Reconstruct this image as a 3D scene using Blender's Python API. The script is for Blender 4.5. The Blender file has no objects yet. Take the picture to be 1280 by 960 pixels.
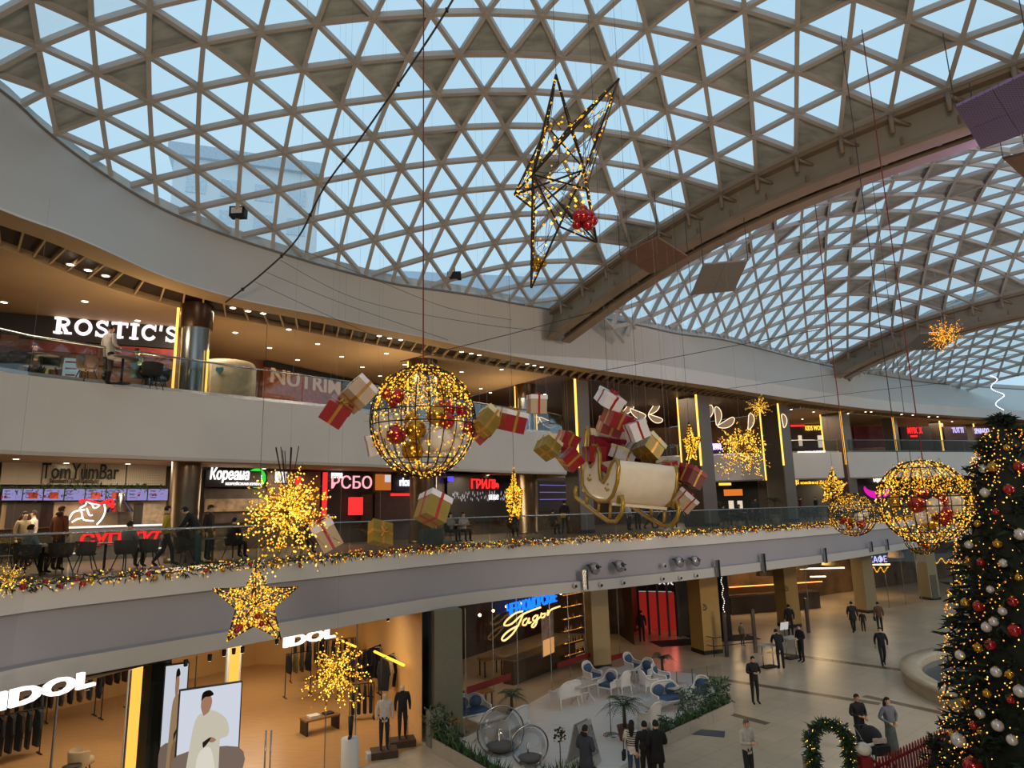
import bpy, bmesh, math, random
from math import *
from mathutils import Vector, Matrix, Euler
random.seed(7)
SC = bpy.context.scene
COL = SC.collection
# ------------------------------------------------------------------ camera
F_PX, HZ, ROLL, EYE = 820.0, 636.0, 1.43, 7.8
_t = atan((HZ-480)/F_PX); _r = radians(ROLL)
FW = Vector((0, cos(_t), sin(_t))); _u0 = Vector((0, -sin(_t), cos(_t))); _r0 = Vector((1, 0, 0))
RT = _r0*cos(_r)-_u0*sin(_r); UP = _u0*cos(_r)+_r0*sin(_r)
CAM = Vector((0, 0, EYE))
cd = bpy.data.cameras.new('camera'); cam = bpy.data.objects.new('camera', cd); COL.objects.link(cam)
cd.sensor_width = 36.0; cd.lens = F_PX*36.0/1280.0; cd.clip_end = 500; cd.clip_start = 0.05
cam.matrix_world = Matrix((( RT.x, UP.x, -FW.x, CAM.x), (RT.y, UP.y, -FW.y, CAM.y), (RT.z, UP.z, -FW.z, CAM.z), (0, 0, 0, 1)))
SC.camera = cam
# ------------------------------------------------------------------ sky, exposure
W = bpy.data.worlds.new('overcast_sky'); SC.world = W; W.use_nodes = True
nt = W.node_tree; bg = nt.nodes['Background']
tc = nt.nodes.new('ShaderNodeTexCoord'); mp = nt.nodes.new('ShaderNodeMapping'); mp.inputs['Scale'].default_value = (1, 1, 2.5)
nz = nt.nodes.new('ShaderNodeTexNoise'); nz.inputs['Scale'].default_value = 1.6; nz.inputs['Detail'].default_value = 3
cr = nt.nodes.new('ShaderNodeValToRGB')
cr.color_ramp.elements[0].position = .35; cr.color_ramp.elements[0].color = (.46, .70, .88, 1)
cr.color_ramp.elements[1].position = .68; cr.color_ramp.elements[1].color = (.53, .76, .91, 1)
nt.links.new(tc.outputs['Generated'], mp.inputs[0]); nt.links.new(mp.outputs[0], nz.inputs[0])
nt.links.new(nz.outputs[0], cr.inputs[0]); nt.links.new(cr.outputs[0], bg.inputs[0]); bg.inputs[1].default_value = 1.0
SC.view_settings.view_transform = 'Standard'; SC.view_settings.look = 'None'
SC.view_settings.gamma = 1; SC.view_settings.use_curve_mapping = False
SC.view_settings.exposure = 0.0
SC.cycles.max_bounces = 6; SC.cycles.diffuse_bounces = 3; SC.cycles.glossy_bounces = 3
SC.cycles.transmission_bounces = 3; SC.cycles.transparent_max_bounces = 12
SC.cycles.caustics_reflective = False; SC.cycles.caustics_refractive = False
SC.cycles.sample_clamp_indirect = 3.0
# ------------------------------------------------------------------ pixel helpers (frame 1280x960)
def ray(px, py): return FW + RT*((px-640)/F_PX) - UP*((py-480)/F_PX)
def onz(px, py, z): d = ray(px, py); return CAM + d*((z-CAM.z)/d.z)
def at(px, py, depth): return CAM + ray(px, py)*depth            # depth along the view axis
def onwall(A, B, px, py):
    d = ray(px, py); n = Vector((-(B[1]-A[1]), B[0]-A[0], 0))
    return CAM + d*(((A[0]-CAM.x)*n.x+(A[1]-CAM.y)*n.y)/(d.x*n.x+d.y*n.y))
def pj(P):
    d = Vector(P)-CAM; z = d.dot(FW); return (640+F_PX*d.dot(RT)/z, 480-F_PX*d.dot(UP)/z, z)
# ------------------------------------------------------------------ materials
def lin(c):
    if isinstance(c, str):
        c = [int(c[i:i+2], 16)/255 for i in (0, 2, 4)]
        c = [v/12.92 if v <= .04045 else ((v+.055)/1.055)**2.4 for v in c]
    return (c[0], c[1], c[2], 1)
MATS = {}
def mat(name, col='808080', rough=.5, metal=0, var=.12, scale=6, bump=0, spec=.5, stretch=None, coat=0):
    if name in MATS: return MATS[name]
    m = bpy.data.materials.new(name); m.use_nodes = True; n = m.node_tree; b = n.nodes['Principled BSDF']
    c = lin(col); tcn = n.nodes.new('ShaderNodeTexCoord'); ns = n.nodes.new('ShaderNodeTexNoise')
    ns.inputs['Scale'].default_value = scale; ns.inputs['Detail'].default_value = 4
    if stretch:
        mpn = n.nodes.new('ShaderNodeMapping'); mpn.inputs['Scale'].default_value = stretch
        n.links.new(tcn.outputs['Object'], mpn.inputs[0]); n.links.new(mpn.outputs[0], ns.inputs[0])
    else: n.links.new(tcn.outputs['Object'], ns.inputs[0])
    r = n.nodes.new('ShaderNodeValToRGB')
    r.color_ramp.elements[0].position = .3; r.color_ramp.elements[1].position = .7
    r.color_ramp.elements[0].color = tuple(v*(1-var) for v in c[:3])+(1,)
    r.color_ramp.elements[1].color = tuple(min(1, v*(1+var)) for v in c[:3])+(1,)
    n.links.new(ns.outputs[0], r.inputs[0]); n.links.new(r.outputs[0], b.inputs['Base Color'])
    b.inputs['Roughness'].default_value = rough; b.inputs['Metallic'].default_value = metal
    b.inputs['Specular IOR Level'].default_value = spec; b.inputs['Coat Weight'].default_value = coat
    if bump:
        bp = n.nodes.new('ShaderNodeBump'); bp.inputs['Strength'].default_value = bump; bp.inputs['Distance'].default_value = .02
        n.links.new(ns.outputs[0], bp.inputs['Height']); n.links.new(bp.outputs[0], b.inputs['Normal'])
    MATS[name] = m; return m
def emat(name, col='FFFFFF', s=1.0, sample=True):
    if name in MATS: return MATS[name]
    m = bpy.data.materials.new(name); m.use_nodes = True; n = m.node_tree
    n.nodes.remove(n.nodes['Principled BSDF']); e = n.nodes.new('ShaderNodeEmission')
    e.inputs[0].default_value = lin(col); e.inputs[1].default_value = s
    n.links.new(e.outputs[0], n.nodes['Material Output'].inputs[0])
    if not sample: m.cycles.emission_sampling = 'NONE'
    MATS[name] = m; return m
def gmat(name, tint=(1, 1, 1), refl=.1, rough=.02):
    """thin clear glass: transparent plus a fresnel-weighted mirror coat"""
    if name in MATS: return MATS[name]
    m = bpy.data.materials.new(name); m.use_nodes = True; n = m.node_tree
    n.nodes.remove(n.nodes['Principled BSDF']); t = n.nodes.new('ShaderNodeBsdfTransparent'); t.inputs[0].default_value = (*tint, 1)
    g = n.nodes.new('ShaderNodeBsdfGlossy'); g.inputs['Roughness'].default_value = rough
    lw = n.nodes.new('ShaderNodeLayerWeight'); lw.inputs[0].default_value = .25
    mu = n.nodes.new('ShaderNodeMath'); mu.operation = 'MULTIPLY_ADD'; mu.inputs[1].default_value = refl*4; mu.inputs[2].default_value = refl*.4
    mu.use_clamp = True
    mx = n.nodes.new('ShaderNodeMixShader'); n.links.new(lw.outputs['Fresnel'], mu.inputs[0]); n.links.new(mu.outputs[0], mx.inputs[0])
    n.links.new(t.outputs[0], mx.inputs[1]); n.links.new(g.outputs[0], mx.inputs[2]); n.links.new(mx.outputs[0], n.nodes['Material Output'].inputs[0])
    MATS[name] = m; return m
# ------------------------------------------------------------------ mesh building
class MB:
    def __init__(s): s.v = []; s.f = []; s.m = []; s.mats = []; s.smooth = []
    def mi(s, m):
        if m not in s.mats: s.mats.append(m)
        return s.mats.index(m)
    def add(s, vs, fs, m=None, sm=False):
        o = len(s.v); s.v += [tuple(v) for v in vs]; k = s.mi(m)
        for f in fs: s.f.append(tuple(i+o for i in f)); s.m.append(k); s.smooth.append(sm)
        return s
    def box(s, c, d, m=None, R=None):
        x, y, z = d[0]/2, d[1]/2, d[2]/2; c = Vector(c)
        vs = [Vector(p) for p in ((-x,-y,-z),(x,-y,-z),(x,y,-z),(-x,y,-z),(-x,-y,z),(x,-y,z),(x,y,z),(-x,y,z))]
        if R is not None: vs = [R @ v for v in vs]
        return s.add([v+c for v in vs], [(0,3,2,1),(4,5,6,7),(0,1,5,4),(1,2,6,5),(2,3,7,6),(3,0,4,7)], m)
    def tube(s, pts, r, n=6, m=None, closed=False, caps=True):
        P = [Vector(p) for p in pts]; N = len(P); vs = []; fs = []
        rr = r if isinstance(r, (list, tuple)) else [r]*N
        prev = None
        for i, p in enumerate(P):
            if closed: t = (P[(i+1) % N]-P[i-1])
            else: t = P[min(i+1, N-1)]-P[max(i-1, 0)]
            t = t.normalized() if t.length > 1e-9 else Vector((0, 0, 1))
            if prev is None:
                a = Vector((0, 0, 1)) if abs(t.z) < .9 else Vector((1, 0, 0)); x = t.cross(a).normalized()
            else: x = (prev - t*prev.dot(t)).normalized() if (prev - t*prev.dot(t)).length > 1e-6 else t.orthogonal().normalized()
            prev = x; y = t.cross(x)
            for k in range(n):
                a = 2*pi*k/n; vs.append(p+(x*cos(a)+y*sin(a))*rr[i])
        for i in range(N if closed else N-1):
            j = (i+1) % N
            for k in range(n): fs.append((i*n+k, i*n+(k+1) % n, j*n+(k+1) % n, j*n+k))
        if caps and not closed: fs.append(tuple(range(n))[::-1]); fs.append(tuple((N-1)*n+k for k in range(n)))
        return s.add(vs, fs, m, n > 4)
    def lathe(s, prof, n=16, m=None, c=(0, 0, 0), sm=True, a0=0, a1=2*pi):
        vs = []; fs = []; full = abs(a1-a0-2*pi) < 1e-6; nn = n if full else n+1
        for (r, z) in prof:
            for k in range(nn):
                a = a0+(a1-a0)*k/n; vs.append((c[0]+r*cos(a), c[1]+r*sin(a), c[2]+z))
        for i in range(len(prof)-1):
            for k in range(n):
                k2 = (k+1) % nn; fs.append((i*nn+k, i*nn+k2, (i+1)*nn+k2, (i+1)*nn+k))
        return s.add(vs, fs, m, sm)
    def ball(s, c, r, m=None, n=8, k=5, sc=(1, 1, 1)):
        pr = []
        for i in range(k+1): a = -pi/2+pi*i/k; pr.append((max(cos(a), 1e-4), sin(a)))
        vs = []; fs = []
        for (q, z) in pr:
            for j in range(n): a = 2*pi*j/n; vs.append((c[0]+r*q*cos(a)*sc[0], c[1]+r*q*sin(a)*sc[1], c[2]+r*z*sc[2]))
        for i in range(k):
            for j in range(n): fs.append((i*n+j, i*n+(j+1) % n, (i+1)*n+(j+1) % n, (i+1)*n+j))
        return s.add(vs, fs, m, True)
    def octa(s, c, r, m=None):
        c = Vector(c)
        return s.add([c+Vector(v)*r for v in ((1,0,0),(-1,0,0),(0,1,0),(0,-1,0),(0,0,1),(0,0,-1))],
                     [(0,2,4),(2,1,4),(1,3,4),(3,0,4),(2,0,5),(1,2,5),(3,1,5),(0,3,5)], m)
    def prism(s, poly, h, m=None, M=None, z0=0):
        n = len(poly); vs = [Vector((p[0], p[1], z0)) for p in poly]+[Vector((p[0], p[1], z0+h)) for p in poly]
        if M is not None: vs = [M @ v for v in vs]
        fs = [tuple(range(n))[::-1], tuple(range(n, 2*n))]+[(i, (i+1) % n, n+(i+1) % n, n+i) for i in range(n)]
        return s.add(vs, fs, m)
    def strip(s, A, B, m=None, sm=False):     # ruled surface between two point rows
        n = len(A); return s.add(list(A)+list(B), [(i, i+1, n+i+1, n+i) for i in range(n-1)], m, sm)
    def mesh(s, name):
        me = bpy.data.meshes.new(name); me.from_pydata([tuple(v) for v in s.v], [], s.f)
        for m in s.mats:
            if m is not None: me.materials.append(m)
        me.polygons.foreach_set('material_index', s.m if any(x is not None for x in s.mats) else [0]*len(s.m))
        me.polygons.foreach_set('use_smooth', s.smooth); me.update(); return me
    def obj(s, name, parent=None, loc=None, rot=None):
        return link(name, s.mesh(name), parent, loc, rot)
def link(name, me, parent=None, loc=None, rot=None):
    o = bpy.data.objects.new(name, me); COL.objects.link(o)
    if parent is not None: o.parent = parent
    if loc is not None: o.location = loc
    if rot is not None: o.rotation_euler = rot
    return o
def tag(o, label=None, cat=None, group=None, kind=None):
    if label: o['label'] = label
    if cat: o['category'] = cat
    if group: o['group'] = group
    if kind: o['kind'] = kind
    return o
def thing(name, label, cat, loc=(0, 0, 0), rot=(0, 0, 0), group=None):
    if not isinstance(rot, (tuple, list, Euler)): rot = (0, 0, rot)
    o = bpy.data.objects.new(name, None); COL.objects.link(o); o.location = loc; o.rotation_euler = rot
    o.empty_display_size = .2
    return tag(o, label, cat, group)
def copy_tree(o, parent=None):
    c = o.copy(); COL.objects.link(c)
    c.parent = parent
    if parent is not None: c.matrix_parent_inverse = o.matrix_parent_inverse
    for ch in list(o.children): copy_tree(ch, c)
    return c
def polyline_interp(P, n):     # catmull-rom resample of 2D/3D points
    P = [Vector(p) for p in P]; out = []
    for i in range(len(P)-1):
        a, b, c, d = P[max(i-1, 0)], P[i], P[i+1], P[min(i+2, len(P)-1)]
        for k in range(n):
            t = k/n; out.append(.5*((2*b)+(c-a)*t+(2*a-5*b+4*c-d)*t*t+(3*b-a-3*c+d)*t**3))
    out.append(P[-1]); return out
M_WHITE = mat('white_plaster', 'C9C7C3', .6, var=.03, scale=.6)
M_FASC = mat('fascia_paint', 'B9B6B1', .55, var=.03, scale=.5)
M_GREYP = mat('grey_cladding', '8B8B8F', .45, var=.04, scale=.5)
M_SLATE = mat('slate_cladding', '5D5B5E', .5, var=.04, scale=.5)
M_TAN = mat('tan_ceiling_paint', 'AE9370', .7, var=.05, scale=.7)
M_BRONZE = mat('bronze_cladding', '8A7248', .35, var=.08, scale=1, spec=.5)
M_COL = mat('column_panel', '9A9184', .4, var=.05, scale=1)
M_STEEL = mat('brushed_steel', 'A8A8A6', .25, 1, var=.08, scale=3, stretch=(1, 1, 12))
M_DARK = mat('dark_trim', '1C1A19', .5)
M_BLACK = mat('black_matte', '0B0B0C', .6)
M_BROWN = mat('dark_brown_panel', '2A1C14', .6, var=.2)
M_BEAM = mat('roof_steel_paint', 'ADA8A2', .45, var=.06, scale=2)
M_ARCH = mat('arch_steel_paint', '8D7B69', .5, var=.08, scale=1.5)
M_INFILL = mat('opaque_infill_panel', '9CA29E', .6, var=.3, scale=1.2, stretch=(1, 3, 1))
M_GLASS = gmat('roof_glass', (.97, .99, 1), .05)
M_RGLASS = gmat('railing_glass', (.80, .84, .84), .14)
M_SGLASS = gmat('shopfront_glass', (.93, .94, .93), .07)
M_WIREG = mat('grey_hanging_wire', '7E7B78', .5)
M_CABLE = mat('dark_cable', '35302C', .6)
M_REDC = mat('red_cord', '7A2A26', .7)
M_GOLDL = emat('warm_fairy_light', 'FFB020', 1.5, False)
M_GOLDL2 = emat('bright_fairy_light', 'FFC84A', 2.6, False)
M_WIRE = mat('gold_wire', '8A6A30', .4, .8)
M_WIRED = mat('dark_wire', '2E2418', .5, .5)
M_LED = emat('led_strip', 'FFBE52', 2.4, False)
M_DOWN = emat('downlight_lens', 'FFF0D0', 9.0, False)
# added warm fill lights, out of view behind and beside the camera
def area(name, loc, target, size, power, col=(1, .80, .62), sy=None):
    L = bpy.data.lights.new(name, 'AREA'); L.shape = 'RECTANGLE'; L.size = size; L.size_y = sy or size; L.energy = power; L.color = col
    o = bpy.data.objects.new(name, L); COL.objects.link(o); o.location = loc
    o.rotation_euler = (Vector(target)-Vector(loc)).to_track_quat('-Z', 'Y').to_euler(); return o
area('fill_light', (0, -3.5, 13), (0, 25, 17), 5, 1150, sy=2)
area('fill_light', (22, 12, 13), (14, 42, 15), 5, 1400, sy=2)
area('fill_light', (44, 26, 13), (36, 60, 14), 5, 1150, sy=2)
area('fill_light', (3, -2.5, 3.2), (2, 30, 2), 5, 420, sy=1.2)
area('purple_wash', (14.5, 16, 15.6), (21, 30, 21), 1.5, 260, (.42, .30, 1))
area('fill_light', (24, 12, 3.2), (14, 40, 2), 5, 800, sy=1.2)
Q1 = [1.42282, 0.08675, -0.41961, 16.20456, -0.24807, -0.07227, 0.15523, -1.17179, -0.10212, 0.12354, 0.18421, 0.64017, 0.47312, -0.19681, 0.12703, 0.03729, -0.50007, 0.10042, 0.18223, 0.14955, 0.5891, 0.01726, -0.14336, -0.42784, 0.01887, 0.16951, 0.45289, 0.04586, 19.8015, -2.9674, -0.96794, -0.02466, -0.0991, 0.31064, 0.78296, 1.19624, 1.12041, 0.34055, 0.17882, -1.52164, -0.07191, -0.44541, -0.4925, -0.4611, -0.10868, -0.03082, 0.16283, 0.1163, 0.09311]
Q2 = [1.47576, 0.1354, 18.89378, 31.13038, 0.12048, -0.0507, -0.16713, -0.13682, 0.29791, 0.18978, -0.0141, -0.12325, -0.03416, 0.16644, -0.12712, -0.88263, 0.01442, 0.74718, 21.09363, -1.87445, -0.88884, 0.31935, 0.00106, 1.58912, -0.52422, 0.12206, -0.10166, -2.33457, -0.36853, -0.24787, -0.2428, -0.12647, 0.22752]
# ------------------------------------------------------------------ roof: three shallow triangulated glass shells between steel arches
ROOF = bpy.data.objects  # alias
def _S(q, dex, zex, U, V, r, u):
    nd = len(dex); a, phi, x0, y0 = q[:4]
    dX = sum(k*U**i*V**j for k, (i, j) in zip(q[4:4+nd], dex)); dY = sum(k*U**i*V**j for k, (i, j) in zip(q[4+nd:4+2*nd], dex))
    X0 = u*a/2+dX; Y0 = r*a*.866+dY
    return Vector((x0+X0*cos(phi)-Y0*sin(phi), y0+X0*sin(phi)+Y0*cos(phi), sum(k*U**i*V**j for k, (i, j) in zip(q[4+2*nd:], zex))))
D1 = [(i, j) for i in range(5) for j in range(5-i) if 2 <= i+j <= 4]; Z1 = [(i, j) for i in range(6) for j in range(6-i)]
D2 = [(i, j) for i in range(4) for j in range(4-i) if 2 <= i+j <= 3]; Z2 = [(i, j) for i in range(5) for j in range(5-i)]
def bay1(r, u):
    uc = max(-19, min(u, 20)); rc = max(r, -2)
    P = _S(Q1, D1, Z1, uc/12., (rc-4)/6., rc, uc)
    if rc != r:
        k = rc-r; P = P + Vector((.16*k, -1.27*k, -.012*k*k-.03*k))
    if uc != u: P = P+Vector(((u-uc)*.72, 0, -abs(u-uc)*.12))
    return P
def bay2(r, c):
    rc = max(-4, min(r, 11)); cc = max(-13, min(c, 6))
    P = _S(Q2, D2, Z2, (cc+2)/6., (rc-2)/5., rc, rc+2*cc)
    s = 1.12-.01*(cc+2); P = CAM+(P-CAM)*s
    if rc != r: k = r-rc; P = P+Vector((-.5*k, 1.3*k, -.05*abs(k)))
    if cc != c: P = P+Vector((1.5*(c-cc), .15*(c-cc), -.1*abs(c-cc)))
    return P
HALL = Vector((.767, .642, 0)); NRM = Vector((.642, -.767, 0))
# top rim of the white roof fascia (plan point where the shell dies into it) and its lower rim
FTOP = [(-13.4, 6, 18.9), (-13.6, 11, 18.8), (-12.86, 14.97, 18.57), (-12.79, 16.34, 18.4), (-12.45, 17.53, 18.13), (-11.87, 18.59, 17.81), (-11.12, 19.52, 17.48), (-10.21, 20.35, 17.23),
        (-9.21, 21.16, 17.03), (-8.12, 21.99, 16.88), (-6.96, 22.89, 16.74), (-5.71, 23.84, 16.65), (-4.36, 24.89, 16.6), (-2.88, 25.9, 16.68), (-1.29, 27.1, 16.78), (.45, 28.58, 16.85), (2.38, 30.18, 16.99), (3, 30.65, 17.03)]
def bay2rim(px, py, P): k = 1.0; return P
_R2 = [(5.7, 27.96, 15.56), (8.43, 31.7, 16.09), (11.59, 35.34, 16.71), (15.24, 39.15, 17.01), (19.2, 42.69, 17.06), (22.24, 44.64, 16.91), (23.62, 45.22, 16.72)]
_C2 = [-10.7, -9.2, -7.4, -5.6, -3.5, -1.8, -1]
FT2 = [tuple(CAM+(Vector(p)-CAM)*(1.12-.01*(c+2))) for p, c in zip(_R2, _C2)]
FT3 = [tuple(at(px, py, d)) for px, py, d in ((1100, 470, 56), (1160, 479, 61), (1220, 484, 66), (1290, 488, 71), (1400, 494, 82))]
FTOP = FTOP+FT2+FT3
FBOT = [(-12, 5, 14.8), (-12.3, 10, 14.8)]+[tuple(onz(x, y, 14.8)) for x, y in ((0, 264), (60, 283), (112, 304), (200, 345), (281, 371), (340, 383), (400, 394), (465, 409), (530, 422), (615, 441), (700, 455), (790, 469), (880, 481), (960, 494), (1036, 505), (1110, 514), (1192, 520), (1290, 525))]
# joints seen near the frame's left side keep the fascia a little outside of it
def seg_side(P, curve):
    """signed plan distance to the nearest segment of a curve, positive on the atrium side, and that segment's direction"""
    best = None
    for a, b in zip(curve[:-1], curve[1:]):
        ax, ay, bx, by = a[0], a[1], b[0], b[1]; dx, dy = bx-ax, by-ay; L = hypot(dx, dy)
        t = max(0, min(1, ((P[0]-ax)*dx+(P[1]-ay)*dy)/(L*L))); qx, qy = ax+dx*t, ay+dy*t
        d = hypot(P[0]-qx, P[1]-qy)
        if best is None or d < best[0]: best = (d, (dy*(P[0]-ax)-dx*(P[1]-ay))/L, (ax, ay), (dx/L, dy/L))
    return best[1], best[2], best[3]
def clip_half(poly, A, D):   # keep the part right of A + t D (atrium side)
    def sd(P): return D[1]*(P.x-A[0])-D[0]*(P.y-A[1])
    out = []
    for i in range(len(poly)):
        a, b = poly[i], poly[(i+1) % len(poly)]; sa, sb = sd(a), sd(b)
        if sa >= 0: out.append(a)
        if (sa >= 0) != (sb >= 0): out.append(a+(b-a)*(sa/(sa-sb)))
    return out
DARK1 = [(87,7),(20,28),(30,87),(87,140),(210,37),(165,95),(295,65),(367,55),(427,10),(505,43),(537,4),(605,4),(417,100),(480,95),(542,92),(605,50),(575,135),(552,180),(630,180),(672,47),(740,57),(817,12),(887,20),(860,75),(905,100),(750,102),(810,117),(630,132),(722,140),(760,182),(812,190),(875,175),(912,147),(670,210),(750,225),(825,227),(910,215),(957,35),(1030,10),(1112,7),(1215,32),(1035,85),(1157,52),(922,147),(957,192),(1012,167),(1075,140),(712,252),(737,315),(786,257),(874,245),(920,220),(794,291),(766,285),(959,204)]
DARK2 = [(1060,257),(1066,237),(1085,258),(1113,243),(1118,257),(1150,228),(1163,212),(1143,275),(1175,275),(1198,238),(1225,220),(1178,243),(1212,242),(1247,275),(1110,277),(1074,290),(1148,302),(1147,324),(1068,338),(1118,340),(1142,350),(1185,333),(1168,348),(1215,305),(1220,340),(1245,362),(1172,378),(1270,350),(1140,393),(1108,385),(1078,362),(1080,384),(1103,315),(1050,320),(1042,358),(1255,300),(990,257),(1025,265),(990,310),(1025,305),(985,290),(960,262),(965,285),(935,313),(1008,247),(1068,350)]
def rimcut(nodeA, nodeB, curve):   # shorten an edge that runs past the rim
    sa, A0, D0 = seg_side(nodeA, curve); sb, A1, D1_ = seg_side(nodeB, curve)
    sa -= .10; sb -= .10
    if sa < 0 and sb < 0: return None
    if sa >= 0 and sb >= 0: return nodeA, nodeB
    t = sa/(sa-sb); P = nodeA+(nodeB-nodeA)*t
    return (nodeA, P) if sa >= 0 else (P, nodeB)
def beam_mb(A, B, N, mb=None, w=.08, h=.2, fl=.13):
    mb = mb or MB(); t = (B-A); L = t.length; t.normalize(); n = (N-t*N.dot(t)).normalized(); s = t.cross(n)
    def ring(P): return [P+s*x+n*y for x, y in ((-w/2, h), (w/2, h), (w/2, .03), (fl/2, .03), (fl/2, 0), (-fl/2, 0), (-fl/2, .03), (-w/2, .03))]
    a, b = ring(A), ring(B)
    mb.add(a+b, [(i, (i+1) % 8, 8+(i+1) % 8, 8+i) for i in range(8)], M_BEAM); return mb
def build_bay(nodes, tris_dirs, curve, dark, parent, cut_planes=(), single=False, wk=1.0, lo=-1e9):
    """nodes: dict (i,j)->Vector ; tris_dirs: neighbours e1,e2 as index steps"""
    e1, e2, e3 = tris_dirs
    cen = sum(nodes.values(), Vector())/len(nodes); below = Vector((cen.x, cen.y, -25))
    edges = []; tris = []
    for k, P in nodes.items():
        for e in (e1, e2, e3):
            k2 = (k[0]+e[0], k[1]+e[1])
            if k2 in nodes: edges.append((k, k2))
        a = (k[0]+e1[0], k[1]+e1[1]); b = (k[0]+e2[0], k[1]+e2[1]); c = (k[0]+e3[0], k[1]+e3[1])
        if a in nodes and b in nodes: tris.append((k, a, b))
        if b in nodes and c in nodes: tris.append((k, b, c))
    def vis(P):
        x, y, z = pj(P); return z > 0 and -30 < x < 1310 and -30 < y < 990, z
    T = []
    for t in tris:
        poly = [nodes[i] for i in t]; L = max((poly[0]-poly[1]).length, (poly[1]-poly[2]).length)
        if L > 3.2: continue
        ctr = sum(poly, Vector())/3
        s, A, D = seg_side(ctr, curve)
        if s < 2.5: poly = clip_half(poly, A, D)
        for (A2, D2_) in cut_planes:
            if len(poly) > 2: poly = clip_half(poly, A2, D2_)
        if len(poly) < 3: continue
        c2 = sum(poly, Vector())/len(poly); x, y, z = pj(c2)
        area = sum(((poly[i]-poly[0]).cross(poly[i+1]-poly[0])).length/2 for i in range(1, len(poly)-1))
        if area < .03: continue
        v = z > 0 and -25 < x < 1305 and -25 < y < 900
        T.append((v, area/max(z, 1)**2 if v else 0, poly, (x, y), z))
    for d in dark:    # opaque infill panels, found by where they sit in the grid
        best = min((t for t in T if t[0]), key=lambda t: (t[3][0]-d[0])**2+(t[3][1]-d[1])**2, default=None)
        if best is not None and hypot(best[3][0]-d[0], best[3][1]-d[1]) < 16: darkset.add(id(best[2]))
    for t in T:
        if not t[0] and random.random() < .25: darkset.add(id(t[2]))
    T.sort(key=lambda t: -t[1]); st = MB(); sti = MB(); cnt = [0, 0]
    for (v, sz, poly, xy, z) in T:
        opq = id(poly) in darkset; c2 = sum(poly, Vector())/len(poly); N = (c2-below).normalized()
        if opq: pts = [p+N*.0 for p in poly]; th = .05
        else: pts = poly; th = .02
        m = M_INFILL if opq else M_GLASS
        n = len(pts)
        if opq:
            pp = [p+N*.16*wk for p in pts]+[p+N*.20*wk for p in pts]
            fs = [tuple(range(n)), tuple(range(n, 2*n))[::-1]]+[(i, n+i, n+(i+1) % n, (i+1) % n) for i in range(n)]
        else: pp = [p+N*.22*wk for p in pts]; fs = [tuple(range(n))]
        if single or not v or cnt[opq] >= 300: (sti if opq else st).add(pp, fs, m)
        else: MB().add(pp, fs, m).obj('infill_panel' if opq else 'pane', parent); cnt[opq] += 1
    E = []
    for a, b in edges:
        A, B = nodes[a], nodes[b]
        if (A-B).length > 3.2: continue
        for (A2, D2_) in cut_planes:
            sdA = D2_[1]*(A.x-A2[0])-D2_[0]*(A.y-A2[1]); sdB = D2_[1]*(B.x-A2[0])-D2_[0]*(B.y-A2[1])
            if sdA < 0 and sdB < 0: A = None; break
            if sdA < 0: A = A+(B-A)*(sdA/(sdA-sdB))
            elif sdB < 0: B = A+(B-A)*(sdA/(sdA-sdB))
        if A is None: continue
        r_ = rimcut(A, B, curve)
        if r_ is None or (r_[0]-r_[1]).length < .1: continue
        A, B = r_; x, y, z = pj((A+B)/2); v = z > 0 and -25 < x < 1305 and -25 < y < 900
        E.append(((A-B).length/max(z, 1) if v else 0, A, B))
    E.sort(key=lambda e: -e[0]); bs = MB()
    for i, (sz, A, B) in enumerate(E):
        N = ((A+B)/2-below).normalized()
        if single or sz <= 0 or i >= 300: beam_mb(A, B, N, bs, .075*wk, .2*wk, .125*wk)
        else: beam_mb(A, B, N, None, .075*wk, .2*wk, .125*wk).obj('beam', parent)
    if bs.v: tag(bs.obj('beam_lattice', parent), kind='stuff')
    if st.v: tag(st.obj('glazing', parent), kind='stuff')
    if sti.v: tag(sti.obj('infill_panels', parent), kind='stuff')
    hb = MB()
    for k, P in nodes.items():
        s, A, D = seg_side(P, curve)
        if s < .1: continue
        if any(D2_[1]*(P.x-A2[0])-D2_[0]*(P.y-A2[1]) < .1 for A2, D2_ in cut_planes): continue
        N = (P-below).normalized(); q = N.to_track_quat('Z', 'Y').to_matrix()
        hb.prism([(.10*wk*cos(i*pi/3), .10*wk*sin(i*pi/3)) for i in range(6)], .035, M_BEAM, Matrix.Translation(P-N*.025*wk) @ q.to_4x4())
    tag(hb.obj('node_plates', parent), kind='stuff')
darkset = set()
def roof_parent(name, label):
    o = bpy.data.objects.new(name, None); COL.objects.link(o); o['kind'] = 'structure'; o['label'] = label; return o
c1 = roof_parent('ceiling', 'nearer domed roof of triangular glass panes and grey beams')
N1 = {}
for r in range(-13, 13):
    for u in range(-26, 30):
        if (r+u) % 2 == 0 and r+u <= 16: N1[(r, u)] = bay1(r, u)
build_bay(N1, ((0, 2), (1, 1), (1, -1)), FTOP[:18]+[(4.2, 31.8, 17)], DARK1, c1)
c2 = roof_parent('ceiling', 'second domed glass roof beyond the broad steel arch')
N2 = {}
for r in range(-8, 13):
    for c in range(-14, 12):
        if r+c <= 8 and c >= -12 and (c > -10 or r > -1): N2[(r, c)] = bay2(r, c)
A1a, A1b = bay1(11, 5), bay1(-3, 19); d_ = (A1b-A1a); d_.z = 0; d_.normalize()
cutA = ((A1a.x+HALL.x*1.7, A1a.y+HALL.y*1.7), (-d_.x, -d_.y))
FRIM2 = [FTOP[17]]+FT2+FT3
build_bay(N2, ((0, 1), (1, 0), (1, -1)), FRIM2, DARK2, c2, (cutA,), wk=1.12)
c3 = roof_parent('ceiling', 'third glass roof seen low behind the second arch at right')
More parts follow.
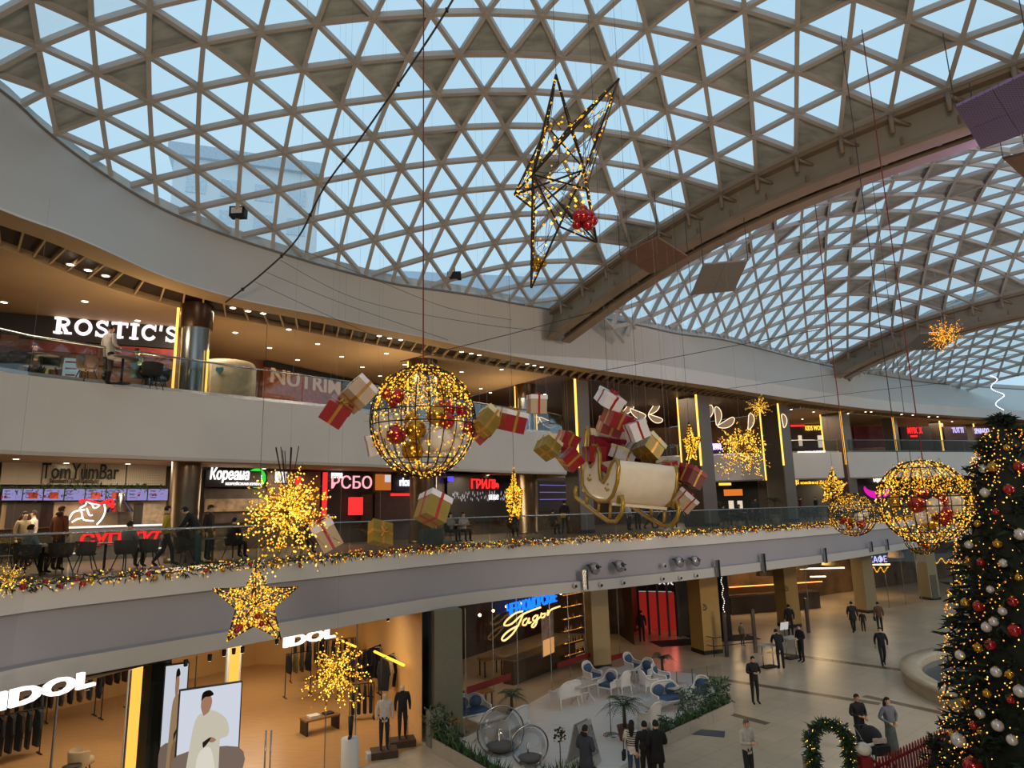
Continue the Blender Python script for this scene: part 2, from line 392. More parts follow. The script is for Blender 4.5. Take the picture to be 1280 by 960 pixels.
A2a, A2b = bay2(10, -2), bay2(1, 7); e_ = (A2b-A2a); e_.z = 0; e_.normalize()
SH = A2a+HALL*1.0-bay2(3.5, -12); SH.z = -1.0
N3 = {(r, c): bay2(r, c)+SH+Vector((0, 0, 0)) for r in range(-6, 11) for c in range(-11, 10) if r+c <= 8}
rim3 = [tuple(Vector(p)+SH) for p in [FTOP[17]]+FT2]
cutB = ((A2a.x+HALL.x*1.9, A2a.y+HALL.y*1.9), (-e_.x, -e_.y))
build_bay(N3, ((0, 1), (1, 0), (1, -1)), rim3, [], c3, (cutB,), single=True, wk=1.15)
# arches: twin box girders under each shell edge with cleats at every node
def arch(pts, label, s=1.0):
    P = [Vector(p) for p in pts]; root = tag(thing('trim_%d' % (1 if s == 1 else 2), label, None, P[0]), kind='structure')
    d = (P[-1]-P[0]); d.z = 0; d.normalize(); o = Vector((d.y, -d.x, 0))
    if o.dot(HALL) < 0: o = -o
    def sweep(name, prof, m=M_ARCH):
        mb = MB(); n = len(prof)
        vs = [p+o*x*s+Vector((0, 0, z*s))-P[0] for p in P for x, z in prof]
        fs = [(i*n+k, i*n+(k+1) % n, (i+1)*n+(k+1) % n, (i+1)*n+k) for i in range(len(P)-1) for k in range(n)]
        mb.add(vs, fs+[tuple(range(n)), tuple((len(P)-1)*n+k for k in range(n))[::-1]], m); mb.obj(name, root)
    sweep('upper_chord', [(.12, .02), (.62, .02), (.62, -.12), (.12, -.12)])
    sweep('web', [(.42, -.12), (.50, -.12), (.50, -1.02), (.42, -1.02)], mat('arch_web_paint', '8F887A', .55, var=.08, scale=1))
    sweep('lower_flange', [(.22, -1.02), (.80, -1.02), (.80, -1.14), (.22, -1.14)])
    sweep('rear_flange', [(1.18, -1.02), (1.72, -1.02), (1.72, -1.14), (1.18, -1.14)])
    sweep('rear_web', [(1.36, -.1), (1.44, -.1), (1.44, -1.02), (1.36, -1.02)])
    sweep('gap_sheet', [(.5, -.02), (1.5, -.02), (1.5, -.08), (.5, -.08)], mat('gap_shade', '3A312B', .7))  # dark sheet in the girder gap, the gap's shade put into its colour
    ti = MB()
    for i in range(0, len(P)-1):
        p = (P[i]+P[i+1])/2-P[0]; ti.box(p+o*1.0*s+Vector((0, 0, -.9*s)), (.12, .12, .1), M_ARCH)
        ti.add([p+o*x*s+d*y+Vector((0, 0, -1.0*s)) for x, y in ((.8, -.06), (1.18, -.06), (1.18, .06), (.8, .06))], [(0, 1, 2, 3)], M_ARCH)
    tag(ti.obj('tie_plates', root), kind='stuff')
    return root, o, d
def cleats(nodes, root, o, d, s=1.0):
    for p in nodes:
        q = Vector(p)-root.location; mb = MB()
        mb.tube([q+Vector((0, 0, -.1)), q+Vector((0, 0, -.66))*s], .07*s, 6, M_ARCH)
        mb.tube([q+Vector((0, 0, -.2)), q+o*.45*s+d*.30+Vector((0, 0, -.42))*s], .055*s, 6, M_ARCH)
        mb.box(q+o*.44*s+Vector((0, 0, -.85))*s, (.05, .22, .34), M_ARCH); mb.obj('cleat', root)
a1n = [bay1(r, 16-r) for r in range(11, -9, -1)]
ar, o_, dd = arch([Vector(a1n[0])-dd_*1.2 if False else a1n[0] for dd_ in (0,)]+a1n[1:], 'broad brown steel arch between the first and second glass roofs')
cleats(a1n[1:], ar, o_, dd)
a2n = [bay2(r, 8-r) for r in range(10, -4, -1)]
ar, o_, dd = arch(a2n, 'farther brown steel arch between the second and third glass roofs', 1.15)
cleats(a2n[1:], ar, o_, dd, 1.15)
# ------------------------------------------------------------------ levels and edge curves
Z1F, Z1B, Z2F, Z2B, ZC = 6.4, 4.3, 11.6, 9.5, 14.8      # first floor, its fascia bottom, second floor parapet top and bottom, top ceiling
def xy(P, z): return Vector((P[0], P[1], z))
E1 = [(-10.6, 3, 0), (-11.3, 9, 0)]+[tuple(onz(x, y, Z1B)) for x, y in ((0, 861), (90, 847), (175, 832), (320, 803), (410, 787), (560, 759), (660, 746), (760, 737), (896, 721), (980, 710), (1060, 699), (1205, 674))]+[(72, 92, 0)]
E1M = E1
E1 = None
E2 = [(-11.5, 3, 0), (-12.9, 9, 0), (-13.6, 14, 0)]+[tuple(onz(x, y, Z2F)) for x, y in ((0, 466), (125, 479), (259, 494), (400, 508), (465, 515), (560, 528), (630, 536), (680, 541))]+[(2.3, 33.9, 0), (2.9, 34.9, 0), (2.9, 36.2, 0), (2.0, 38, 0), (.5, 41, 0), (-.5, 46, 0)]
E2M = E2
E2 = None
E3M = [(2, 58, 0), (7, 55.5, 0), (12, 53.3, 0), (21.3, 51.6, 0), (27, 52.7, 0), (39.4, 56.4, 0), (75, 72, 0)]
def smooth(P, step=.8, n=6, z=0):
    P = [Vector((p[0], p[1], z)) for p in P]; out = []; acc = 0
    for a, b in zip(P[:-1], P[1:]):
        L = (b-a).length
        while acc < L: out.append(a+(b-a)*(acc/L)); acc += step
        acc -= L
    out.append(P[-1])
    for _ in range(n): out = [out[0]]+[(out[i-1]+out[i]*2+out[i+1])/4 for i in range(1, len(out)-1)]+[out[-1]]
    return out
def normals(C_):
    out = []
    for i in range(len(C_)):
        t = C_[min(i+1, len(C_)-1)]-C_[max(i-1, 0)]; t.z = 0; t.normalize(); out.append(Vector((-t.y, t.x, 0)))   # away from the atrium
    return out
def profile_band(name, curve, prof, m, kind='structure', parent=None, label=None):
    """sweep (inset, z) pairs along a plan curve"""
    N = normals(curve); mb = MB(); k = len(prof)
    vs = [xy(p+n*a, z) for p, n in zip(curve, N) for a, z in prof]
    mb.add(vs, [(i*k+j, (i+1)*k+j, (i+1)*k+j+1, i*k+j+1) for i in range(len(curve)-1) for j in range(k-1)], m, False)
    o = mb.obj(name, parent)
    if parent is None: tag(o, label, kind=kind)
    return o
E1 = smooth(E1M, 1.0, 4); E2 = smooth(E2M, .5, 4); E3 = smooth(E3M, 1.5, 10)
# ground floor stone with brown bands
def floor_mat():
    m = mat('beige_stone_floor', 'BEAE97', .24, var=.10, scale=.35, spec=.5)
    n = m.node_tree; b = n.nodes['Principled BSDF']; src = b.inputs['Base Color'].links[0].from_socket
    tcn = n.nodes.new('ShaderNodeTexCoord'); mpn = n.nodes.new('ShaderNodeMapping'); mpn.inputs['Rotation'].default_value = (0, 0, -.70)
    br = n.nodes.new('ShaderNodeTexBrick'); br.offset = 0; br.inputs['Scale'].default_value = 1; br.inputs['Mortar Size'].default_value = .012
    br.inputs['Brick Width'].default_value = .9; br.inputs['Row Height'].default_value = .9
    br.inputs['Color1'].default_value = (1, 1, 1, 1); br.inputs['Color2'].default_value = (.93, .93, .93, 1); br.inputs['Mortar'].default_value = (.80, .79, .77, 1)
    mx = n.nodes.new('ShaderNodeMixRGB'); mx.blend_type = 'MULTIPLY'; mx.inputs[0].default_value = 1
    n.links.new(tcn.outputs['Object'], mpn.inputs[0]); n.links.new(mpn.outputs[0], br.inputs[0])
    n.links.new(src, mx.inputs[1]); n.links.new(br.outputs[0], mx.inputs[2]); n.links.new(mx.outputs[0], b.inputs['Base Color']); return m
fl = MB().box((14, 34, -.15), (110, 110, .3), floor_mat()); fl = fl.obj('floor'); tag(fl, 'pale beige polished stone floor of the ground level', kind='structure')
bandm = mat('brown_stone_band', '6E5F50', .25, var=.12, scale=.8)
for i, (a, b, w) in enumerate((((960, 815), (1130, 838), .5), ((880, 846), (1100, 880), .42), ((1080, 870), (1185, 893), .4), ((800, 862), (960, 905), .35))):
    A = onz(*a, 0); B = onz(*b, 0); t = (B-A).normalized(); s = Vector((-t.y, t.x, 0))*w/2
    o = MB().add([A-s+Vector((0, 0, .004)), B-s+Vector((0, 0, .004)), B+s+Vector((0, 0, .004)), A+s+Vector((0, 0, .004))], [(0, 1, 2, 3)], bandm).obj('floor_band', fl)
# first floor slab and its fascia
profile_band('trim_3', E1, [(.0, Z1F), (0, Z1F-.54)], M_WHITE, label='white edge band of the first floor walkway')
profile_band('trim_4', E1, [(0, Z1F-.54), (.16, Z1F-.58), (.20, Z1B+.47), (0, Z1B+.43)], mat('lilac_grey_cladding', '9D9BA1', .5, var=.03, scale=.4), label='grey recessed panel band of the first floor fascia')
profile_band('trim_5', E1, [(0, Z1B+.43), (0, Z1B), (.5, Z1B)], M_FASC, label='pale lower lip of the first floor fascia')
profile_band('floor', E1, [(0, Z1F), (22, Z1F+.001)], mat('food_court_floor', '7A6B5C', .3, var=.1, scale=1), label='brown tiled first floor of the food court')
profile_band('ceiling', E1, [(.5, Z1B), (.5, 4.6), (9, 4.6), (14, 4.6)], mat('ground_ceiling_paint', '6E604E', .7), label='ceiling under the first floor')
# second floor slab and parapet
profile_band('trim_6', E2, [(0.25, Z2F-.02), (0, Z2F), (0, Z2B+.1), (.06, Z2B)], M_WHITE, label='tall white parapet of the second floor, left part')
profile_band('trim_7', E2, [(.06, Z2B), (.5, Z2B), (.5, 9.8)], M_TAN, label='tan underside edge below the left parapet')
profile_band('floor', E2[:-28], [(.25, Z2F-.02), (20, Z2F-.02)], mat('food_court_floor', '7A6B5C'), label='second floor behind the left parapet')
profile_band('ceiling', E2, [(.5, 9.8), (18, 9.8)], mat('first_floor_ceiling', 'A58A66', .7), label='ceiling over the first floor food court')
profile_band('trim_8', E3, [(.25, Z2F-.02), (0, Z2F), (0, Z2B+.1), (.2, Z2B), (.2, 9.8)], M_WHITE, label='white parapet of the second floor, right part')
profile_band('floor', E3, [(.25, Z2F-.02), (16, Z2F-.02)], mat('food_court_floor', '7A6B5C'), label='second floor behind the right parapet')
profile_band('ceiling', E3, [(.2, 9.8), (16, 9.8)], mat('dim_first_floor_ceiling', '6B5B48', .7), label='dim ceiling over the far first floor shops')  # far ceiling's dimness put into a darker copy of the ceiling colour
# white roof fascia, ruled from the shell rim down to the soffit edge
def ylist(L, x):
    for (x0, y0), (x1, y1) in zip(L[:-1], L[1:]):
        if x <= x1: return y0+(y1-y0)*(x-x0)/(x1-x0)
    return L[-1][1]
FBL = [(0, 264), (60, 283), (112, 304), (200, 345), (281, 371), (340, 383), (400, 394), (465, 409), (530, 422), (615, 441), (700, 455), (790, 469), (880, 481), (960, 494), (1036, 505), (1110, 514), (1192, 520), (1290, 525), (1400, 531)]
FPX = [0, 50, 100, 150, 200, 250, 300, 350, 400, 450, 500, 550, 600, 650, 700, 715, 800, 850, 900, 950, 1000, 1040, 1060, 1100, 1160, 1220, 1290, 1400]
bot = [Vector((-12, 5, ZC)), Vector((-12.3, 10, ZC))]+[onz(x, ylist(FBL, x), ZC) for x in FPX]
topc = [Vector(p) for p in FTOP]+[]
mid = [b+(t-b)*.02 for b, t in zip(bot, topc)]
for i, x in enumerate(FPX):
    if x > 715: mid[i+2] = xy(bot[i+2], ZC+.82)
    elif x >= 650: mid[i+2] = xy(bot[i+2], ZC+.15+.0045*(x-650))
def lap(P, n=8):
    for _ in range(n): P = [P[0]]+[(P[i-1]+P[i]*2+P[i+1])/4 for i in range(1, len(P)-1)]+[P[-1]]
    return P
bot = polyline_interp(bot, 4); mid = polyline_interp(mid, 4); topd = polyline_interp(topc, 4); bot = lap(bot); mid = lap(mid); topd = lap(topd, 1)
topd = [Vector((p.x, p.y, p.z+.02)) for p in topd]
f1 = MB().strip(bot, mid, M_WHITE, True).strip(mid, topd, M_FASC, True)
N = normals(topd); f1.strip(topd, [p+n*.25 for p, n in zip(topd, N)], M_FASC).strip([p+n*.25 for p, n in zip(topd, N)], [p+n*.25+Vector((0, 0, .5)) for p, n in zip(topd, N)], M_FASC)
tag(MB().tube([p+Vector((0, 0, .03)) for p in topd], .055, 5, mat('rim_steel', '6E6A66', .5)).obj('trim_10'), 'thin grey steel edge where the glass roof meets the fascia', kind='structure')
tag(f1.obj('trim_9'), 'broad smooth white fascia curving below the glass roof', kind='structure')
FB = [xy(p, 0) for p in bot]
profile_band('ceiling', FB, [(0, ZC), (.85, ZC), (.85, ZC+.22)], M_TAN, label='tan soffit strip under the roof fascia')
profile_band('ceiling', FB, [(.85, ZC+.2), (2.3, ZC+.2)], M_BROWN, label='dark grille recess in the upper ceiling')
profile_band('ceiling', FB[:69], [(2.3, ZC+.2), (2.3, ZC), (12, ZC), (26, ZC)], M_TAN, label='tan ceiling of the second floor, left part')
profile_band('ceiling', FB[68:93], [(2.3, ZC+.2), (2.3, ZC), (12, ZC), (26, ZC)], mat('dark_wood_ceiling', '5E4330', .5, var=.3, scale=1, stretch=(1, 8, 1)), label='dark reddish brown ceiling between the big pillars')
profile_band('ceiling', FB[92:], [(2.3, ZC+.2), (2.3, ZC), (12, ZC), (26, ZC)], M_TAN, label='tan ceiling of the second floor, far right part')
prev_len = 0
gp = thing('ceiling', None, None); tag(gp, 'row of tan slats crossing the dark ceiling recess', kind='structure')
NB = normals(FB); acc = 0; slat = MB().box((0, 0, 0), (.05, 1.55, .12), M_TAN).mesh('slat'); GR = []
for i in range(8, len(FB)-1):
    L = (FB[i+1]-FB[i]).length; n = NB[i]
    while acc < L:
        p = FB[i]+(FB[i+1]-FB[i])*(acc/L); t = (FB[i+1]-FB[i]).normalized(); GR.append((p, n, t))
        d = (n+t*.55).normalized(); link('slat', slat, gp, xy(p+n*1.58, ZC+.08), (0, 0, atan2(d.y, d.x)-pi/2)); acc += .62
    acc -= L
# ------------------------------------------------------------------ shop walls behind each level
def wallpts(L): return [xy(at(px, 600, d), 0) for px, d in L]
W1P = [Vector((-19, 17, 0))]+wallpts(((-60, 21.4), (0, 22.5), (205, 26), (500, 34), (700, 44)))+[Vector((8, 57, 0)), Vector((24, 58, 0)), Vector((60, 72, 0))]
W2P = [Vector((-24, 18.5, 0)), Vector((-17.2, 21.6, 0)), Vector((-11.8, 24.2, 0)), Vector((-13.5, 28.5, 0))]+wallpts(((325, 29.5), (430, 34), (560, 41), (700, 52)))+[Vector((9, 60, 0)), Vector((26, 60.5, 0)), Vector((62, 76, 0))]
def wall(name, pts, z0, z1, m, label):
    mb = MB(); mb.strip([xy(p, z0) for p in pts], [xy(p, z1) for p in pts], m); return tag(mb.obj(name), label, kind='structure')
wall('wall_first_floor', W1P, Z1F, 9.8, mat('shop_wall_dark', '4A3D31', .6, var=.25, scale=.6), 'dark shop wall line at the back of the food court')
wall('wall_second_floor', W2P, Z2F-.02, ZC, mat('shop_wall_brown', '7A5230', .6, var=.25, scale=.5), 'warm brown wall at the back of the second floor')
# camera side of the hall, outside the frame
SIDE = [Vector((-6, -7, 0)), Vector((2, -5, 0)), Vector((22, 10, 0)), Vector((44, 22, 0)), Vector((90, 60, 0))]
BACK = [Vector((-20, 20, 0)), Vector((-14, 8, 0)), Vector((-12, -2, 0)), Vector((-6, -7, 0))]
wall('wall_behind', SIDE, 0, 17.5, mat('opposite_wall', '8F877C', .7), 'plain wall closing the near side of the hall')
wall('wall_left', BACK, 0, 17.5, mat('opposite_wall', '8F877C', .7), 'plain wall closing the hall at left')
ob = thing('apartment_block', 'pale tower block seen faintly through the roof glass at upper left', 'building', (-27, 64, 0), .35)
MB().box((0, 0, 20.5), (13, 12, 41), mat('pale_facade', 'F2F4F6', .7, var=.04, scale=.2)).obj('wall', ob)
MB().box((0, 0, 41.6), (14, 13, 1.2), mat('facade_cap', 'CDD6DF', .7)).obj('roof', ob)
for i_ in range(4):
    for j_ in range(5): MB().box((-4.5+i_*3, -6.03, 26+j_*3.1), (1.7, .1, 1.7), mat('facade_window', 'DCE4EC', .3)).obj('window', ob)
ob = thing('apartment_block', 'low pale blue building edge seen through the roof glass above the far fascia', 'building', (-4, 104, 0), .2)
MB().box((0, 0, 22), (40, 12, 44), mat('blue_facade', 'D2DCE8', .6, var=.04, scale=.2)).obj('wall', ob)
for i_ in range(10):
    for j_ in range(3): MB().box((-15+i_*3.3, -6.03, 34+j_*3.1), (2.2, .1, 1.6), mat('facade_window')).obj('window', ob)
wall('wall_right', [Vector((52, 100, 0)), Vector((104, 62, 0))], 0, 18, mat('opposite_wall', '8F877C', .7), 'plain end wall far down the hall')
# ------------------------------------------------------------------ helpers for upright things
def rotz_hall(): return atan2(HALL.y, HALL.x)
def column_square(name, base, w, z0, z1, label, m, leds=(), rot=None, group=None):
    r = rotz_hall() if rot is None else rot
    o = tag(thing(name, label, None, (base[0], base[1], z0), r), kind='structure')
    MB().box((0, 0, (z1-z0)/2), (w, w, z1-z0), m).box((0, 0, .1), (w+.03, w+.03, .2), M_DARK).obj('shaft', o)
    if leds: MB().box((-w/2-.01, 0, (z1-z0)/2), (.03, w*.92, z1-z0), mat('dark_pillar_face', '463A2E', .45)).obj('face_plate', o)  # plate added to darken the one face that comes out too bright
    for (x, y, a, b) in leds:
        MB().box((x*w/2, y*w/2, (a+b)/2-z0), (.09, .09, b-a), M_LED).obj('led_strip', o)
    return o
# big square pillars with LED strips rising from the first floor to the roof fascia
M_PIL = mat('pillar_panel', '6E645B', .4, var=.06, scale=.8)
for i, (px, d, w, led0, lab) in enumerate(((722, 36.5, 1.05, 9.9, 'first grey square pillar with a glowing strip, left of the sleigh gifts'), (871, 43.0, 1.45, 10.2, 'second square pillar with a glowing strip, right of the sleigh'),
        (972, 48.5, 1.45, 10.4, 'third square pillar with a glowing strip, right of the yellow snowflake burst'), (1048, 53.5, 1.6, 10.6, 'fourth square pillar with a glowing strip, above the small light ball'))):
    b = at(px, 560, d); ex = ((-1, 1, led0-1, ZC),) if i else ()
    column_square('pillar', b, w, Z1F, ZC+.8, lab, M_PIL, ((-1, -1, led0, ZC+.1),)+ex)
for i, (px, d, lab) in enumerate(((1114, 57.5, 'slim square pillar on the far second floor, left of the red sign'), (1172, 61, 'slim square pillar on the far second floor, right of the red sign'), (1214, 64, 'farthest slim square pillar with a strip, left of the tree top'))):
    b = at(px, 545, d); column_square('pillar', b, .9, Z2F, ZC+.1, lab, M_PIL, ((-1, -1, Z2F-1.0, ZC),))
# round pillars on both food court floors
def round_col(px, py, d, r, lab1, lab2):
    b = at(px, py, d)
    o = tag(thing('pillar', lab1, None, (b.x, b.y, Z1F), 0), kind='structure')
    MB().lathe([(r+.05, 0), (r+.05, .15), (r, .16), (r, 3.4)], 24, mat('bronze_column_wrap', '6D5A45', .3, .6, var=.2, scale=2)).obj('shaft', o)
    o = tag(thing('pillar', lab2, None, (b.x, b.y, Z2F), 0), kind='structure')
    MB().lathe([(r, 0), (r, 2.4)], 24, mat('polished_column', '9AA0A2', .18, .85, var=.1, scale=1)).obj('shaft', o)
    MB().lathe([(r+.01, 2.4), (r+.06, 2.42), (r+.06, 3.25)], 24, mat('column_collar', '3F2C1E', .35, .5)).obj('collar', o)
    MB().box((-(r+.12)*.9, -r*.6, 1.5), (.06, .06, 3.2), M_LED).obj('led_strip', o)
    MB().box(((r+.12)*.9, -r*.3, .8), (.05, .05, 1.7), M_LED).obj('led_strip', o)
round_col(238, 520, 21.6, .45, 'round bronze pillar beside the noodle bar sign on the first floor', 'round polished pillar under the upper ceiling beside the chicken shop sign')
round_col(529, 540, 30.5, .62, 'round bronze pillar below the big light ball on the first floor', 'round polished pillar behind the big light ball')
round_col(658, 540, 37.5, .55, 'round bronze pillar right of the golden star pendant on the first floor', 'round pillar with a glowing strip behind the two red gifts on the second floor')
# ground floor pillars
for px, py, w, lab, c in ((557, 922, 1.0, 'wide grey-green pillar between the clothes shop and the seafood cafe', '6F7060'), (748, 834, .95, 'narrow pillar at the far end of the cafe glass', '9C8A62'), (884, 815, 1.15, 'tan pillar right of the red lit entrance', 'A98A52'),
        (987, 783, 1.0, 'tan pillar behind the white stands', '9E834F'), (1084, 765, 1.0, 'grey-tan pillar near the group of shoppers', '8C8266'), (1163, 749, 1.0, 'pale pillar with a dark notice panel at the far right', '8C8468')):
    b = onz(px, py, 0); column_square('pillar', b, w, 0, 4.32, lab, mat('ground_pillar_'+c, c, .4, var=.06), rot=rotz_hall()-.35)
# ------------------------------------------------------------------ railings
def walk(curve, step, a=0):
    out = []; acc = a
    for i in range(len(curve)-1):
        L = (curve[i+1]-curve[i]).length; t = (curve[i+1]-curve[i]).normalized()
        while acc < L: out.append((curve[i]+t*acc, t, Vector((-t.y, t.x, 0)))); acc += step
        acc -= L
    return out
def railing(label, curve, z, ins, step, h=1.1, rail_m=None, keep=lambda p: True):
    pts = [(p, t, n) for p, t, n in walk(curve, step) if keep(p)]
    root = tag(thing('glass_railing', label, 'railing', xy(pts[0][0]+pts[0][2]*ins, z)))
    o0 = root.location
    for (p, t, n), (p2, t2, n2) in zip(pts[:-1], pts[1:]):
        a = xy(p+n*ins, z)-o0; b = xy(p2+n2*ins, z)-o0; g = (b-a)*.012; hz_ = Vector((0, 0, h-.03)); k = n*.012
        vs = [a+g-k, b-g-k, b-g-k+hz_, a+g-k+hz_, a+g+k, b-g+k, b-g+k+hz_, a+g+k+hz_]
        MB().add(vs, [(0, 1, 2, 3), (7, 6, 5, 4), (3, 2, 6, 7)], M_RGLASS).obj('glass_panel', root)
    MB().tube([xy(p+n*ins, z+h)-o0 for p, t, n in pts], .035, 6, rail_m or M_STEEL).obj('top_rail', root)
    MB().strip([xy(p+n*(ins-.03), z)-o0 for p, t, n in pts], [xy(p+n*(ins-.03), z+.12)-o0 for p, t, n in pts], M_STEEL).obj('base_shoe', root)
    return root
railing('long clear glass railing with steel top rail along the first floor walkway', E1, Z1F, .22, 1.6, keep=lambda p: p.y > 9 and p.x < 48)
railing('glass railing with thin rail on the left white parapet of the second floor', E2, Z2F, .15, 1.6, 1.1, keep=lambda p: p.y > 9)
railing('distant glass railing on the right white parapet of the second floor', E3, Z2F, .15, 2.4, 1.0, keep=lambda p: 4 < p.x < 52)
# ------------------------------------------------------------------ lit garland at the foot of the first floor railing
def rnd(a, b): return random.uniform(a, b)
M_LEAF = mat('fir_green', '18301C', .7, var=.4, scale=8); M_LEAF2 = mat('fir_light_green', '35522C', .7, var=.3, scale=8)
M_RED = mat('glossy_red', '9E1218', .18, .35, var=.1, coat=.5); M_GOLD = mat('glossy_gold', 'C79A3A', .22, .85, var=.1)
M_CREAM = mat('pearl_white', 'E3DACB', .25, var=.05, coat=.4)
def leafbits(mb, c, r, n, ms, L=.14):
    for _ in range(n):
        d = Vector((rnd(-1, 1), rnd(-1, 1), rnd(-1, 1))).normalized(); p = Vector(c)+d*r*rnd(.2, .9); q = p+(d+Vector((rnd(-.5, .5), rnd(-.5, .5), rnd(-.5, .3))))*L
        s = d.orthogonal().normalized()*L*.22; mb.add([p-s, p+s, q+s*.3, q-s*.3], [(0, 1, 2, 3)], random.choice(ms))
gar = thing('garland', 'fir garland with warm lights and red and gold baubles along the first floor edge', 'garland', xy(E1[0], Z1F)); g0 = gar.location
gl, gb, gu = MB(), MB(), MB(); M_FIRD = mat('garland_dark_fir', '14201A', .8, var=.4)
for (p, t, n) in walk(E1, .16):
    if p.y < 11 or p.x > 46: continue
    dd_ = (p-xy(CAM, 0)).length; c = xy(p-n*.05, Z1F+.03+rnd(-.03, .05))-g0
    leafbits(gl, c, .14, 12 if dd_ < 35 else 6, (M_LEAF, M_LEAF, M_FIRD), .09 if dd_ < 35 else .14)
    for _ in range(4 if dd_ < 35 else 3):
        q = c+Vector((rnd(-.14, .14), rnd(-.14, .14), rnd(-.16, .16)))-n*.12; gb.octa(q, rnd(.012, .026)*(1 if dd_ < 30 else 1.2), M_GOLDL if random.random() < .7 else M_GOLDL2)
    if random.random() < .34: gu.ball(c-n*.14+Vector((0, 0, rnd(-.12, .08))), rnd(.05, .075), random.choice((M_RED, M_RED, M_GOLD)), 8, 5)
tag(gl.obj('greenery', gar), kind='stuff'); tag(gb.obj('fairy_lights', gar), kind='stuff'); tag(gu.obj('baubles', gar), kind='stuff')
# ------------------------------------------------------------------ downlights
ring_me = MB().lathe([(.06, 0), (.10, -.005), (.11, .01)], 14, M_WHITE).mesh('bezel'); lens_me = MB().lathe([(.001, -.002), (.075, -.002)], 12, M_DOWN).mesh('lens')
def downlight(p, label, group, s=1.0):
    o = thing('downlight', label, 'ceiling light', p, group=group); o.scale = (s, s, 1); b_ = link('bezel', ring_me, o); link('lens', lens_me, b_)
for x, y in ((88, 331), (110, 338), (132, 345), (291, 385), (310, 389), (329, 392), (474, 420), (487, 423), (501, 425), (577, 440), (589, 442), (599, 444), (659, 455), (668, 457), (677, 459), (1082, 515), (1089, 515), (1127, 518), (1141, 519), (1161, 521), (1172, 521)):
    downlight(onz(x, y, ZC-.01), 'small round downlight set in threes in the dark slatted ceiling strip', 'downlights in the slatted strip', 1.2)
for x, y in ((5, 378), (106, 377), (172, 401), (258, 400), (294, 416), (361, 412), (337, 435), (372, 450), (397, 430), (427, 446), (453, 459), (483, 442), (506, 456), (475, 470), (577, 465), (627, 462), (601, 486), (613, 491), (681, 493), (989, 512), (1017, 515), (1003, 524), (1190, 527), (1060, 517)):
    downlight(onz(x, y, ZC-.01), 'round warm downlight recessed in the tan second floor ceiling', 'downlights in the tan ceiling', 1.25)
for x, y in ((83, 579), (440, 595), (610, 594), (330, 586), (20, 574), (160, 580)):
    downlight(onz(x, y, 9.79), 'round downlight in the ceiling over the first floor food court', 'downlights over the food court', 1.2)
# warm ceiling lamps that light the galleries
for (px, py, z, tz, e, sz) in ((40, 340, ZC-.15, 0, 240, 2), (250, 400, ZC-.15, 0, 240, 2), (430, 440, ZC-.15, 0, 240, 2.5), (600, 470, ZC-.15, 0, 260, 3), (820, 500, ZC-.15, 0, 500, 4), (1000, 520, ZC-.15, 0, 600, 4), (1180, 530, ZC-.15, 0, 700, 5)):
    p = onz(px, py, z); area('gallery_lamp', p, p-Vector((0, 0, 5)), sz, e*.62, (1, .80, .58))
for (px, d, e) in ((30, 19.5, 190), (180, 22.5, 190), (380, 28, 190), (600, 36, 200), (850, 48, 220), (1050, 56, 260)):
    p = xy(at(px, 590, d), 9.7); area('food_court_lamp', p, p-Vector((0, 0, 5)), 2, e, (1, .78, .52))
# added upward fill lights that brighten the tan ceiling
for (px, d) in ((238, 21), (529, 30), (658, 37)):
    p = xy(at(px, 470, d), 12.4); area('column_fill', p+Vector((-.9, -.9, 0)), p+Vector((-1.4, -1.4, 6)), .5, 45, (1, .70, .36))
for (px, d) in ((100, 19), (340, 26), (470, 30), (610, 38)):
    p = xy(at(px, 470, d), 12.0); area('ceiling_fill', p, p+Vector((0, 0, 5)), 2, 38, (1, .74, .44))
# ------------------------------------------------------------------ ground floor shops
GF = [Vector((-11.6, 10, 0)), Vector((-8.9, 16.8, 0)), onz(452, 959, 0), onz(528, 931, 0)]
CF = [onz(583, 920, 0), onz(737, 836, 0)]
def inset(P, d): N_ = normals(P); return [p+n*d for p, n in zip(P, N_)]
BK0 = [Vector((-24, 18, 0)), Vector((-17.5, 24.5, 0)), Vector((-11.5, 31, 0)), Vector((-7.2, 30.2, 0))]
m_sw = mat('shop_cream_wall', 'C79C5E', .6, var=.06, scale=.8)
wall('wall_clothes_shop', [Vector((-26, 12, 0)), Vector((-22.5, 25, 0)), Vector((-14.0, 37, 0)), Vector((-8.2, 36, 0))], 0, 4.6, m_sw, 'cream back wall of the clothes shop')
wall('wall_clothes_shop', [Vector((-8.2, 36, 0)), onz(530, 930, 0)+Vector((-.1, .2, 0))], 0, 4.6, mat('shop_side_wall', 'CFA468', .6, var=.05), 'cream right side wall of the clothes shop')
so = MB().add([xy(p, .012) for p in (Vector((-11.6, 10, 0)), Vector((-8.9, 16.8, 0)), onz(452, 959, 0), onz(528, 931, 0), Vector((-8.2, 36, 0)), Vector((-14, 37, 0)), Vector((-22.5, 25, 0)), Vector((-26, 12, 0)))], [tuple(range(8))], mat('shop_wood_floor', 'B98B57', .3, var=.1, scale=1.5, stretch=(1, 6, 1))); tag(so.obj('floor'), 'warm wooden floor inside the clothes shop', kind='structure')
sc = MB().add([xy(p, 4.25) for p in (Vector((-26, 12, 0)), Vector((-22.5, 25, 0)), Vector((-14, 37, 0)), Vector((-8.2, 36, 0)), Vector((-3.2, 24.8, 0)), Vector((-5, 22.9, 0)), Vector((-8.9, 17.6, 0)), Vector((-11.6, 11, 0)))], [tuple(range(8))], mat('shop_ceiling', '8C6A42', .7)); tag(sc.obj('ceiling'), 'brown ceiling of the clothes shop', kind='structure')
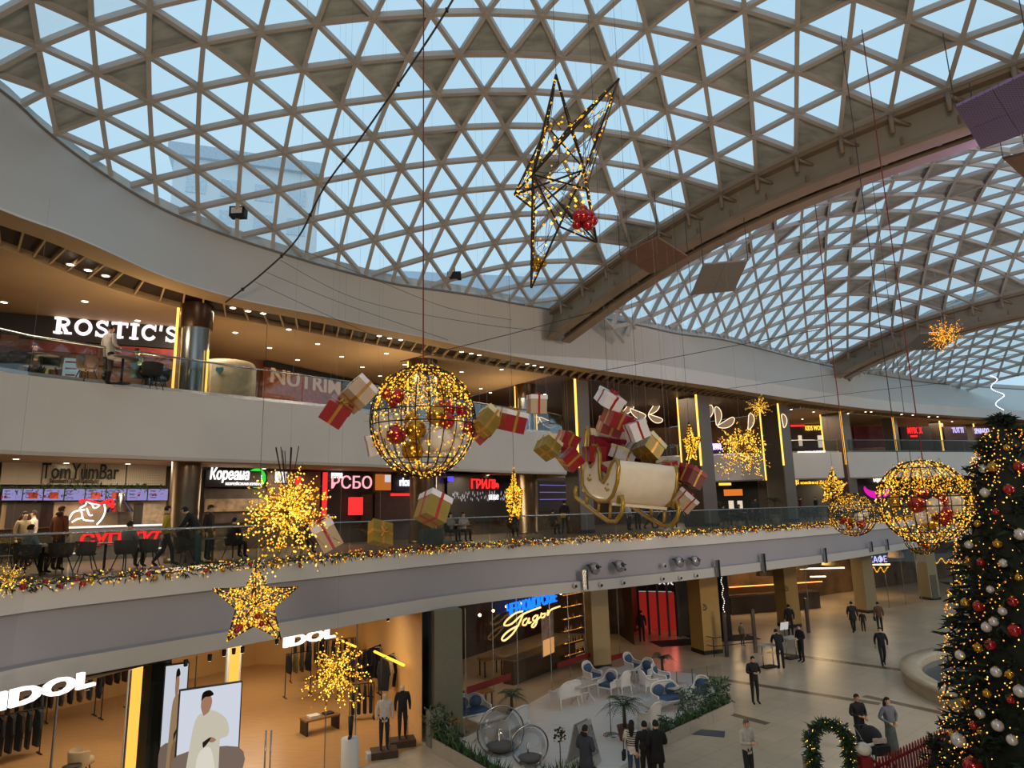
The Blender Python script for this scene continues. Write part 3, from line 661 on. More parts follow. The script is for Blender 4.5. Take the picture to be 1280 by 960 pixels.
for p, e in (((-8.5, 21.5, 4.1), 95), ((-11.5, 19, 4.1), 90), ((-6.8, 26.5, 4.1), 110), ((-11, 25.5, 4.1), 110), ((-15, 24, 4.1), 110), ((-12, 31.5, 4.1), 130)): area('shop_lamp', p, (p[0], p[1], 0), 2.2, e, (1, .86, .66))
def glass_wall(name, pts, z0, z1, step, label, m=None):
    root = tag(thing(name, label, None, pts[0]), kind='structure'); o0 = root.location
    W_ = walk(pts, step)
    W_ = [(p, t, n) for p, t, n in W_]+[(pts[-1], W_[-1][1], W_[-1][2])]
    for (p, t, n), (p2, t2, n2) in zip(W_[:-1], W_[1:]):
        if (p2-p).length < .1: continue
        a, b = xy(p, z0)-o0, xy(p2, z0)-o0; u_ = Vector((0, 0, z1-z0)); g = (b-a).normalized()*.02
        MB().add([a+g, b-g, b-g+u_, a+g+u_], [(0, 1, 2, 3)], m or M_SGLASS).obj('pane', root)
        MB().box(a+u_/2, (.028, .04, z1-z0), M_STEEL, None).obj('mullion', root)
    return root
glass_wall('window_1', [Vector((-11.6, 10, 0)), Vector((-8.9, 16.8, 0)), Vector((-7.5, 18.9, 0))], .05, 4.3, 1.7, 'clear shop window of the clothes shop at left')
glass_wall('window_2', [onz(405, 975, 0), onz(452, 959, 0)+Vector((-.2, .3, 0))], .05, 4.3, 1.3, 'clear glass panel beside the shop entrance')
glass_wall('window_3', [onz(583, 920, 0), onz(658, 878, 0)], .05, 4.3, 1.9, 'large cafe window below the blue sign')
glass_wall('window_4', [onz(690, 862, 0), onz(737, 836, 0)], .05, 4.3, 1.9, 'cafe window right of the cafe door')
glass_wall('window_5', [onz(760, 831, 0), onz(790, 815, 0)], .05, 4.3, 1.6, 'last cafe window beside the entrance passage')
# cafe interior: dark, with shelves of warm lights
wall('wall_cafe', [onz(532, 930, 0)+Vector((.3, .6, 0)), Vector((-5.5, 33, 0)), Vector((1.5, 44, 0)), Vector((6.2, 43, 0)), Vector((6.6, 39.5, 0))], 0, 4.6, mat('cafe_wall', '3A2417', .5, var=.4, scale=1.2), 'dark brown wall inside the cafe')
for i, p in enumerate(((-2.2, 30, 3.9), (1.5, 36, 3.9), (3.5, 40, 3.9))): area('cafe_lamp', p, (p[0], p[1], 0), 1.2, 40, (1, .62, .3))
sh = thing('bottle_shelf', 'tall lit bottle shelf inside the cafe right of the menu poster', 'shelf', onz(716, 838, 0)+Vector((.2, 1.2, 0)), .85)
M_AMB = emat('amber_shelf_glow', 'FFA63C', 2.2)
for k in range(6): MB().box((0, 0, .5+k*.58), (1.7, .35, .04), M_BROWN).obj('shelf_board', sh); MB().box((0, .0, .53+k*.58), (1.5, .03, .02), M_AMB).obj('shelf_light', sh)
bt = MB()
for k in range(6):
    for j in range(15):
        if random.random() < .8: bt.lathe([(.03, 0), (.035, .12), (.012, .18), (.012, .24)], 6, random.choice((mat('amber_glass_bottle', '8A4A12', .15), mat('green_glass_bottle', '23402A', .15), mat('clear_bottle', 'BBA37A', .15))), (-.75+j*.105, -.05, .54+k*.58))
tag(bt.obj('bottles', sh), kind='stuff')
cn = thing('bar_counter', 'long brown cafe counter behind the glass', 'counter', onz(655, 855, 0)+Vector((.9, 2.2, 0)), .95); MB().box((0, 0, .5), (5.5, .6, 1.0), mat('counter_front', '4A3A28', .5)).obj('front', cn); MB().box((0, 0, 1.03), (5.6, .75, .06), mat('counter_top', '6A5B48', .3)).obj('countertop', cn)
for i, (x, y, dx) in enumerate(((605, 850, 0), (618, 815, 0))):
    t_ = thing('dining_table', ('wooden table inside the cafe behind the glass, nearer one', 'wooden table inside the cafe, farther one')[i], 'table', onz(x, y+60, 0)+Vector((-.3, 2+2.2*i, 0)), .5)
    MB().box((0, 0, .74), (1.1, .7, .05), mat('oak_top', '8A6238', .4)).obj('tabletop', t_)
    for a in (-.45, .45):
        for b_ in (-.27, .27): MB().box((a, b_, .36), (.05, .05, .72), M_DARK).obj('leg', t_)
for i in range(9):   # pendant bulbs in the cafe
    p = at(600+i*17, 790+(i % 3)*6-i*3, 29+i*1.1); p.z = min(max(p.z, 3.2), 3.9)
    b_ = thing('pendant_bulb', 'small glowing pendant bulb hanging inside the cafe', 'lamp', p, group='pendant bulbs in the cafe')
    MB().ball((0, 0, 0), .07, emat('bulb_glow', 'FFD08A', 9, False)).obj('bulb', b_); MB().tube([(0, 0, .06), (0, 0, 4.5-p.z)], .008, 4, M_DARK).obj('cord', b_)
# red stripes on the cafe glass
for i, (x0, y0, x1, y1, A, B) in enumerate(((582, 863, 637, 845, CF[0], CF[1]), (695, 832, 737, 818, CF[0], CF[1]), (757, 824, 780, 818, onz(760, 831, 0), onz(790, 815, 0)))):
    a, b = onwall(A, B, x0, y0), onwall(A, B, x1, y1); n = Vector((.05, -.05, 0)); u_ = Vector((0, 0, .12))
    MB().add([a+n-u_, b+n-u_, b+n+u_, a+n+u_], [(0, 1, 2, 3)], mat('red_film', '7E1A14', .5)).obj('glass_stripe', None); tag(bpy.data.objects['glass_stripe'] if i == 0 else bpy.data.objects['glass_stripe.%03d' % i], ('red safety stripe on the large cafe window', 'red safety stripe on the window right of the cafe door', 'red safety stripe on the last cafe window')[i], 'stripe')
# entrance passage with glass doors and a red glow outside
EA, EB = onz(782, 800, 0), onz(880, 800, 0)
wall('wall_passage', [Vector((6.6, 39.5, 0)), onz(790, 792, 0), onz(800, 787, 0)], 0, 4.6, M_BROWN, 'dark left wall of the entrance passage')
wall('wall_passage', [onz(846, 795, 0), onz(905, 793, 0), Vector((13.5, 47, 0))], 0, 4.6, M_BROWN, 'dark wall right of the entrance doors')
dw = tag(thing('door_1', 'wide glazed entrance doors with dark frames and a red glow behind', None, onz(800, 792, 0)), kind='structure'); o0 = dw.location
A_, B_ = onz(800, 792, 0), onz(850, 796, 0)
for k in range(5):
    p = A_+(B_-A_)*k/4-o0; MB().box(p+Vector((0, 0, 1.9)), (.12, .12, 3.8), M_DARK).obj('door_frame', dw)
    if k < 4:
        q = A_+(B_-A_)*(k+1)/4-o0; MB().add([p, q, q+Vector((0, 0, 3.6)), p+Vector((0, 0, 3.6))], [(0, 1, 2, 3)], M_SGLASS).obj('pane', dw)
MB().box((B_-A_)/2+Vector((0, 0, 3.7)), ((B_-A_).length, .2, .3), M_DARK, Matrix.Rotation(atan2(B_.y-A_.y, B_.x-A_.x), 3, 'Z')).obj('door_header', dw)
n_ = Vector((-(B_-A_).y, (B_-A_).x, 0)).normalized()
rd = MB().add([A_+n_*2-Vector((1, 0, 0)), B_+n_*2+Vector((1, 0, 0)), B_+n_*2+Vector((1, 0, 2.3)), A_+n_*2+Vector((-1, 0, 2.3))], [(0, 1, 2, 3)], emat('red_led_wall', 'C83028', .42)); tag(rd.obj('red_backdrop'), 'red illuminated panel beyond the entrance doors', 'light panel')
rd = MB().add([A_+n_*2+Vector((-1, 0, 2.35)), B_+n_*2+Vector((1, 0, 2.35)), B_+n_*2+Vector((1, 0, 4.2)), A_+n_*2+Vector((-1, 0, 4.2))], [(0, 1, 2, 3)], mat('dark_header', '241C1A', .5)); tag(rd.obj('wall_vestibule'), 'dark header above the red panel', kind='structure')
area('red_glow', A_+n_*1.2+Vector((1.5, 0, 1.6)), A_-n_*6+Vector((1.5, 0, 0)), 2.2, 55, (1, .14, .09))
for i in range(5):
    q_ = A_+n_*1.9+(B_-A_)*(.1+.2*i)+Vector((0, 0, 2.9)); o = thing('silver_swirl', 'silver swirl light above the red glow, %s from the left' % ('first', 'second', 'third', 'fourth', 'fifth')[i], 'light', q_); MB().tube([Vector(((B_-A_).normalized()*(.35*cos(t)*(1-.1*t))).to_tuple())+Vector((0, 0, .22*sin(t)*(1-.1*t))) for t in [j*.6 for j in range(14)]], .035, 5, emat('swirl_silver', 'E8E4EA', 1.2, False)).obj('tube', o)
for i, (x0, y0, x1, y1) in enumerate(((826, 795, 875, 812), (890, 790, 940, 806), (862, 800, 905, 790))):
    a, b = onz(x0, y0, .01), onz(x1, y1, .01); c = (a+b)/2
    tag(MB().box(c, ((b-a).length*.7, 1.6, .02), mat('dark_doormat', '181513', .9), Matrix.Rotation(rotz_hall()-.5, 3, 'Z')).obj('doormat'), ('dark entrance mat left of the tan pillar', 'dark entrance mat right of the tan pillar', 'small dark mat behind the tan pillar')[i], 'mat')
# restaurants at far right of the ground floor
RF = [onz(925, 782, 0), onz(975, 776, 0), onz(1012, 770, 0), onz(1060, 772, 0)+Vector((0, .6, 0)), onz(1090, 765, 0), onz(1155, 752, 0), onz(1230, 740, 0)+Vector((0, 0, 0))]
BRF = inset(RF, 7)
wall('wall_restaurant', [Vector((13.5, 47, 0))]+BRF+[Vector((70, 85, 0))], 0, 4.6, mat('restaurant_wall', '5A4228', .6, var=.5, scale=.9), 'warm back wall of the far restaurants')
glass_wall('window_6', RF[2:4], .05, 4.3, 2.2, 'far restaurant window with counter behind')
glass_wall('window_7', RF[4:], .05, 4.3, 2.4, 'far glass front right of the shopper group')
for i in range(5):
    q = BRF[i+1]*.6+RF[i+1]*.4; area('restaurant_lamp', xy(q, 4.2), xy(q, 0), 1.6, 110, (1, .66, .32))
cf = thing('buffet_counter', 'long restaurant counter with a glowing orange edge at far right', 'counter', xy(RF[1]*.45+BRF[1]*.55, 0)); dv = (BRF[3]-BRF[1]); Rz = Matrix.Rotation(atan2(dv.y, dv.x), 3, 'Z')
MB().box(dv*.45+Vector((0, 0, .6)), (dv.length*1.1, .8, 1.2), mat('counter_dark', '2E2218', .5), Rz).obj('front', cf)
MB().box(dv*.45+Vector((.1, -.2, 2.15)), (dv.length*1.1, .08, .07), emat('orange_edge_light', 'FF9A48', 2.5)).obj('edge_light', cf) if False else MB().box(dv*.45+Vector((.25, -.4, 1.9)), (dv.length*1.15, .08, .07), emat('orange_edge_light', 'FF9A48', 2.5), Rz).obj('edge_light', cf)
MB().box(dv*.45+Vector((0, .1, 1.6)), (dv.length*1.1, .3, .5), mat('gantry', '5E452C', .5), Rz).obj('gantry', cf)
for i, (x, y, d) in enumerate(((957, 722, 44), (1000, 720, 48), (1040, 725, 50), (1122, 712, 55))):
    l_ = thing('pendant_lamp', ('large cream dome pendant lamp left of the tan pillar at the restaurant', 'large cream dome pendant lamp right of the tan pillar', 'large cream dome pendant lamp over the counter', 'cream dome pendant lamp in the farthest shop')[i], 'lamp', xy(at(x, y, d), 3.0), group=None)
    MB().lathe([(.62, 0), (.56, .35), (.35, .65), (.08, .78), (.05, 1.0)], 16, mat('linen_shade', 'C9B48A', .7)).obj('lamp_shade', l_); MB().tube([(0, 0, .9), (0, 0, 1.6)], .015, 4, M_DARK).obj('cord', l_); MB().ball((0, 0, .25), .12, emat('shade_bulb', 'FFDCA0', 3, False)).obj('bulb', l_)
for i, (x0, y0, x1, y1, d, lab) in enumerate(((1000, 711, 1055, 706, 50, 'long glowing ceiling tube over the far restaurant, upper one'), (1013, 721, 1032, 720, 53, 'short glowing ceiling tube over the far restaurant, lower one'), (1087, 706, 1112, 702, 53, 'white glowing ceiling tube in the farthest shop'))):
    a, b = at(x0, y0, d), at(x1, y1, d); a.z = b.z = min(a.z, 4.2); tag(MB().tube([a, b], .05, 6, emat('tube_light', 'FFE2AE', 5, False)).obj('tube_light'), lab, 'ceiling light')
# ------------------------------------------------------------------ hanging Christmas decorations
def roofz(P):
    return min(((n.x-P[0])**2+(n.y-P[1])**2, n.z) for n in list(N1.values())+list(N2.values()))[1]+.05
def hang(name, par, p, z1, r=.009, m=None, *_):
    if z1 > ZC+.01: z1 = roofz(p)
    p = Vector(p)
    if name == 'suspension_cord':
        n_ = {bA[0]: 'long red rope holding the large light ball by the left parapet', bB[0]: 'rope above the large light ball beside the tree', bC[0]: 'long red rope holding the small light ball', bD[0]: 'thin dark rope holding the smallest light ball'} if False else None
        o = MB().tube([(0, 0, 0), (0, 0, z1-p.z)], r, 5, m or M_CABLE).obj('rope', None, p); return o
    LINES.tube([p, (p.x, p.y, z1)], r*.8, 3, m or M_CABLE, caps=False)
LINES = MB()
def circ(c, r, ax, n=32):
    ax = Vector(ax).normalized(); x = ax.orthogonal().normalized(); y = ax.cross(x); return [Vector(c)+(x*cos(2*pi*i/n)+y*sin(2*pi*i/n))*r for i in range(n)]
def bauble(p, r, m, label, group, parent=None):
    o = thing('bauble', label, 'bauble', p, group=group) if parent is None else None
    bl_ = MB().ball((0, 0, 0), r, m, 16, 10).obj('ball', o); MB().lathe([(.02+r*.12, r*.95), (.02+r*.12, r*1.12), (.001, r*1.13)], 8, M_GOLD).obj('cap', bl_); return o
def light_ball(px, py, d, r, label, n, zc=17.5, cordname='red cord', squash=1.06, ornaments=()):
    c = at(px, py, d); root = thing('light_ball', label, 'light ball', c)
    fr = MB()
    for k in range(12):
        a = pi*k/12; fr.tube([Vector((cos(a)*sin(t), sin(a)*sin(t), cos(t)*squash))*r for t in [2*pi*i/28 for i in range(28)]], .011*max(1, r), 4, M_WIRED, closed=True)
    for z in (.12, -.1): fr.tube([(cos(t)*r*sqrt(1-z*z), sin(t)*r*sqrt(1-z*z), z*r*squash) for t in [2*pi*i/36 for i in range(36)]], .012, 4, M_WIRED, closed=True)
    for z in (-.7, .8): fr.tube([(cos(t)*r*sqrt(1-z*z), sin(t)*r*sqrt(1-z*z), z*r*squash) for t in [2*pi*i/24 for i in range(24)]], .011, 4, M_WIRED, closed=True)
    fr.obj('wire_cage', root)
    b = MB(); w = MB()
    for i in range(n):
        t = rnd(-1, 1); t = -1+2*((i+.5)/n) if random.random() < .6 else t; a = rnd(0, 2*pi)
        if -.12 < t < .22 and random.random() < .45: continue
        if t < -.1 and random.random() < .35: continue
        q = sqrt(max(0, 1-t*t)); p = Vector((q*cos(a), q*sin(a), t*squash))*r*rnd(.93, 1.03); b.octa(p, r*rnd(.012, .024), M_GOLDL if random.random() < .75 else M_GOLDL2)
        if i % 4 == 0: w.tube([p, p+Vector((rnd(-1, 1), rnd(-1, 1), rnd(-1, 1))).normalized()*r*.16], .004*max(1, r), 3, M_WIRE, caps=False)
    for i in range(int(n*.25)):      # strands drooping through the upper half
        a = rnd(0, 2*pi); q = rnd(0, .8); p = Vector((q*cos(a), q*sin(a), rnd(.25, .9)*sqrt(1-q*q)))*r; b.octa(p, r*.012, M_GOLDL)
    tag(b.obj('fairy_lights', root), kind='stuff'); tag(w.obj('light_strand', root), kind='stuff')
    fl_ = MB()
    for k in range(7):
        a = 2*pi*k/7+.3; fl_.tube([Vector((cos(a)*sin(t), sin(a)*sin(t), -cos(t)*squash))*r*.9 for t in (.05, .5, .9)], .01, 4, M_GOLD)
    fl_.obj('bottom_tray', root)
    for (x, y, z, br, cn) in ornaments:
        m = {'red': M_RED, 'gold': M_GOLD, 'white': M_CREAM}[cn]
        bauble(c+(RT*x+UP*z+FW*y)*r, br*r, m, cn.replace('white', 'pearl white')+' bauble lying inside '+label.split(' of ')[0].replace('large ', 'the large ').replace('small ', 'the small '), 'baubles inside '+label)
    return c, root
bA, rA = light_ball(529, 526, 14, 1.12, 'large ball of warm lights hanging before the left second floor parapet', 1500, ornaments=(
    (-.62, -.3, .52, .13, 'red'), (-.42, -.4, .48, .14, 'red'), (-.55, -.2, .34, .1, 'red'), (.30, -.3, .12, .20, 'gold'), (.42, -.15, .22, .2, 'red'), (.75, -.1, .2, .13, 'red'), (.48, -.35, .02, .16, 'red'), (-.42, -.5, -.22, .19, 'red'),
    (.62, -.1, -.08, .17, 'white'), (.35, -.3, -.32, .26, 'white'), (.12, .1, -.42, .24, 'white'), (.85, 0, -.12, .14, 'red'), (-.1, -.3, -.15, .2, 'gold'), (-.2, 0, -.55, .22, 'gold'), (-.68, -.1, -.12, .22, 'white'), (-.25, .2, .0, .16, 'gold'), (.55, .2, -.45, .2, 'white')))
tag(hang('suspension_cord', rA, bA+Vector((0, 0, 1.15)), 19.2, .016, M_REDC, 'cord'), 'long red rope holding the large light ball by the left parapet', 'rope')
bB, rB = light_ball(1155, 627, 15, .96, 'large ball of warm lights hanging left of the Christmas tree', 1700, squash=.98, ornaments=(
    (-.25, -.3, .25, .15, 'red'), (-.42, -.4, .0, .2, 'red'), (-.12, -.55, .0, .18, 'white'), (.15, -.4, .12, .15, 'red'), (.15, -.5, -.18, .19, 'red'), (.5, -.3, .0, .22, 'white'), (-.3, -.4, -.25, .2, 'white'), (-.75, -.1, .02, .16, 'gold'), (.35, -.2, -.38, .18, 'red'), (-.05, -.3, -.42, .18, 'gold'), (.72, -.1, .05, .14, 'white')))
tag(hang('suspension_cord', rB, bB+Vector((.1, 0, .95)), 17.6, .013, M_REDC, 'cord'), 'long red rope above the large light ball beside the tree', 'rope')
tag(hang('suspension_cord', rB, bB+Vector((-.35, .2, .8)), 17.0, .010, M_CABLE, 'cord'), 'thin dark rope above the large light ball beside the tree', 'rope')
bC, rC = light_ball(1065, 643, 22, .73, 'small ball of warm lights hanging before the far railing', 800, squash=.97, ornaments=((-.5, -.3, -.2, .2, 'red'), (.1, -.4, -.05, .2, 'white'), (.45, -.3, .1, .17, 'white'), (.15, -.5, -.35, .2, 'red'), (-.2, -.3, -.2, .16, 'gold'), (-.2, -.2, -.5, .17, 'red')))
tag(hang('suspension_cord', rC, bC+Vector((0, 0, .72)), 17.8, .018, M_REDC, 'cord'), 'long red rope holding the small light ball before the far railing', 'rope')
bD, rD = light_ball(1152, 674, 22, .52, 'smallest light ball half hidden under the large one beside the tree', 300, squash=.95, ornaments=((-.3, -.4, -.1, .25, 'red'), (.3, -.4, .0, .25, 'white'), (0, -.5, -.3, .2, 'red')))
tag(hang('suspension_cord', rD, bD+Vector((0, 0, .5)), 17, .01, M_CABLE, 'cord'), 'thin dark rope holding the smallest light ball beside the tree', 'rope')
# bursts of light
def burst(px, py, d, r, n, label, seed, spikes=0, down=0, up=17.5, bs=1.0, mats=(M_GOLDL, M_GOLDL2)):
    random.seed(seed); c = at(px, py, d); root = thing('light_burst', label, 'light burst', c); w = MB(); b = MB()
    for i in range(n):
        v = Vector((random.gauss(0, 1), random.gauss(0, 1), random.gauss(0, 1))).normalized(); L = r*rnd(.55, 1.0)
        if v.z < -.5: L *= 1+down
        k = v*L; w.tube([(0, 0, 0), k*.5, k], [.006*r, .006*r, .004*r], 3, M_WIRE, caps=False)
        for t in range(int(7*bs)+1):
            q = k*rnd(.25, 1.0)+Vector((rnd(-1, 1), rnd(-1, 1), rnd(-1, 1)))*r*.035; b.octa(q, r*rnd(.012, .024), random.choice(mats))
    for i in range(spikes):
        a = rnd(0, 2*pi); v = Vector((cos(a)*rnd(.1, .5), sin(a)*rnd(.1, .5), rnd(.8, 1))).normalized(); w.tube([v*r*.5, v*r*1.22], .009, 4, M_WIRED)
    w.ball((0, 0, 0), r*.06, M_WIRE, 8, 6)
    tag(w.obj('rods', root), kind='stuff'); tag(b.obj('fairy_lights', root), kind='stuff')
    if up: hang('suspension_wire', root, c, up, .003, M_WIREG)
    return c
burst(360, 638, 13, 1.05, 170, 'big burst of gold lights with bare spikes over the left railing', 3, spikes=9, down=.35)
burst(421, 840, 14, .86, 100, 'round burst of gold lights before the clothes shop entrance', 4, up=16)
burst(927, 558, 19, .86, 120, 'wide burst of gold lights right of the second pillar', 5, down=.35)
burst(948, 508, 21, .45, 70, 'small round burst of gold lights above the wide one', 6)
burst(1180, 420, 20, .62, 90, 'burst of orange gold lights under the far steel arch', 8, up=19, mats=(emat('orange_fairy_light', 'FFA038', 3, False), M_GOLDL))
burst(8, 722, 11.5, .38, 40, 'small burst of gold lights cut by the left frame edge', 9, up=14)
# wire stars
def star3(name, label, tips, inner, c1, c2, d, red=(), nb=300, dens=40, rad=.016, up=None, seed=1, thick=.5, gold=0):
    random.seed(seed)
    T = [at(x, y, d+(0 if len(q) < 1 else q[0])) for x, y, *q in tips]; I = [at(x, y, d) for x, y in inner]
    A, B = at(c1[0], c1[1], d-thick), at(c2[0], c2[1], d+thick); o0 = (A+B)/2; root = thing(name, label, 'star', o0)
    fr = MB(); n = len(T); seg = []
    for i in range(n):
        a, b_ = I[i-1], I[i]
        for s in ((T[i], a), (T[i], b_), (T[i], A), (T[i], B), (a, A), (a, B)): fr.tube([s[0]-o0, s[1]-o0], rad, 4, M_WIRED); seg.append(s)
    fr.obj('frame', root)
    w = MB(); b = MB()
    faces = []
    for i in range(n):
        for k in (I[i-1], I[i]):
            for q in (A, B): faces.append((T[i], k, q))
    def pt(f_):
        u_, v_ = random.random(), random.random()
        if u_+v_ > 1: u_, v_ = 1-u_, 1-v_
        return f_[0]+(f_[1]-f_[0])*u_+(f_[2]-f_[0])*v_-o0
    for i in range(dens):
        f_ = random.choice(faces); w.tube([pt(f_), pt(f_), pt(f_)], rad*.35, 3, M_WIRED if random.random() < .6 else M_WIRE, caps=False)
    for i in range(nb):
        f_ = random.choice(faces); b.octa(pt(f_), rad*rnd(.9, 1.7), M_GOLDL if random.random() < .7 else M_GOLDL2)
    for i in range(nb//3):
        s = random.choice(seg); b.octa(s[0]+(s[1]-s[0])*random.random()-o0, rad*rnd(1.0, 1.8), M_GOLDL)
    tag(w.obj('wire_tangle', root), kind='stuff'); tag(b.obj('fairy_lights', root), kind='stuff')
    for (x, y, r_, cn) in red:
        bauble(at(x, y, d+rnd(-.2, .2)), r_, M_RED if cn == 'r' else M_GOLD, ('red' if cn == 'r' else 'gold')+' bauble inside the '+label, 'baubles in '+label)
    if up: hang('suspension_wire', root, T[0], up, .007)
    return root
random.seed(2)
star3('wire_star', 'big dark wire star hanging under the nearer glass roof', [(695, 93), (774, 98, -.4), (746, 303), (664, 360), (643, 243)], [(712, 158), (733, 236), (699, 283), (668, 262), (684, 158)], (666, 218), (731, 212), 13,
      [(x+rnd(-1, 1), y, rnd(.09, .13), 'r') for x, y in ((722, 270), (730, 262), (736, 270), (728, 278), (735, 281), (721, 281), (741, 276), (729, 270))]+[(x, y, .08, 'g') for x, y in ((667, 328), (673, 325), (679, 329), (670, 335))], nb=190, dens=110, rad=.022, up=20.6, seed=12)
star3('wire_star', 'flat five pointed star of dense gold lights left of the clothes shop sign', [(320, 706), (372, 734), (351, 799), (284, 801), (266, 736)], [(335, 735), (342, 760), (318, 782), (295, 761), (306, 736)], (319, 755), (319, 755), 13,
      [(x, y, rnd(.05, .07), 'r') for x, y in ((322, 770), (331, 777), (308, 782), (296, 788), (336, 772), (327, 780), (300, 784))]+[(x, y, .06, 'g') for x, y in ((329, 771), (335, 781), (316, 775))], nb=750, dens=120, rad=.014, up=12, seed=3, thick=.15)
star3('light_star', 'narrow golden star seen edge on before the food court', [(642, 584), (653, 612), (648, 648), (638, 652), (632, 612)], [(646, 608), (652, 630), (643, 640), (633, 630), (638, 608)], (642, 620), (642, 622), 18, (), nb=520, dens=60, rad=.016, up=14.6, seed=4, thick=.3)
star3('light_star', 'golden star hanging before the second pillar', [(861, 528), (876, 547), (871, 577), (859, 581), (854, 550)], [(867, 545), (871, 562), (865, 570), (858, 563), (858, 547)], (864, 556), (865, 557), 18, (), nb=300, dens=60, rad=.018, up=16, seed=5, thick=.25)
star3('light_star', 'pale gold star hanging behind the small light ball', [(1040, 584), (1060, 603), (1056, 630), (1028, 628), (1022, 602)], [(1047, 600), (1052, 614), (1041, 622), (1030, 613), (1034, 600)], (1040, 608), (1041, 608), 25, (), nb=360, dens=80, rad=.018, up=17, seed=6, thick=.3)
# gifts
M_GRED = mat('gift_red', '8C1B22', .35, var=.08, coat=.3); M_GWHITE = mat('gift_white', 'D8D6DA', .45, var=.03); M_GGOLD = mat('gift_gold', '8F7A35', .4, .35, var=.1); M_GCREAM = mat('gift_cream', 'CFC79E', .5, var=.05)
M_GTAN = mat('gift_tan', 'B09A80', .5, var=.05); M_RIBG = mat('ribbon_gold', 'B9893F', .3, .4); M_RIBR = mat('ribbon_red', 'A0161F', .35); M_GDRED = mat('gift_dark_red', '611318', .4, var=.1)
GM = {'red': M_GRED, 'white': M_GWHITE, 'gold': M_GGOLD, 'cream': M_GCREAM, 'tan': M_GTAN, 'dark': M_GDRED}
def gift(px, py, d, w, h, box, lid, rib, tilt, label, wire=True):
    c = at(px, py, d); s = w; root = thing('gift_box', label, 'gift', c, tilt)
    MB().box((0, 0, -.08*h), (s, s, h*.84), GM[box]).obj('box', root)
    MB().box((0, 0, h*.42), (s*1.06, s*1.06, h*.24), GM[lid]).obj('lid', root)
    m = M_RIBR if rib == 'red' else M_RIBG; r_ = MB(); k = s*.13; e = s*1.075
    r_.box((0, 0, h*.42), (k, e, h*.255), m).box((0, 0, h*.42), (e, k, h*.255), m).box((0, 0, -.08*h), (k, s*1.012, h*.85), m).box((0, 0, -.08*h), (s*1.012, k, h*.85), m); rb_ = r_.obj('ribbon', root)
    bo = MB()
    for a in (0, 2.1, 4.2, 1.0): bo.tube([(0, 0, h*.54), (cos(a)*s*.16, sin(a)*s*.16, h*.54+s*.14), (cos(a)*s*.28, sin(a)*s*.28, h*.54+s*.06), (0, 0, h*.545)], s*.03, 4, m)
    bo.obj('bow', rb_)
    if wire: hang('suspension_wire', root, c, min(19.0, 16.2+rnd(0, .6)), .0022, M_WIREG)
random.seed(21)
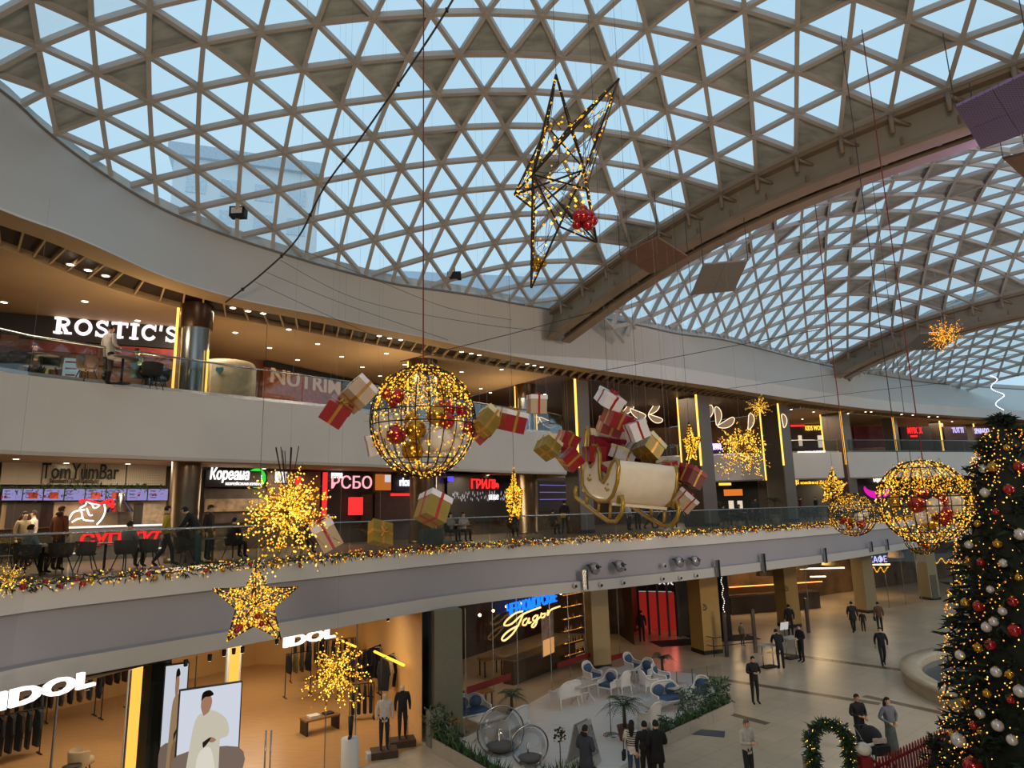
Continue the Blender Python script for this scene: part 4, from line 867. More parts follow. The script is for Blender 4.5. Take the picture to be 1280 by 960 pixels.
GD = [(420, 515, 13.2, .47, .42, 'red', 'red', 'gold', (.5, .55, .4), 'red gift with gold ribbon, leftmost of the flying gifts'),
 (447, 493, 13.6, .5, .5, 'tan', 'white', 'gold', (-.35, .75, .5), 'tan gift with white lid left of the large light ball'),
 (472, 556, 15, .48, .46, 'white', 'white', 'red', (.1, -.2, .3), 'white gift with red ribbon half hidden by the large light ball'),
 (609, 527, 14, .42, .5, 'gold', 'cream', 'gold', (-.2, .7, .4), 'dull gold gift with cream lid right of the large light ball'),
 (600, 541, 14.4, .38, .34, 'red', 'red', 'gold', (.4, .8, .3), 'small red gift tucked under the gold one by the large light ball'),
 (638, 526, 14, .5, .44, 'red', 'white', 'gold', (.25, .15, .55), 'red gift with white lid and gold bow'),
 (671, 506, 14.5, .36, .4, 'tan', 'white', 'red', (.1, .02, .25), 'white gift with red ribbon beside the first pillar'),
 (685, 559, 15, .42, .38, 'gold', 'cream', 'gold', (-.35, .65, .5), 'dull gold gift left of the sleigh'),
 (708, 553, 15.6, .42, .42, 'red', 'red', 'gold', (.2, .4, .4), 'red gift behind the sleigh corner, upper one'),
 (712, 574, 15.2, .42, .38, 'red', 'red', 'gold', (.3, .8, .6), 'red gift beside the sleigh side, lower one'),
 (762, 500, 15, .5, .32, 'white', 'white', 'red', (.55, .35, .5), 'white gift with red ribbon, topmost above the sleigh'),
 (770, 524, 15.1, .5, .36, 'red', 'red', 'gold', (.45, .25, .45), 'red gift under the topmost white one'),
 (762, 534, 15.6, .5, .3, 'red', 'red', 'gold', (.4, .3, .2), 'red gift lowest of the stack above the sleigh'),
 (795, 538, 14.9, .42, .4, 'white', 'white', 'red', (.15, -.4, .25), 'white gift with upright red ribbon above the sleigh'),
 (811, 560, 15.3, .48, .46, 'gold', 'cream', 'gold', (-.2, .75, .4), 'dull gold gift with cream lid at the right of the sleigh seat'),
 (743, 568, 15.5, .42, .34, 'red', 'red', 'gold', (.1, 0, .3), 'red gift standing in the sleigh'),
 (778, 568, 15.6, .44, .3, 'white', 'cream', 'gold', (.3, .3, .6), 'cream gift with gold ribbon lying in the sleigh'),
 (793, 560, 15.7, .36, .34, 'white', 'white', 'red', (.4, .5, .2), 'small white gift leaning at the sleigh back'),
 (835, 590, 14.8, .34, .42, 'red', 'red', 'gold', (.1, -.25, .4), 'bright red gift at the right front of the sleigh'),
 (863, 596, 14.6, .44, .38, 'dark', 'red', 'gold', (.25, .45, .6), 'dark red gift, rightmost of the flying gifts'),
 (842, 611, 15.2, .48, .24, 'dark', 'dark', 'gold', (.1, .6, .1), 'dark red flat gift with pale letters'),
 (856, 626, 14.5, .34, .36, 'tan', 'white', 'red', (.65, .5, .7), 'white gift with red ribbon, lowest right of the sleigh'),
 (838, 624, 15.0, .3, .28, 'red', 'red', 'gold', (.3, .6, .4), 'small red gift behind the lowest white one'),
 (541, 636, 12.5, .46, .5, 'gold', 'white', 'red', (-.25, .45, .6), 'gold gift with white lid hanging over the first floor railing'),
 (475, 667, 12.5, .42, .2, 'gold', 'gold', 'gold', (1.2, .25, .75), 'flat gold gift hanging before the railing glass'),
 (408, 668, 13.2, .42, .55, 'tan', 'white', 'red', (.2, -.5, .3), 'pale gift with red trim behind the big spiked burst')]
for g in GD: gift(*g)
# sleigh
M_SLW = mat('sleigh_cream_lacquer', 'E2D5BE', .3, var=.04, coat=.3); M_SLG = mat('sleigh_gold', 'A8893C', .3, .6, var=.15); M_PLUSH = mat('crimson_plush', '7D0F22', .9, var=.25, scale=20, bump=.4)
SL = at(782, 608, 15.2); fwd = (-FW*.92+RT*.30); fwd.z = 0; fwd.normalize(); side = Vector((fwd.y, -fwd.x, 0)); upv = Vector((0, 0, 1))
Rm = Matrix((side, -fwd*-1, upv)).transposed()     # columns: width, forward, up
Rm = Matrix(((side.x, fwd.x, 0), (side.y, fwd.y, 0), (0, 0, 1)))
tiltm = Matrix.Rotation(-.10, 3, 'Y') @ Matrix.Rotation(-.22, 3, 'X')
SLS = .95
sl = thing('sleigh', 'cream and gold sleigh with crimson plush seat flying above the first floor railing', 'sleigh', SL, (Rm @ tiltm).to_euler())
HW = .72
prof = [(-1.05, 1.0), (-1.12, 1.12), (-1.02, 1.22), (-.9, 1.1), (-.82, .75), (-.66, .42), (-.5, .32), (-.38, .42), (-.3, .68), (-.2, .78), (-.08, .66), (.02, .34), (.16, .12), (.34, .08), (.5, .24), (.62, .52), (.74, .66), (.9, .66), (1.0, .52), (1.02, .2), (.9, -.1), (.66, -.28), (.2, -.36), (-.4, -.34), (-.8, -.18), (-.98, .2), (-1.02, .6)]
prof = [(y*.95, z*1.0) for y, z in prof]
for sx in (-1, 1):
    mb = MB(); n = len(prof); x0 = sx*HW; x1 = sx*(HW-.05)
    vs = [(x0, y, z) for y, z in prof]+[(x1, y, z) for y, z in prof]; bmx = bmesh.new(); BV = [bmx.verts.new(v) for v in vs]
    fA = bmx.faces.new(BV[:n]); fB = bmx.faces.new(BV[n:][::-1])
    for i in range(n): bmx.faces.new((BV[i], BV[(i+1) % n], BV[n+(i+1) % n], BV[n+i]))
    bmesh.ops.triangulate(bmx, faces=[fA, fB]); bmesh.ops.recalc_face_normals(bmx, faces=bmx.faces); me = bpy.data.meshes.new('side_panel'); bmx.to_mesh(me); me.materials.append(M_SLW); link('side_panel', me, sl)
    MB().tube([(sx*HW, y, z) for y, z in prof], .045, 6, M_SLG, closed=True).obj('gold_trim', sl)
    orn = 0
    for (y, z) in ((.55, -.05), (.63, -.02), (.47, -.02), (.55, .08), (-.45, .0), (-.53, .03), (-.37, .03), (-.45, .12)): MB().ball((sx*(HW+.01), y, z), .028, M_SLG, 6, 4).obj('rosette', sl)
    ru = [(sx*(HW-.05), y, z) for y, z in ((-1.25, -.30), (-1.32, -.42), (-1.2, -.55), (-.9, -.58), (0, -.66), (.7, -.70), (1.05, -.62), (1.25, -.42), (1.28, -.2), (1.18, -.06), (1.05, -.1), (1.06, -.24))]
    MB().tube(ru, [.05]*len(ru), 6, M_SLG).obj('runner', sl)
    for y in (-.6, .1, .7): MB().tube([(sx*(HW-.05), y, -.3), (sx*(HW-.05), y+.05, -.62)], .035, 6, M_SLG).obj('strut', sl)
def ruled(name, pr, m, th=.04):
    mb = MB(); n = len(pr); w_ = HW-.03; mb.add([(-w_, y, z) for y, z in pr]+[(w_, y, z) for y, z in pr], [(i, i+1, n+i+1, n+i) for i in range(n-1)], m, True)
    mb.add([(-w_, y-th, z) for y, z in pr]+[(w_, y-th, z) for y, z in pr], [(i, i+1, n+i+1, n+i) for i in range(n-1)], m, True); mb.obj(name, sl)
ruled('dash_panel', [(y*.95, z) for y, z in ((.66, .55), (.76, .66), (.9, .66), (1.0, .52), (1.03, .2), (.92, -.1), (.68, -.28))], M_SLW)
ruled('back_panel', [(y*.95, z) for y, z in ((-1.02, 1.2), (-1.08, 1.1), (-1.02, .8), (-1.0, .3), (-.85, -.15))], M_SLW)
MB().box((0, -.05, -.3), (HW*2-.1, 1.7, .06), M_SLW).obj('floor_board', sl)
MB().box((0, -.55, .12), (HW*2-.12, .62, .5), M_PLUSH).box((0, -.86, .62), (HW*2-.12, .14, .8), M_PLUSH).box((0, .35, .3), (HW*2-.14, .5, .18), M_PLUSH).obj('plush_seat', sl)
for sx in (-1, 1): MB().tube([(sx*.62, -.88, 1.0), (sx*.62, -.6, .55), (sx*.62, -.2, .42), (sx*.62, .3, .35)], .09, 8, M_PLUSH).obj('plush_armrest', sl)
for x, y in ((700, 470), (838, 470)):
    pass
hang('suspension_wire', sl, SL+Vector((-.2, .6, .9)), 17, .006, M_CABLE, 'wire'); hang('suspension_wire', sl, SL+Vector((.3, -.5, .4)), 17, .006, M_CABLE, 'wire')
# ropes slung between the fascia and the roof
def rope(pts, r, label, m=None, knots=0):
    P = polyline_interp([at(*p) for p in pts], 6); mb = MB().tube([p-P[0] for p in P], r, 5, m or M_CABLE); o = mb.obj('rope', None, P[0]); tag(o, label, 'rope')
    if knots:
        for k in range(knots): q = P[int((k+.5)*len(P)/knots)]-P[0]; MB().box(q, (.07, .07, .09), M_BLACK).obj('clamp', o)
rope([(572, -10, 15.5), (535, 50, 16), (460, 160, 17.5), (405, 235, 18.8), (372, 298, 20), (330, 340, 20.8), (282, 378, 21.2)], .028, 'thick dark rope falling from the roof to the left fascia', knots=6)
rope([(500, 452, 25), (572, 434, 26), (640, 417, 26.5), (700, 401, 27), (760, 385, 26)], .016, 'thin dark rope crossing the fascia above the large light ball')
rope([(738, 466, 32), (830, 449, 31), (929, 430, 30), (1030, 411, 28)], .016, 'thin dark rope crossing the fascia right of the first pillar')
rope([(880, 490, 36), (1042, 468, 34), (1170, 455, 32), (1290, 440, 30)], .012, 'thin cable crossing the fascia toward the tree top, upper one')
rope([(980, 502, 38), (1120, 485, 36), (1290, 468, 33)], .012, 'thin cable crossing the fascia toward the tree top, lower one')
rope([(366, 308, 20.2), (470, 350, 20), (560, 385, 20), (640, 400, 20)], .007, 'fine wire spreading from the thick rope, topmost')
rope([(350, 325, 20.4), (450, 375, 20), (600, 405, 20), (700, 415, 20)], .007, 'fine wire spreading from the thick rope, second from top')
rope([(332, 340, 20.6), (430, 380, 20), (560, 425, 20)], .007, 'fine wire spreading from the thick rope, third from top')
rope([(318, 352, 20.8), (400, 390, 20), (480, 425, 20)], .007, 'fine wire spreading from the thick rope, lowest')
# square acoustic panels hung under the roof
def perf(name, c, v=.1):
    m = mat(name, c, .55, var=v, scale=.8); n = m.node_tree; b = n.nodes['Principled BSDF']; src = b.inputs['Base Color'].links[0].from_socket
    vo = n.nodes.new('ShaderNodeTexVoronoi'); vo.inputs['Scale'].default_value = 16; vo.inputs['Randomness'].default_value = 0; tcn = n.nodes.new('ShaderNodeTexCoord')
    cr_ = n.nodes.new('ShaderNodeValToRGB'); cr_.color_ramp.elements[0].position = .26; cr_.color_ramp.elements[1].position = .32; cr_.color_ramp.elements[0].color = (.35, .35, .35, 1); cr_.color_ramp.elements[1].color = (1, 1, 1, 1)
    mx = n.nodes.new('ShaderNodeMixRGB'); mx.blend_type = 'MULTIPLY'; mx.inputs[0].default_value = 1
    n.links.new(tcn.outputs['Object'], vo.inputs[0]); n.links.new(vo.outputs[0], cr_.inputs[0]); n.links.new(src, mx.inputs[1]); n.links.new(cr_.outputs[0], mx.inputs[2]); n.links.new(mx.outputs[0], b.inputs['Base Color']); return m
def panel(quad, z, m, label, nx=2, ny=2):
    Q = [onz(x, y, z) for x, y in quad]; o0 = sum(Q, Vector())/4; root = thing('acoustic_panel', label, 'ceiling panel', o0)
    for i in range(nx):
        for j in range(ny):
            def b_(u, v): return (Q[0]*(1-u)*(1-v)+Q[1]*u*(1-v)+Q[2]*u*v+Q[3]*(1-u)*v)-o0
            e = .006; c4 = [b_((i+e)/nx, (j+e)/ny), b_((i+1-e)/nx, (j+e)/ny), b_((i+1-e)/nx, (j+1-e)/ny), b_((i+e)/nx, (j+1-e)/ny)]
            u_ = Vector((0, 0, .06)); MB().add(c4+[c+u_ for c in c4], [(0, 1, 2, 3), (7, 6, 5, 4), (0, 4, 5, 1), (1, 5, 6, 2), (2, 6, 7, 3), (3, 7, 4, 0)], m).obj('tile', root)
    for q in Q: MB().tube([q-o0, q-o0+Vector((0, 0, 1.6))], .012, 4, M_CABLE).obj('hanger', root)
panel([(775, 320), (822, 297), (860, 321), (814, 343)], 16.2, mat('rust_panel', '7A5846', .5, var=.1), 'rust brown square panel under the near end of the first arch')
panel([(879, 331), (935, 326), (918, 364), (864, 369)], 16.0, mat('grey_panel', '8C8782', .5, var=.05), 'pale grey square panel beyond the first arch')
panel([(1194, 134), (1291, 88), (1330, 150), (1226, 187)], 15.2, perf('perforated_purple_panel', '7A6A96'), 'perforated purple panel at the upper right corner')
panel([(1254, 199), (1300, 188), (1330, 230), (1290, 232)], 15.6, mat('brown_panel', '6B4C38', .5), 'brown panel corner at the right edge under the purple one')
panel([(1127, 438), (1150, 417), (1196, 416), (1178, 437)], 17.0, mat('dusk_grey_panel', '6E6A66', .5), 'dark grey panel behind the orange burst')
# leaf shaped wire lights on the second floor
M_PALE = emat('pale_leaf_light', 'FFE0B8', 1.6, False)
for i, (x, y, a, s) in enumerate(((785, 511, .75, .52), (797, 517, -.45, .55), (818, 510, .85, .5), (819, 523, -.4, .5), (886, 516, 1.1, .5), (897, 520, 1.5, .55), (908, 529, .4, .6), (938, 527, 1.3, .5), (664, 530, .6, .6), (684, 528, -.5, .55), (980, 526, 1.5, .4))):
    c = at(x, y, 47); root = thing('leaf_light', 'glowing leaf shaped wire light '+('left of the first pillar, left one', 'left of the first pillar, right one')[i-8] if 8 <= i < 10 else 'glowing leaf shaped wire light '+('between the first and second pillars, steep left one', 'between the first and second pillars, drooping left one', 'between the first and second pillars, steep right one', 'between the first and second pillars, drooping right one', 'right of the second pillar, first', 'right of the second pillar, round upright one', 'right of the second pillar, low slanted one', 'above the wide gold burst', '', '', 'behind the third pillar')[i], 'lamp', c)
    mb = MB(); L = []
    for k in range(20):
        t = 2*pi*k/20; u_, v_ = cos(t)*1.2*s, sin(t)*.42*s*(1+.3*cos(t))+.12*cos(2*t)*s; L.append(RT*(u_*cos(a)-v_*sin(a))+UP*(u_*sin(a)+v_*cos(a))+FW*.2*cos(t))
    mb.tube(L, .028, 5, M_PALE, closed=True); mb.obj('rim', root)
    mb = MB()
    mb.add([q+FW*.05 for q in L], [tuple(range(20))], emat('pale_leaf_membrane', 'D8B48C', .38, False)); mb.obj('membrane', root); hang('suspension_wire', root, c, ZC, .01, M_CABLE, 'wire', 'wires above the leaf lights')
for i, (x, y, d) in enumerate(((908, 494, 50),)):
    c = at(x, y, d); root = thing('chandelier', 'amber tiered chandelier glowing right of the second pillar', 'lamp', c)
    for k in range(6): MB().tube([(cos(t)*(.5+.12*(k % 2)), sin(t)*(.5+.12*(k % 2)), -.7+k*.28) for t in [2*pi*j/14 for j in range(14)]], .06, 5, emat('amber_glow', 'FF9A3A', 1.8, False), closed=True).obj('ring', root)

tag(LINES.obj('hanging_lines'), 'fine lines holding the flying gifts, stars and bursts', kind='stuff')
# ------------------------------------------------------------------ Christmas tree, fence, arch, fountain
random.seed(31)
TB = at(1322, 950, 16.2); tA = at(1250, 515, 17); TC = Vector((tA.x, tA.y, 0)); TH = tA.z
prf = [(TH, 0), (TH-.35, .28), (TH-.9, .62), (TH-1.7, .95), (TH-2.6, 1.25), (6.2, 1.5), (4.1, 1.95), (2.0, 2.25), (.5, 2.45)]
def tr(z):
    for (z0, r0), (z1, r1) in zip(prf[:-1], prf[1:]):
        if z >= z1: return r0+(r1-r0)*(z0-z)/(z0-z1)
    return prf[-1][1]
xt = thing('christmas_tree', 'tall dark green Christmas tree with warm lights and baubles at the right edge', 'tree', TC)
fo, li = MB(), MB(); M_FIR = mat('dark_fir', '0E1A10', .8, var=.5, scale=10); M_FIR2 = mat('mid_fir', '1E3320', .8, var=.4, scale=10)
MB().tube([(0, 0, 0), (0, 0, TH-.3)], [.22, .04], 8, mat('bark', '3A2A1C', .9)).obj('trunk', xt)
def needle(mb, p, v, L, w, m):
    s = v.cross(Vector((rnd(-1, 1), rnd(-1, 1), rnd(-1, 1)))).normalized()*w; mb.add([p-s, p+s, p+v*L+s*.15, p+v*L-s*.15], [(0, 1, 2, 3)], m)
for i in range(1500):
    z = TH-(TH-.4)*sqrt(random.random()) if False else rnd(.4, TH-.1); R_ = tr(z)*rnd(.82, 1.06); a = rnd(0, 2*pi)
    if random.random() > .25+.75*tr(z)/2.9: continue
    tip = Vector((cos(a)*R_, sin(a)*R_, z)); v = Vector((cos(a), sin(a), -.18)).normalized(); base = tip-v*min(R_, .9)
    for k in range(15):
        t = k/14; q = base+(tip-base)*t; d = (v+Vector((rnd(-.9, .9), rnd(-.9, .9), rnd(-.5, .7)))).normalized(); needle(fo, q, d, rnd(.16, .34), .05, random.choice((M_FIR, M_FIR, M_FIR2)))
cone = MB().lathe([(max(.02, r*.74), z) for z, r in prf], 20, M_FIR); cone.obj('inner_bough_mass', xt); tag(fo.obj('needles', xt), kind='stuff')
for s in range(36):     # light strings hanging down the cone
    a = rnd(0, 2*pi); z = TH-.5; 
    while z > .5:
        r_ = tr(z)*rnd(.97, 1.04); a += rnd(-.11, .11); li.octa((cos(a)*r_, sin(a)*r_, z), rnd(.012, .025), M_GOLDL2 if random.random() < .2 else emat('amber_fairy_light', 'FF9A2A', 1.25, False)); z -= rnd(.07, .16) if random.random() < .9 else rnd(.2, .7)
for i in range(700): z = rnd(.5, TH-.4); a = rnd(0, 2*pi); r_ = tr(z)*rnd(.95, 1.05); li.octa((cos(a)*r_, sin(a)*r_, z), rnd(.01, .022), M_GOLDL2)
tag(li.obj('fairy_lights', xt), kind='stuff')
sp = MB()
for k in range(44): t = k/44; sp.octa(Vector((cos(t*14)*.10+.06*sin(t*5), sin(t*14)*.10, .15+t*.95)), .015, emat('cool_white_light', 'C8C8FF', 5, False))
tag(sp.obj('spiral_topper', xt, (0, 0, TH-.1)), 'cool white spiral light topper')
camA = atan2(-TC.y, -TC.x)
for (x, y, r_, cn) in ((1229, 586, .11, 'white'), (1241, 584, .13, 'gold'), (1273, 583, .13, 'red'), (1231, 616, .12, 'white'), (1261, 612, .13, 'red'), (1222, 655, .09, 'gold'), (1247, 680, .11, 'gold'), (1275, 668, .14, 'white'), (1211, 681, .1, 'white'), (1207, 754, .12, 'gold'), (1223, 758, .13, 'red'), (1238, 737, .09, 'white'), (1253, 764, .1, 'white'), (1266, 752, .12, 'red'), (1233, 784, .12, 'white'), (1242, 777, .11, 'white'), (1268, 788, .15, 'red'), (1238, 806, .13, 'red'), (1223, 810, .11, 'gold'), (1200, 819, .12, 'white'), (1245, 840, .12, 'white'), (1262, 843, .1, 'gold'), (1275, 864, .14, 'white'), (1234, 867, .1, 'gold'), (1205, 878, .1, 'gold'), (1225, 892, .11, 'white'), (1247, 907, .13, 'white'), (1217, 907, .1, 'red'), (1226, 914, .09, 'gold'), (1198, 925, .17, 'white'), (1190, 918, .09, 'gold'), (1265, 925, .12, 'white'), (1216, 958, .22, 'red'), (1263, 875, .09, 'red'), (1226, 703, .09, 'red'), (1254, 704, .1, 'white'), (1273, 722, .09, 'gold'), (1210, 700, .08, 'gold'), (1258, 560, .08, 'gold'), (1245, 640, .08, 'red')):
    d = ray(x, y); best = None      # put it where the view ray meets the tree's surface
    for k in range(1100, 2400, 4):
        P = CAM+d*(k/100); rr_ = hypot(P.x-TC.x, P.y-TC.y)
        if .3 < P.z < TH and rr_ < tr(P.z)*1.02: best = P; break
    if best is None: continue
    bauble(best-d*.03, r_*.95, {'red': M_RED, 'gold': M_GOLD, 'white': mat('silver_white', 'C9C6C4', .25, .3, var=.05, coat=.3)}[cn], {'red': 'matte red', 'gold': 'gold', 'white': 'silver white'}[cn]+' bauble hung on the Christmas tree', 'baubles on the Christmas tree')
# small lit fir in front of the tree, inside the fence
def small_fir(p, h, r, label, n):
    t = thing('small_fir', label, 'tree', p); f, l = MB(), MB()
    for i in range(n):
        z = h*(1-sqrt(random.random())); q = r*(1-z/h)+.05; a = rnd(0, 2*pi); v = Vector((cos(a), sin(a), .1)); b_ = Vector((cos(a)*q*.6, sin(a)*q*.6, z))
        for k in range(6): needle(f, b_+v*q*.08*k, (v+Vector((rnd(-.8, .8), rnd(-.8, .8), rnd(-.4, .8)))).normalized(), .16, .03, random.choice((M_FIR, M_FIR2)))
        if i % 3 == 0: l.octa((cos(a)*q*1.05, sin(a)*q*1.05, z), .014, M_GOLDL2)
    f.lathe([(r*.6, .1), (.03, h*.95)], 8, M_FIR); tag(f.obj('needles', t), kind='stuff'); tag(l.obj('fairy_lights', t), kind='stuff'); MB().tube([(0, 0, 0), (0, 0, .3)], .05, 6, MATS['bark']).obj('trunk', t)
small_fir(xy(onz(1172, 955, 0.6), 0)+Vector((-.4, -.8, 0)), 1.7, .8, 'small lit fir inside the red fence, left of the big tree', 170)
# red picket fence
FA, FBq = onz(1090, 951, 1.0), onz(1200, 900, 1.0); M_FRED = mat('fence_red', '7E1620', .5, var=.1)
fe = thing('picket_fence', 'red picket fence around the Christmas tree', 'fence', xy(FA, 0)); dv = xy(FBq-FA, 0); L_ = dv.length; t_ = dv.normalized(); az = atan2(t_.y, t_.x)
Rz = Matrix.Rotation(az, 3, 'Z'); k = 0; pk = MB().prism([(-.035, 0), (.035, 0), (.035, .95), (0, 1.02), (-.035, .95)], .03, M_FRED, Matrix.Rotation(pi/2, 4, 'X')).mesh('picket')
while k*.17 < L_+2: link('picket', pk, fe, t_*k*.17, (0, 0, az)); k += 1
for z in (.28, .78): MB().box(t_*(L_+2)/2+Vector((0, 0, z))+Vector((-t_.y, t_.x, 0))*.03, (L_+2, .03, .08), M_FRED, Rz).obj('rail', fe)
cp = MB().add([xy(FA, .01)+Vector((.3, -.3, 0)), xy(FBq, .01)+Vector((1.5, 0, 0)), xy(FBq, .01)+Vector((6, -6, 0)), xy(FA, .01)+Vector((5, -7, 0))], [(0, 3, 2, 1)], mat('red_carpet', '5A1016', .95, var=.2)); tag(cp.obj('red_carpet'), 'dark red carpet inside the picket fence', 'carpet')
# gate post with white cap and red mailbox shape
gp_ = thing('gate_post', 'red gate post with white rounded cap at the fence end', 'post', xy(onz(1081, 950, 1.0), 0)); MB().box((0, 0, .55), (.3, .3, 1.1), M_FRED).obj('post', gp_); MB().ball((0, 0, 1.27), .2, mat('snow_white', 'D6D2C8', .8), 12, 8, (1, 1, .8)).obj('cap', gp_); MB().tube([(.1, 0, 1.35), (.28, 0, 1.38)], .04, 6, MATS['snow_white']).obj('knob', gp_)
dr = thing('gift_drum', 'white round drum with pale blue top at the bottom edge', 'drum', xy(onz(1013, 943, 1.0), 0)); MB().lathe([(.2, 0), (.22, .95), (.24, .96), (.24, 1.0)], 20, mat('drum_side', 'B0A898', .6)).obj('side', dr); MB().lathe([(.001, 1.0), (.23, 1.0)], 20, mat('drum_top', 'C6D2DC', .5)).obj('top', dr)
ar_ = thing('garland_arch', 'small arch of lit fir garland at the bottom edge', 'arch', xy(onz(1034, 901, 1.95), 0)); f, l = MB(), MB(); u_ = RT.copy(); u_.z = 0; u_.normalize()
for i in range(420):
    t = rnd(0, 1); 
    if t < .35: c = Vector((0, 0, t/.35*1.45))-u_*.5
    elif t > .65: c = Vector((0, 0, (1-t)/.35*1.45))+u_*.5
    else: a = pi-(t-.35)/.3*pi; c = u_*cos(a)*.5+Vector((0, 0, 1.45+sin(a)*.42))
    leafbits(f, c, .15, 5, (M_LEAF, M_LEAF2, M_FIR2), .13)
    if i % 3 == 0: l.octa(c+Vector((rnd(-.17, .17), rnd(-.17, .17), rnd(-.1, .1))), .013, M_GOLDL2)
MB().tube([-u_*.5, -u_*.5+Vector((0, 0, 1.45)), -u_*.35+Vector((0, 0, 1.78)), Vector((0, 0, 1.87)), u_*.35+Vector((0, 0, 1.78)), u_*.5+Vector((0, 0, 1.45)), u_*.5], .06, 6, M_FIR).obj('frame', ar_)
tag(f.obj('greenery', ar_), kind='stuff'); tag(l.obj('fairy_lights', ar_), kind='stuff')
# round fountain
def circ3(a, b, c):
    ax, ay, bx, by, cx, cy = a.x, a.y, b.x, b.y, c.x, c.y; d = 2*(ax*(by-cy)+bx*(cy-ay)+cx*(ay-by))
    ux = ((ax*ax+ay*ay)*(by-cy)+(bx*bx+by*by)*(cy-ay)+(cx*cx+cy*cy)*(ay-by))/d; uy = ((ax*ax+ay*ay)*(cx-bx)+(bx*bx+by*by)*(ax-cx)+(cx*cx+cy*cy)*(bx-ax))/d
    return Vector((ux, uy, 0)), hypot(ax-ux, ay-uy)
fc, fr_ = circ3(onz(1188, 807, .6), onz(1124, 829, .6), onz(1184, 866, .6)); M_FST = mat('fountain_stone', 'B3A48C', .35, var=.12, scale=2)
ft = thing('fountain', 'round stone fountain basin behind the Christmas tree', 'fountain', fc)
MB().lathe([(fr_-.08, 0), (fr_-.05, .45), (fr_, .48), (fr_, .6), (fr_-.75, .6), (fr_-.8, .55), (fr_-.85, .1)], 64, M_FST).obj('rim', ft)
wt = mat('dark_water', '1B2426', .06, var=.3, scale=1.5, bump=.25); MB().lathe([(.001, .32), (fr_-.84, .32)], 48, wt).obj('water', ft)
MB().lathe([(fr_*.42, .2), (fr_*.45, .42), (fr_*.40, .44), (fr_*.38, .3)], 40, mat('inner_ring_stone', '58544E', .4)).obj('inner_ring', ft)
# ------------------------------------------------------------------ lettering
def text_mesh(s, W_, H_, depth, m, shear=0, offset=0.0):
    cu = bpy.data.curves.new('txt', 'FONT'); cu.body = s; cu.size = 1; cu.extrude = .05; cu.offset = offset; cu.shear = shear; cu.resolution_u = 3
    o = bpy.data.objects.new('txt', cu); COL.objects.link(o); dg = bpy.context.evaluated_depsgraph_get(); dg.update()
    me = bpy.data.meshes.new_from_object(o.evaluated_get(dg)); bpy.data.objects.remove(o); bpy.data.curves.remove(cu)
    xs = [v.co.x for v in me.vertices]; ys = [v.co.y for v in me.vertices]; x0, x1, y0, y1 = min(xs), max(xs), min(ys), max(ys)
    for v in me.vertices: v.co = Vector(((v.co.x-x0)/(x1-x0)*W_, -v.co.z/.05*depth/2, (v.co.y-y0)/(y1-y0)*H_))
    me.materials.clear(); me.materials.append(m)
    for f_ in me.polygons: f_.material_index = 0
    return me
def frame_on(Pl, Pr):
    d = Pr-Pl; d.z = 0; return d.length, atan2(d.y, d.x)
def sign(name, label, s, pl, pr, H_, wallAB, m, cat='sign', depth=.06, off=.12, back=None, shear=0, parent=None, bold=.012):
    """text whose left and right ends sit at two pixels of a wall plane; front faces the hall"""
    A, B = wallAB; Pl, Pr = onwall(A, B, *pl), onwall(A, B, *pr); Wd, az = frame_on(Pl, Pr)
    n = Vector((sin(az), -cos(az), 0)); org = Pl+n*off
    if parent is None:
        root = thing(name, label, cat, org, az)
        if back: MB().box((Wd/2, .08, H_/2+back[3]), (Wd+back[0], .12, H_+back[1]), back[2]).obj('sign_board', root)
    else: root = parent
    loc = (0, 0, 0) if parent is None else (Matrix.Rotation(-parent.rotation_euler.z, 3, 'Z') @ (org-parent.location))
    link('lettering', text_mesh(s, Wd, H_, depth, m, shear, bold), root, loc); return root
def board(name, label, cat, x0, y0, x1, y1, wallAB, m, th=.1, off=.06, parent=None, part='panel', y2=None):
    A, B = wallAB; Pl, Pr, Pb = onwall(A, B, x0, y0), onwall(A, B, x1, y0), onwall(A, B, x0, y1); Wd, az = frame_on(Pl, Pr)
    n = Vector((sin(az), -cos(az), 0)); org = Vector((Pl.x, Pl.y, Pb.z))+n*off; H_ = Pl.z-Pb.z
    if parent is None: root = thing(name, label, cat, org, az); loc = Vector((0, 0, 0))
    else: root = parent; loc = Matrix.Rotation(-parent.rotation_euler.z, 3, 'Z') @ (org-parent.location)
    MB().box((Wd/2, 0, H_/2), (Wd, th, H_), m).obj(part, root, loc); return root
M_LW = emat('white_sign_letters', 'FFF6F4', 1.6); M_LR = emat('red_sign_letters', 'FF2A2A', 1.7); M_LY = emat('yellow_sign_letters', 'FFC840', 1.6, False); M_LB = emat('blue_sign_letters', '1C78FF', 1.5); M_LO = emat('orange_neon', 'FFC476', 2.0)
M_LP = emat('pink_sign', 'FF5A9A', 1.4, False); M_LG = emat('green_sign', '35C840', 1.3, False)
WA = (W2P[1], W2P[2])            # chicken shop wall
bd = board('shop_sign', 'black sign band with big white lit letters ROSTIC\'S on the second floor', 'sign', -60, 387, 224, 417, WA, mat('sign_black', '17100E', .5), .14, .1)
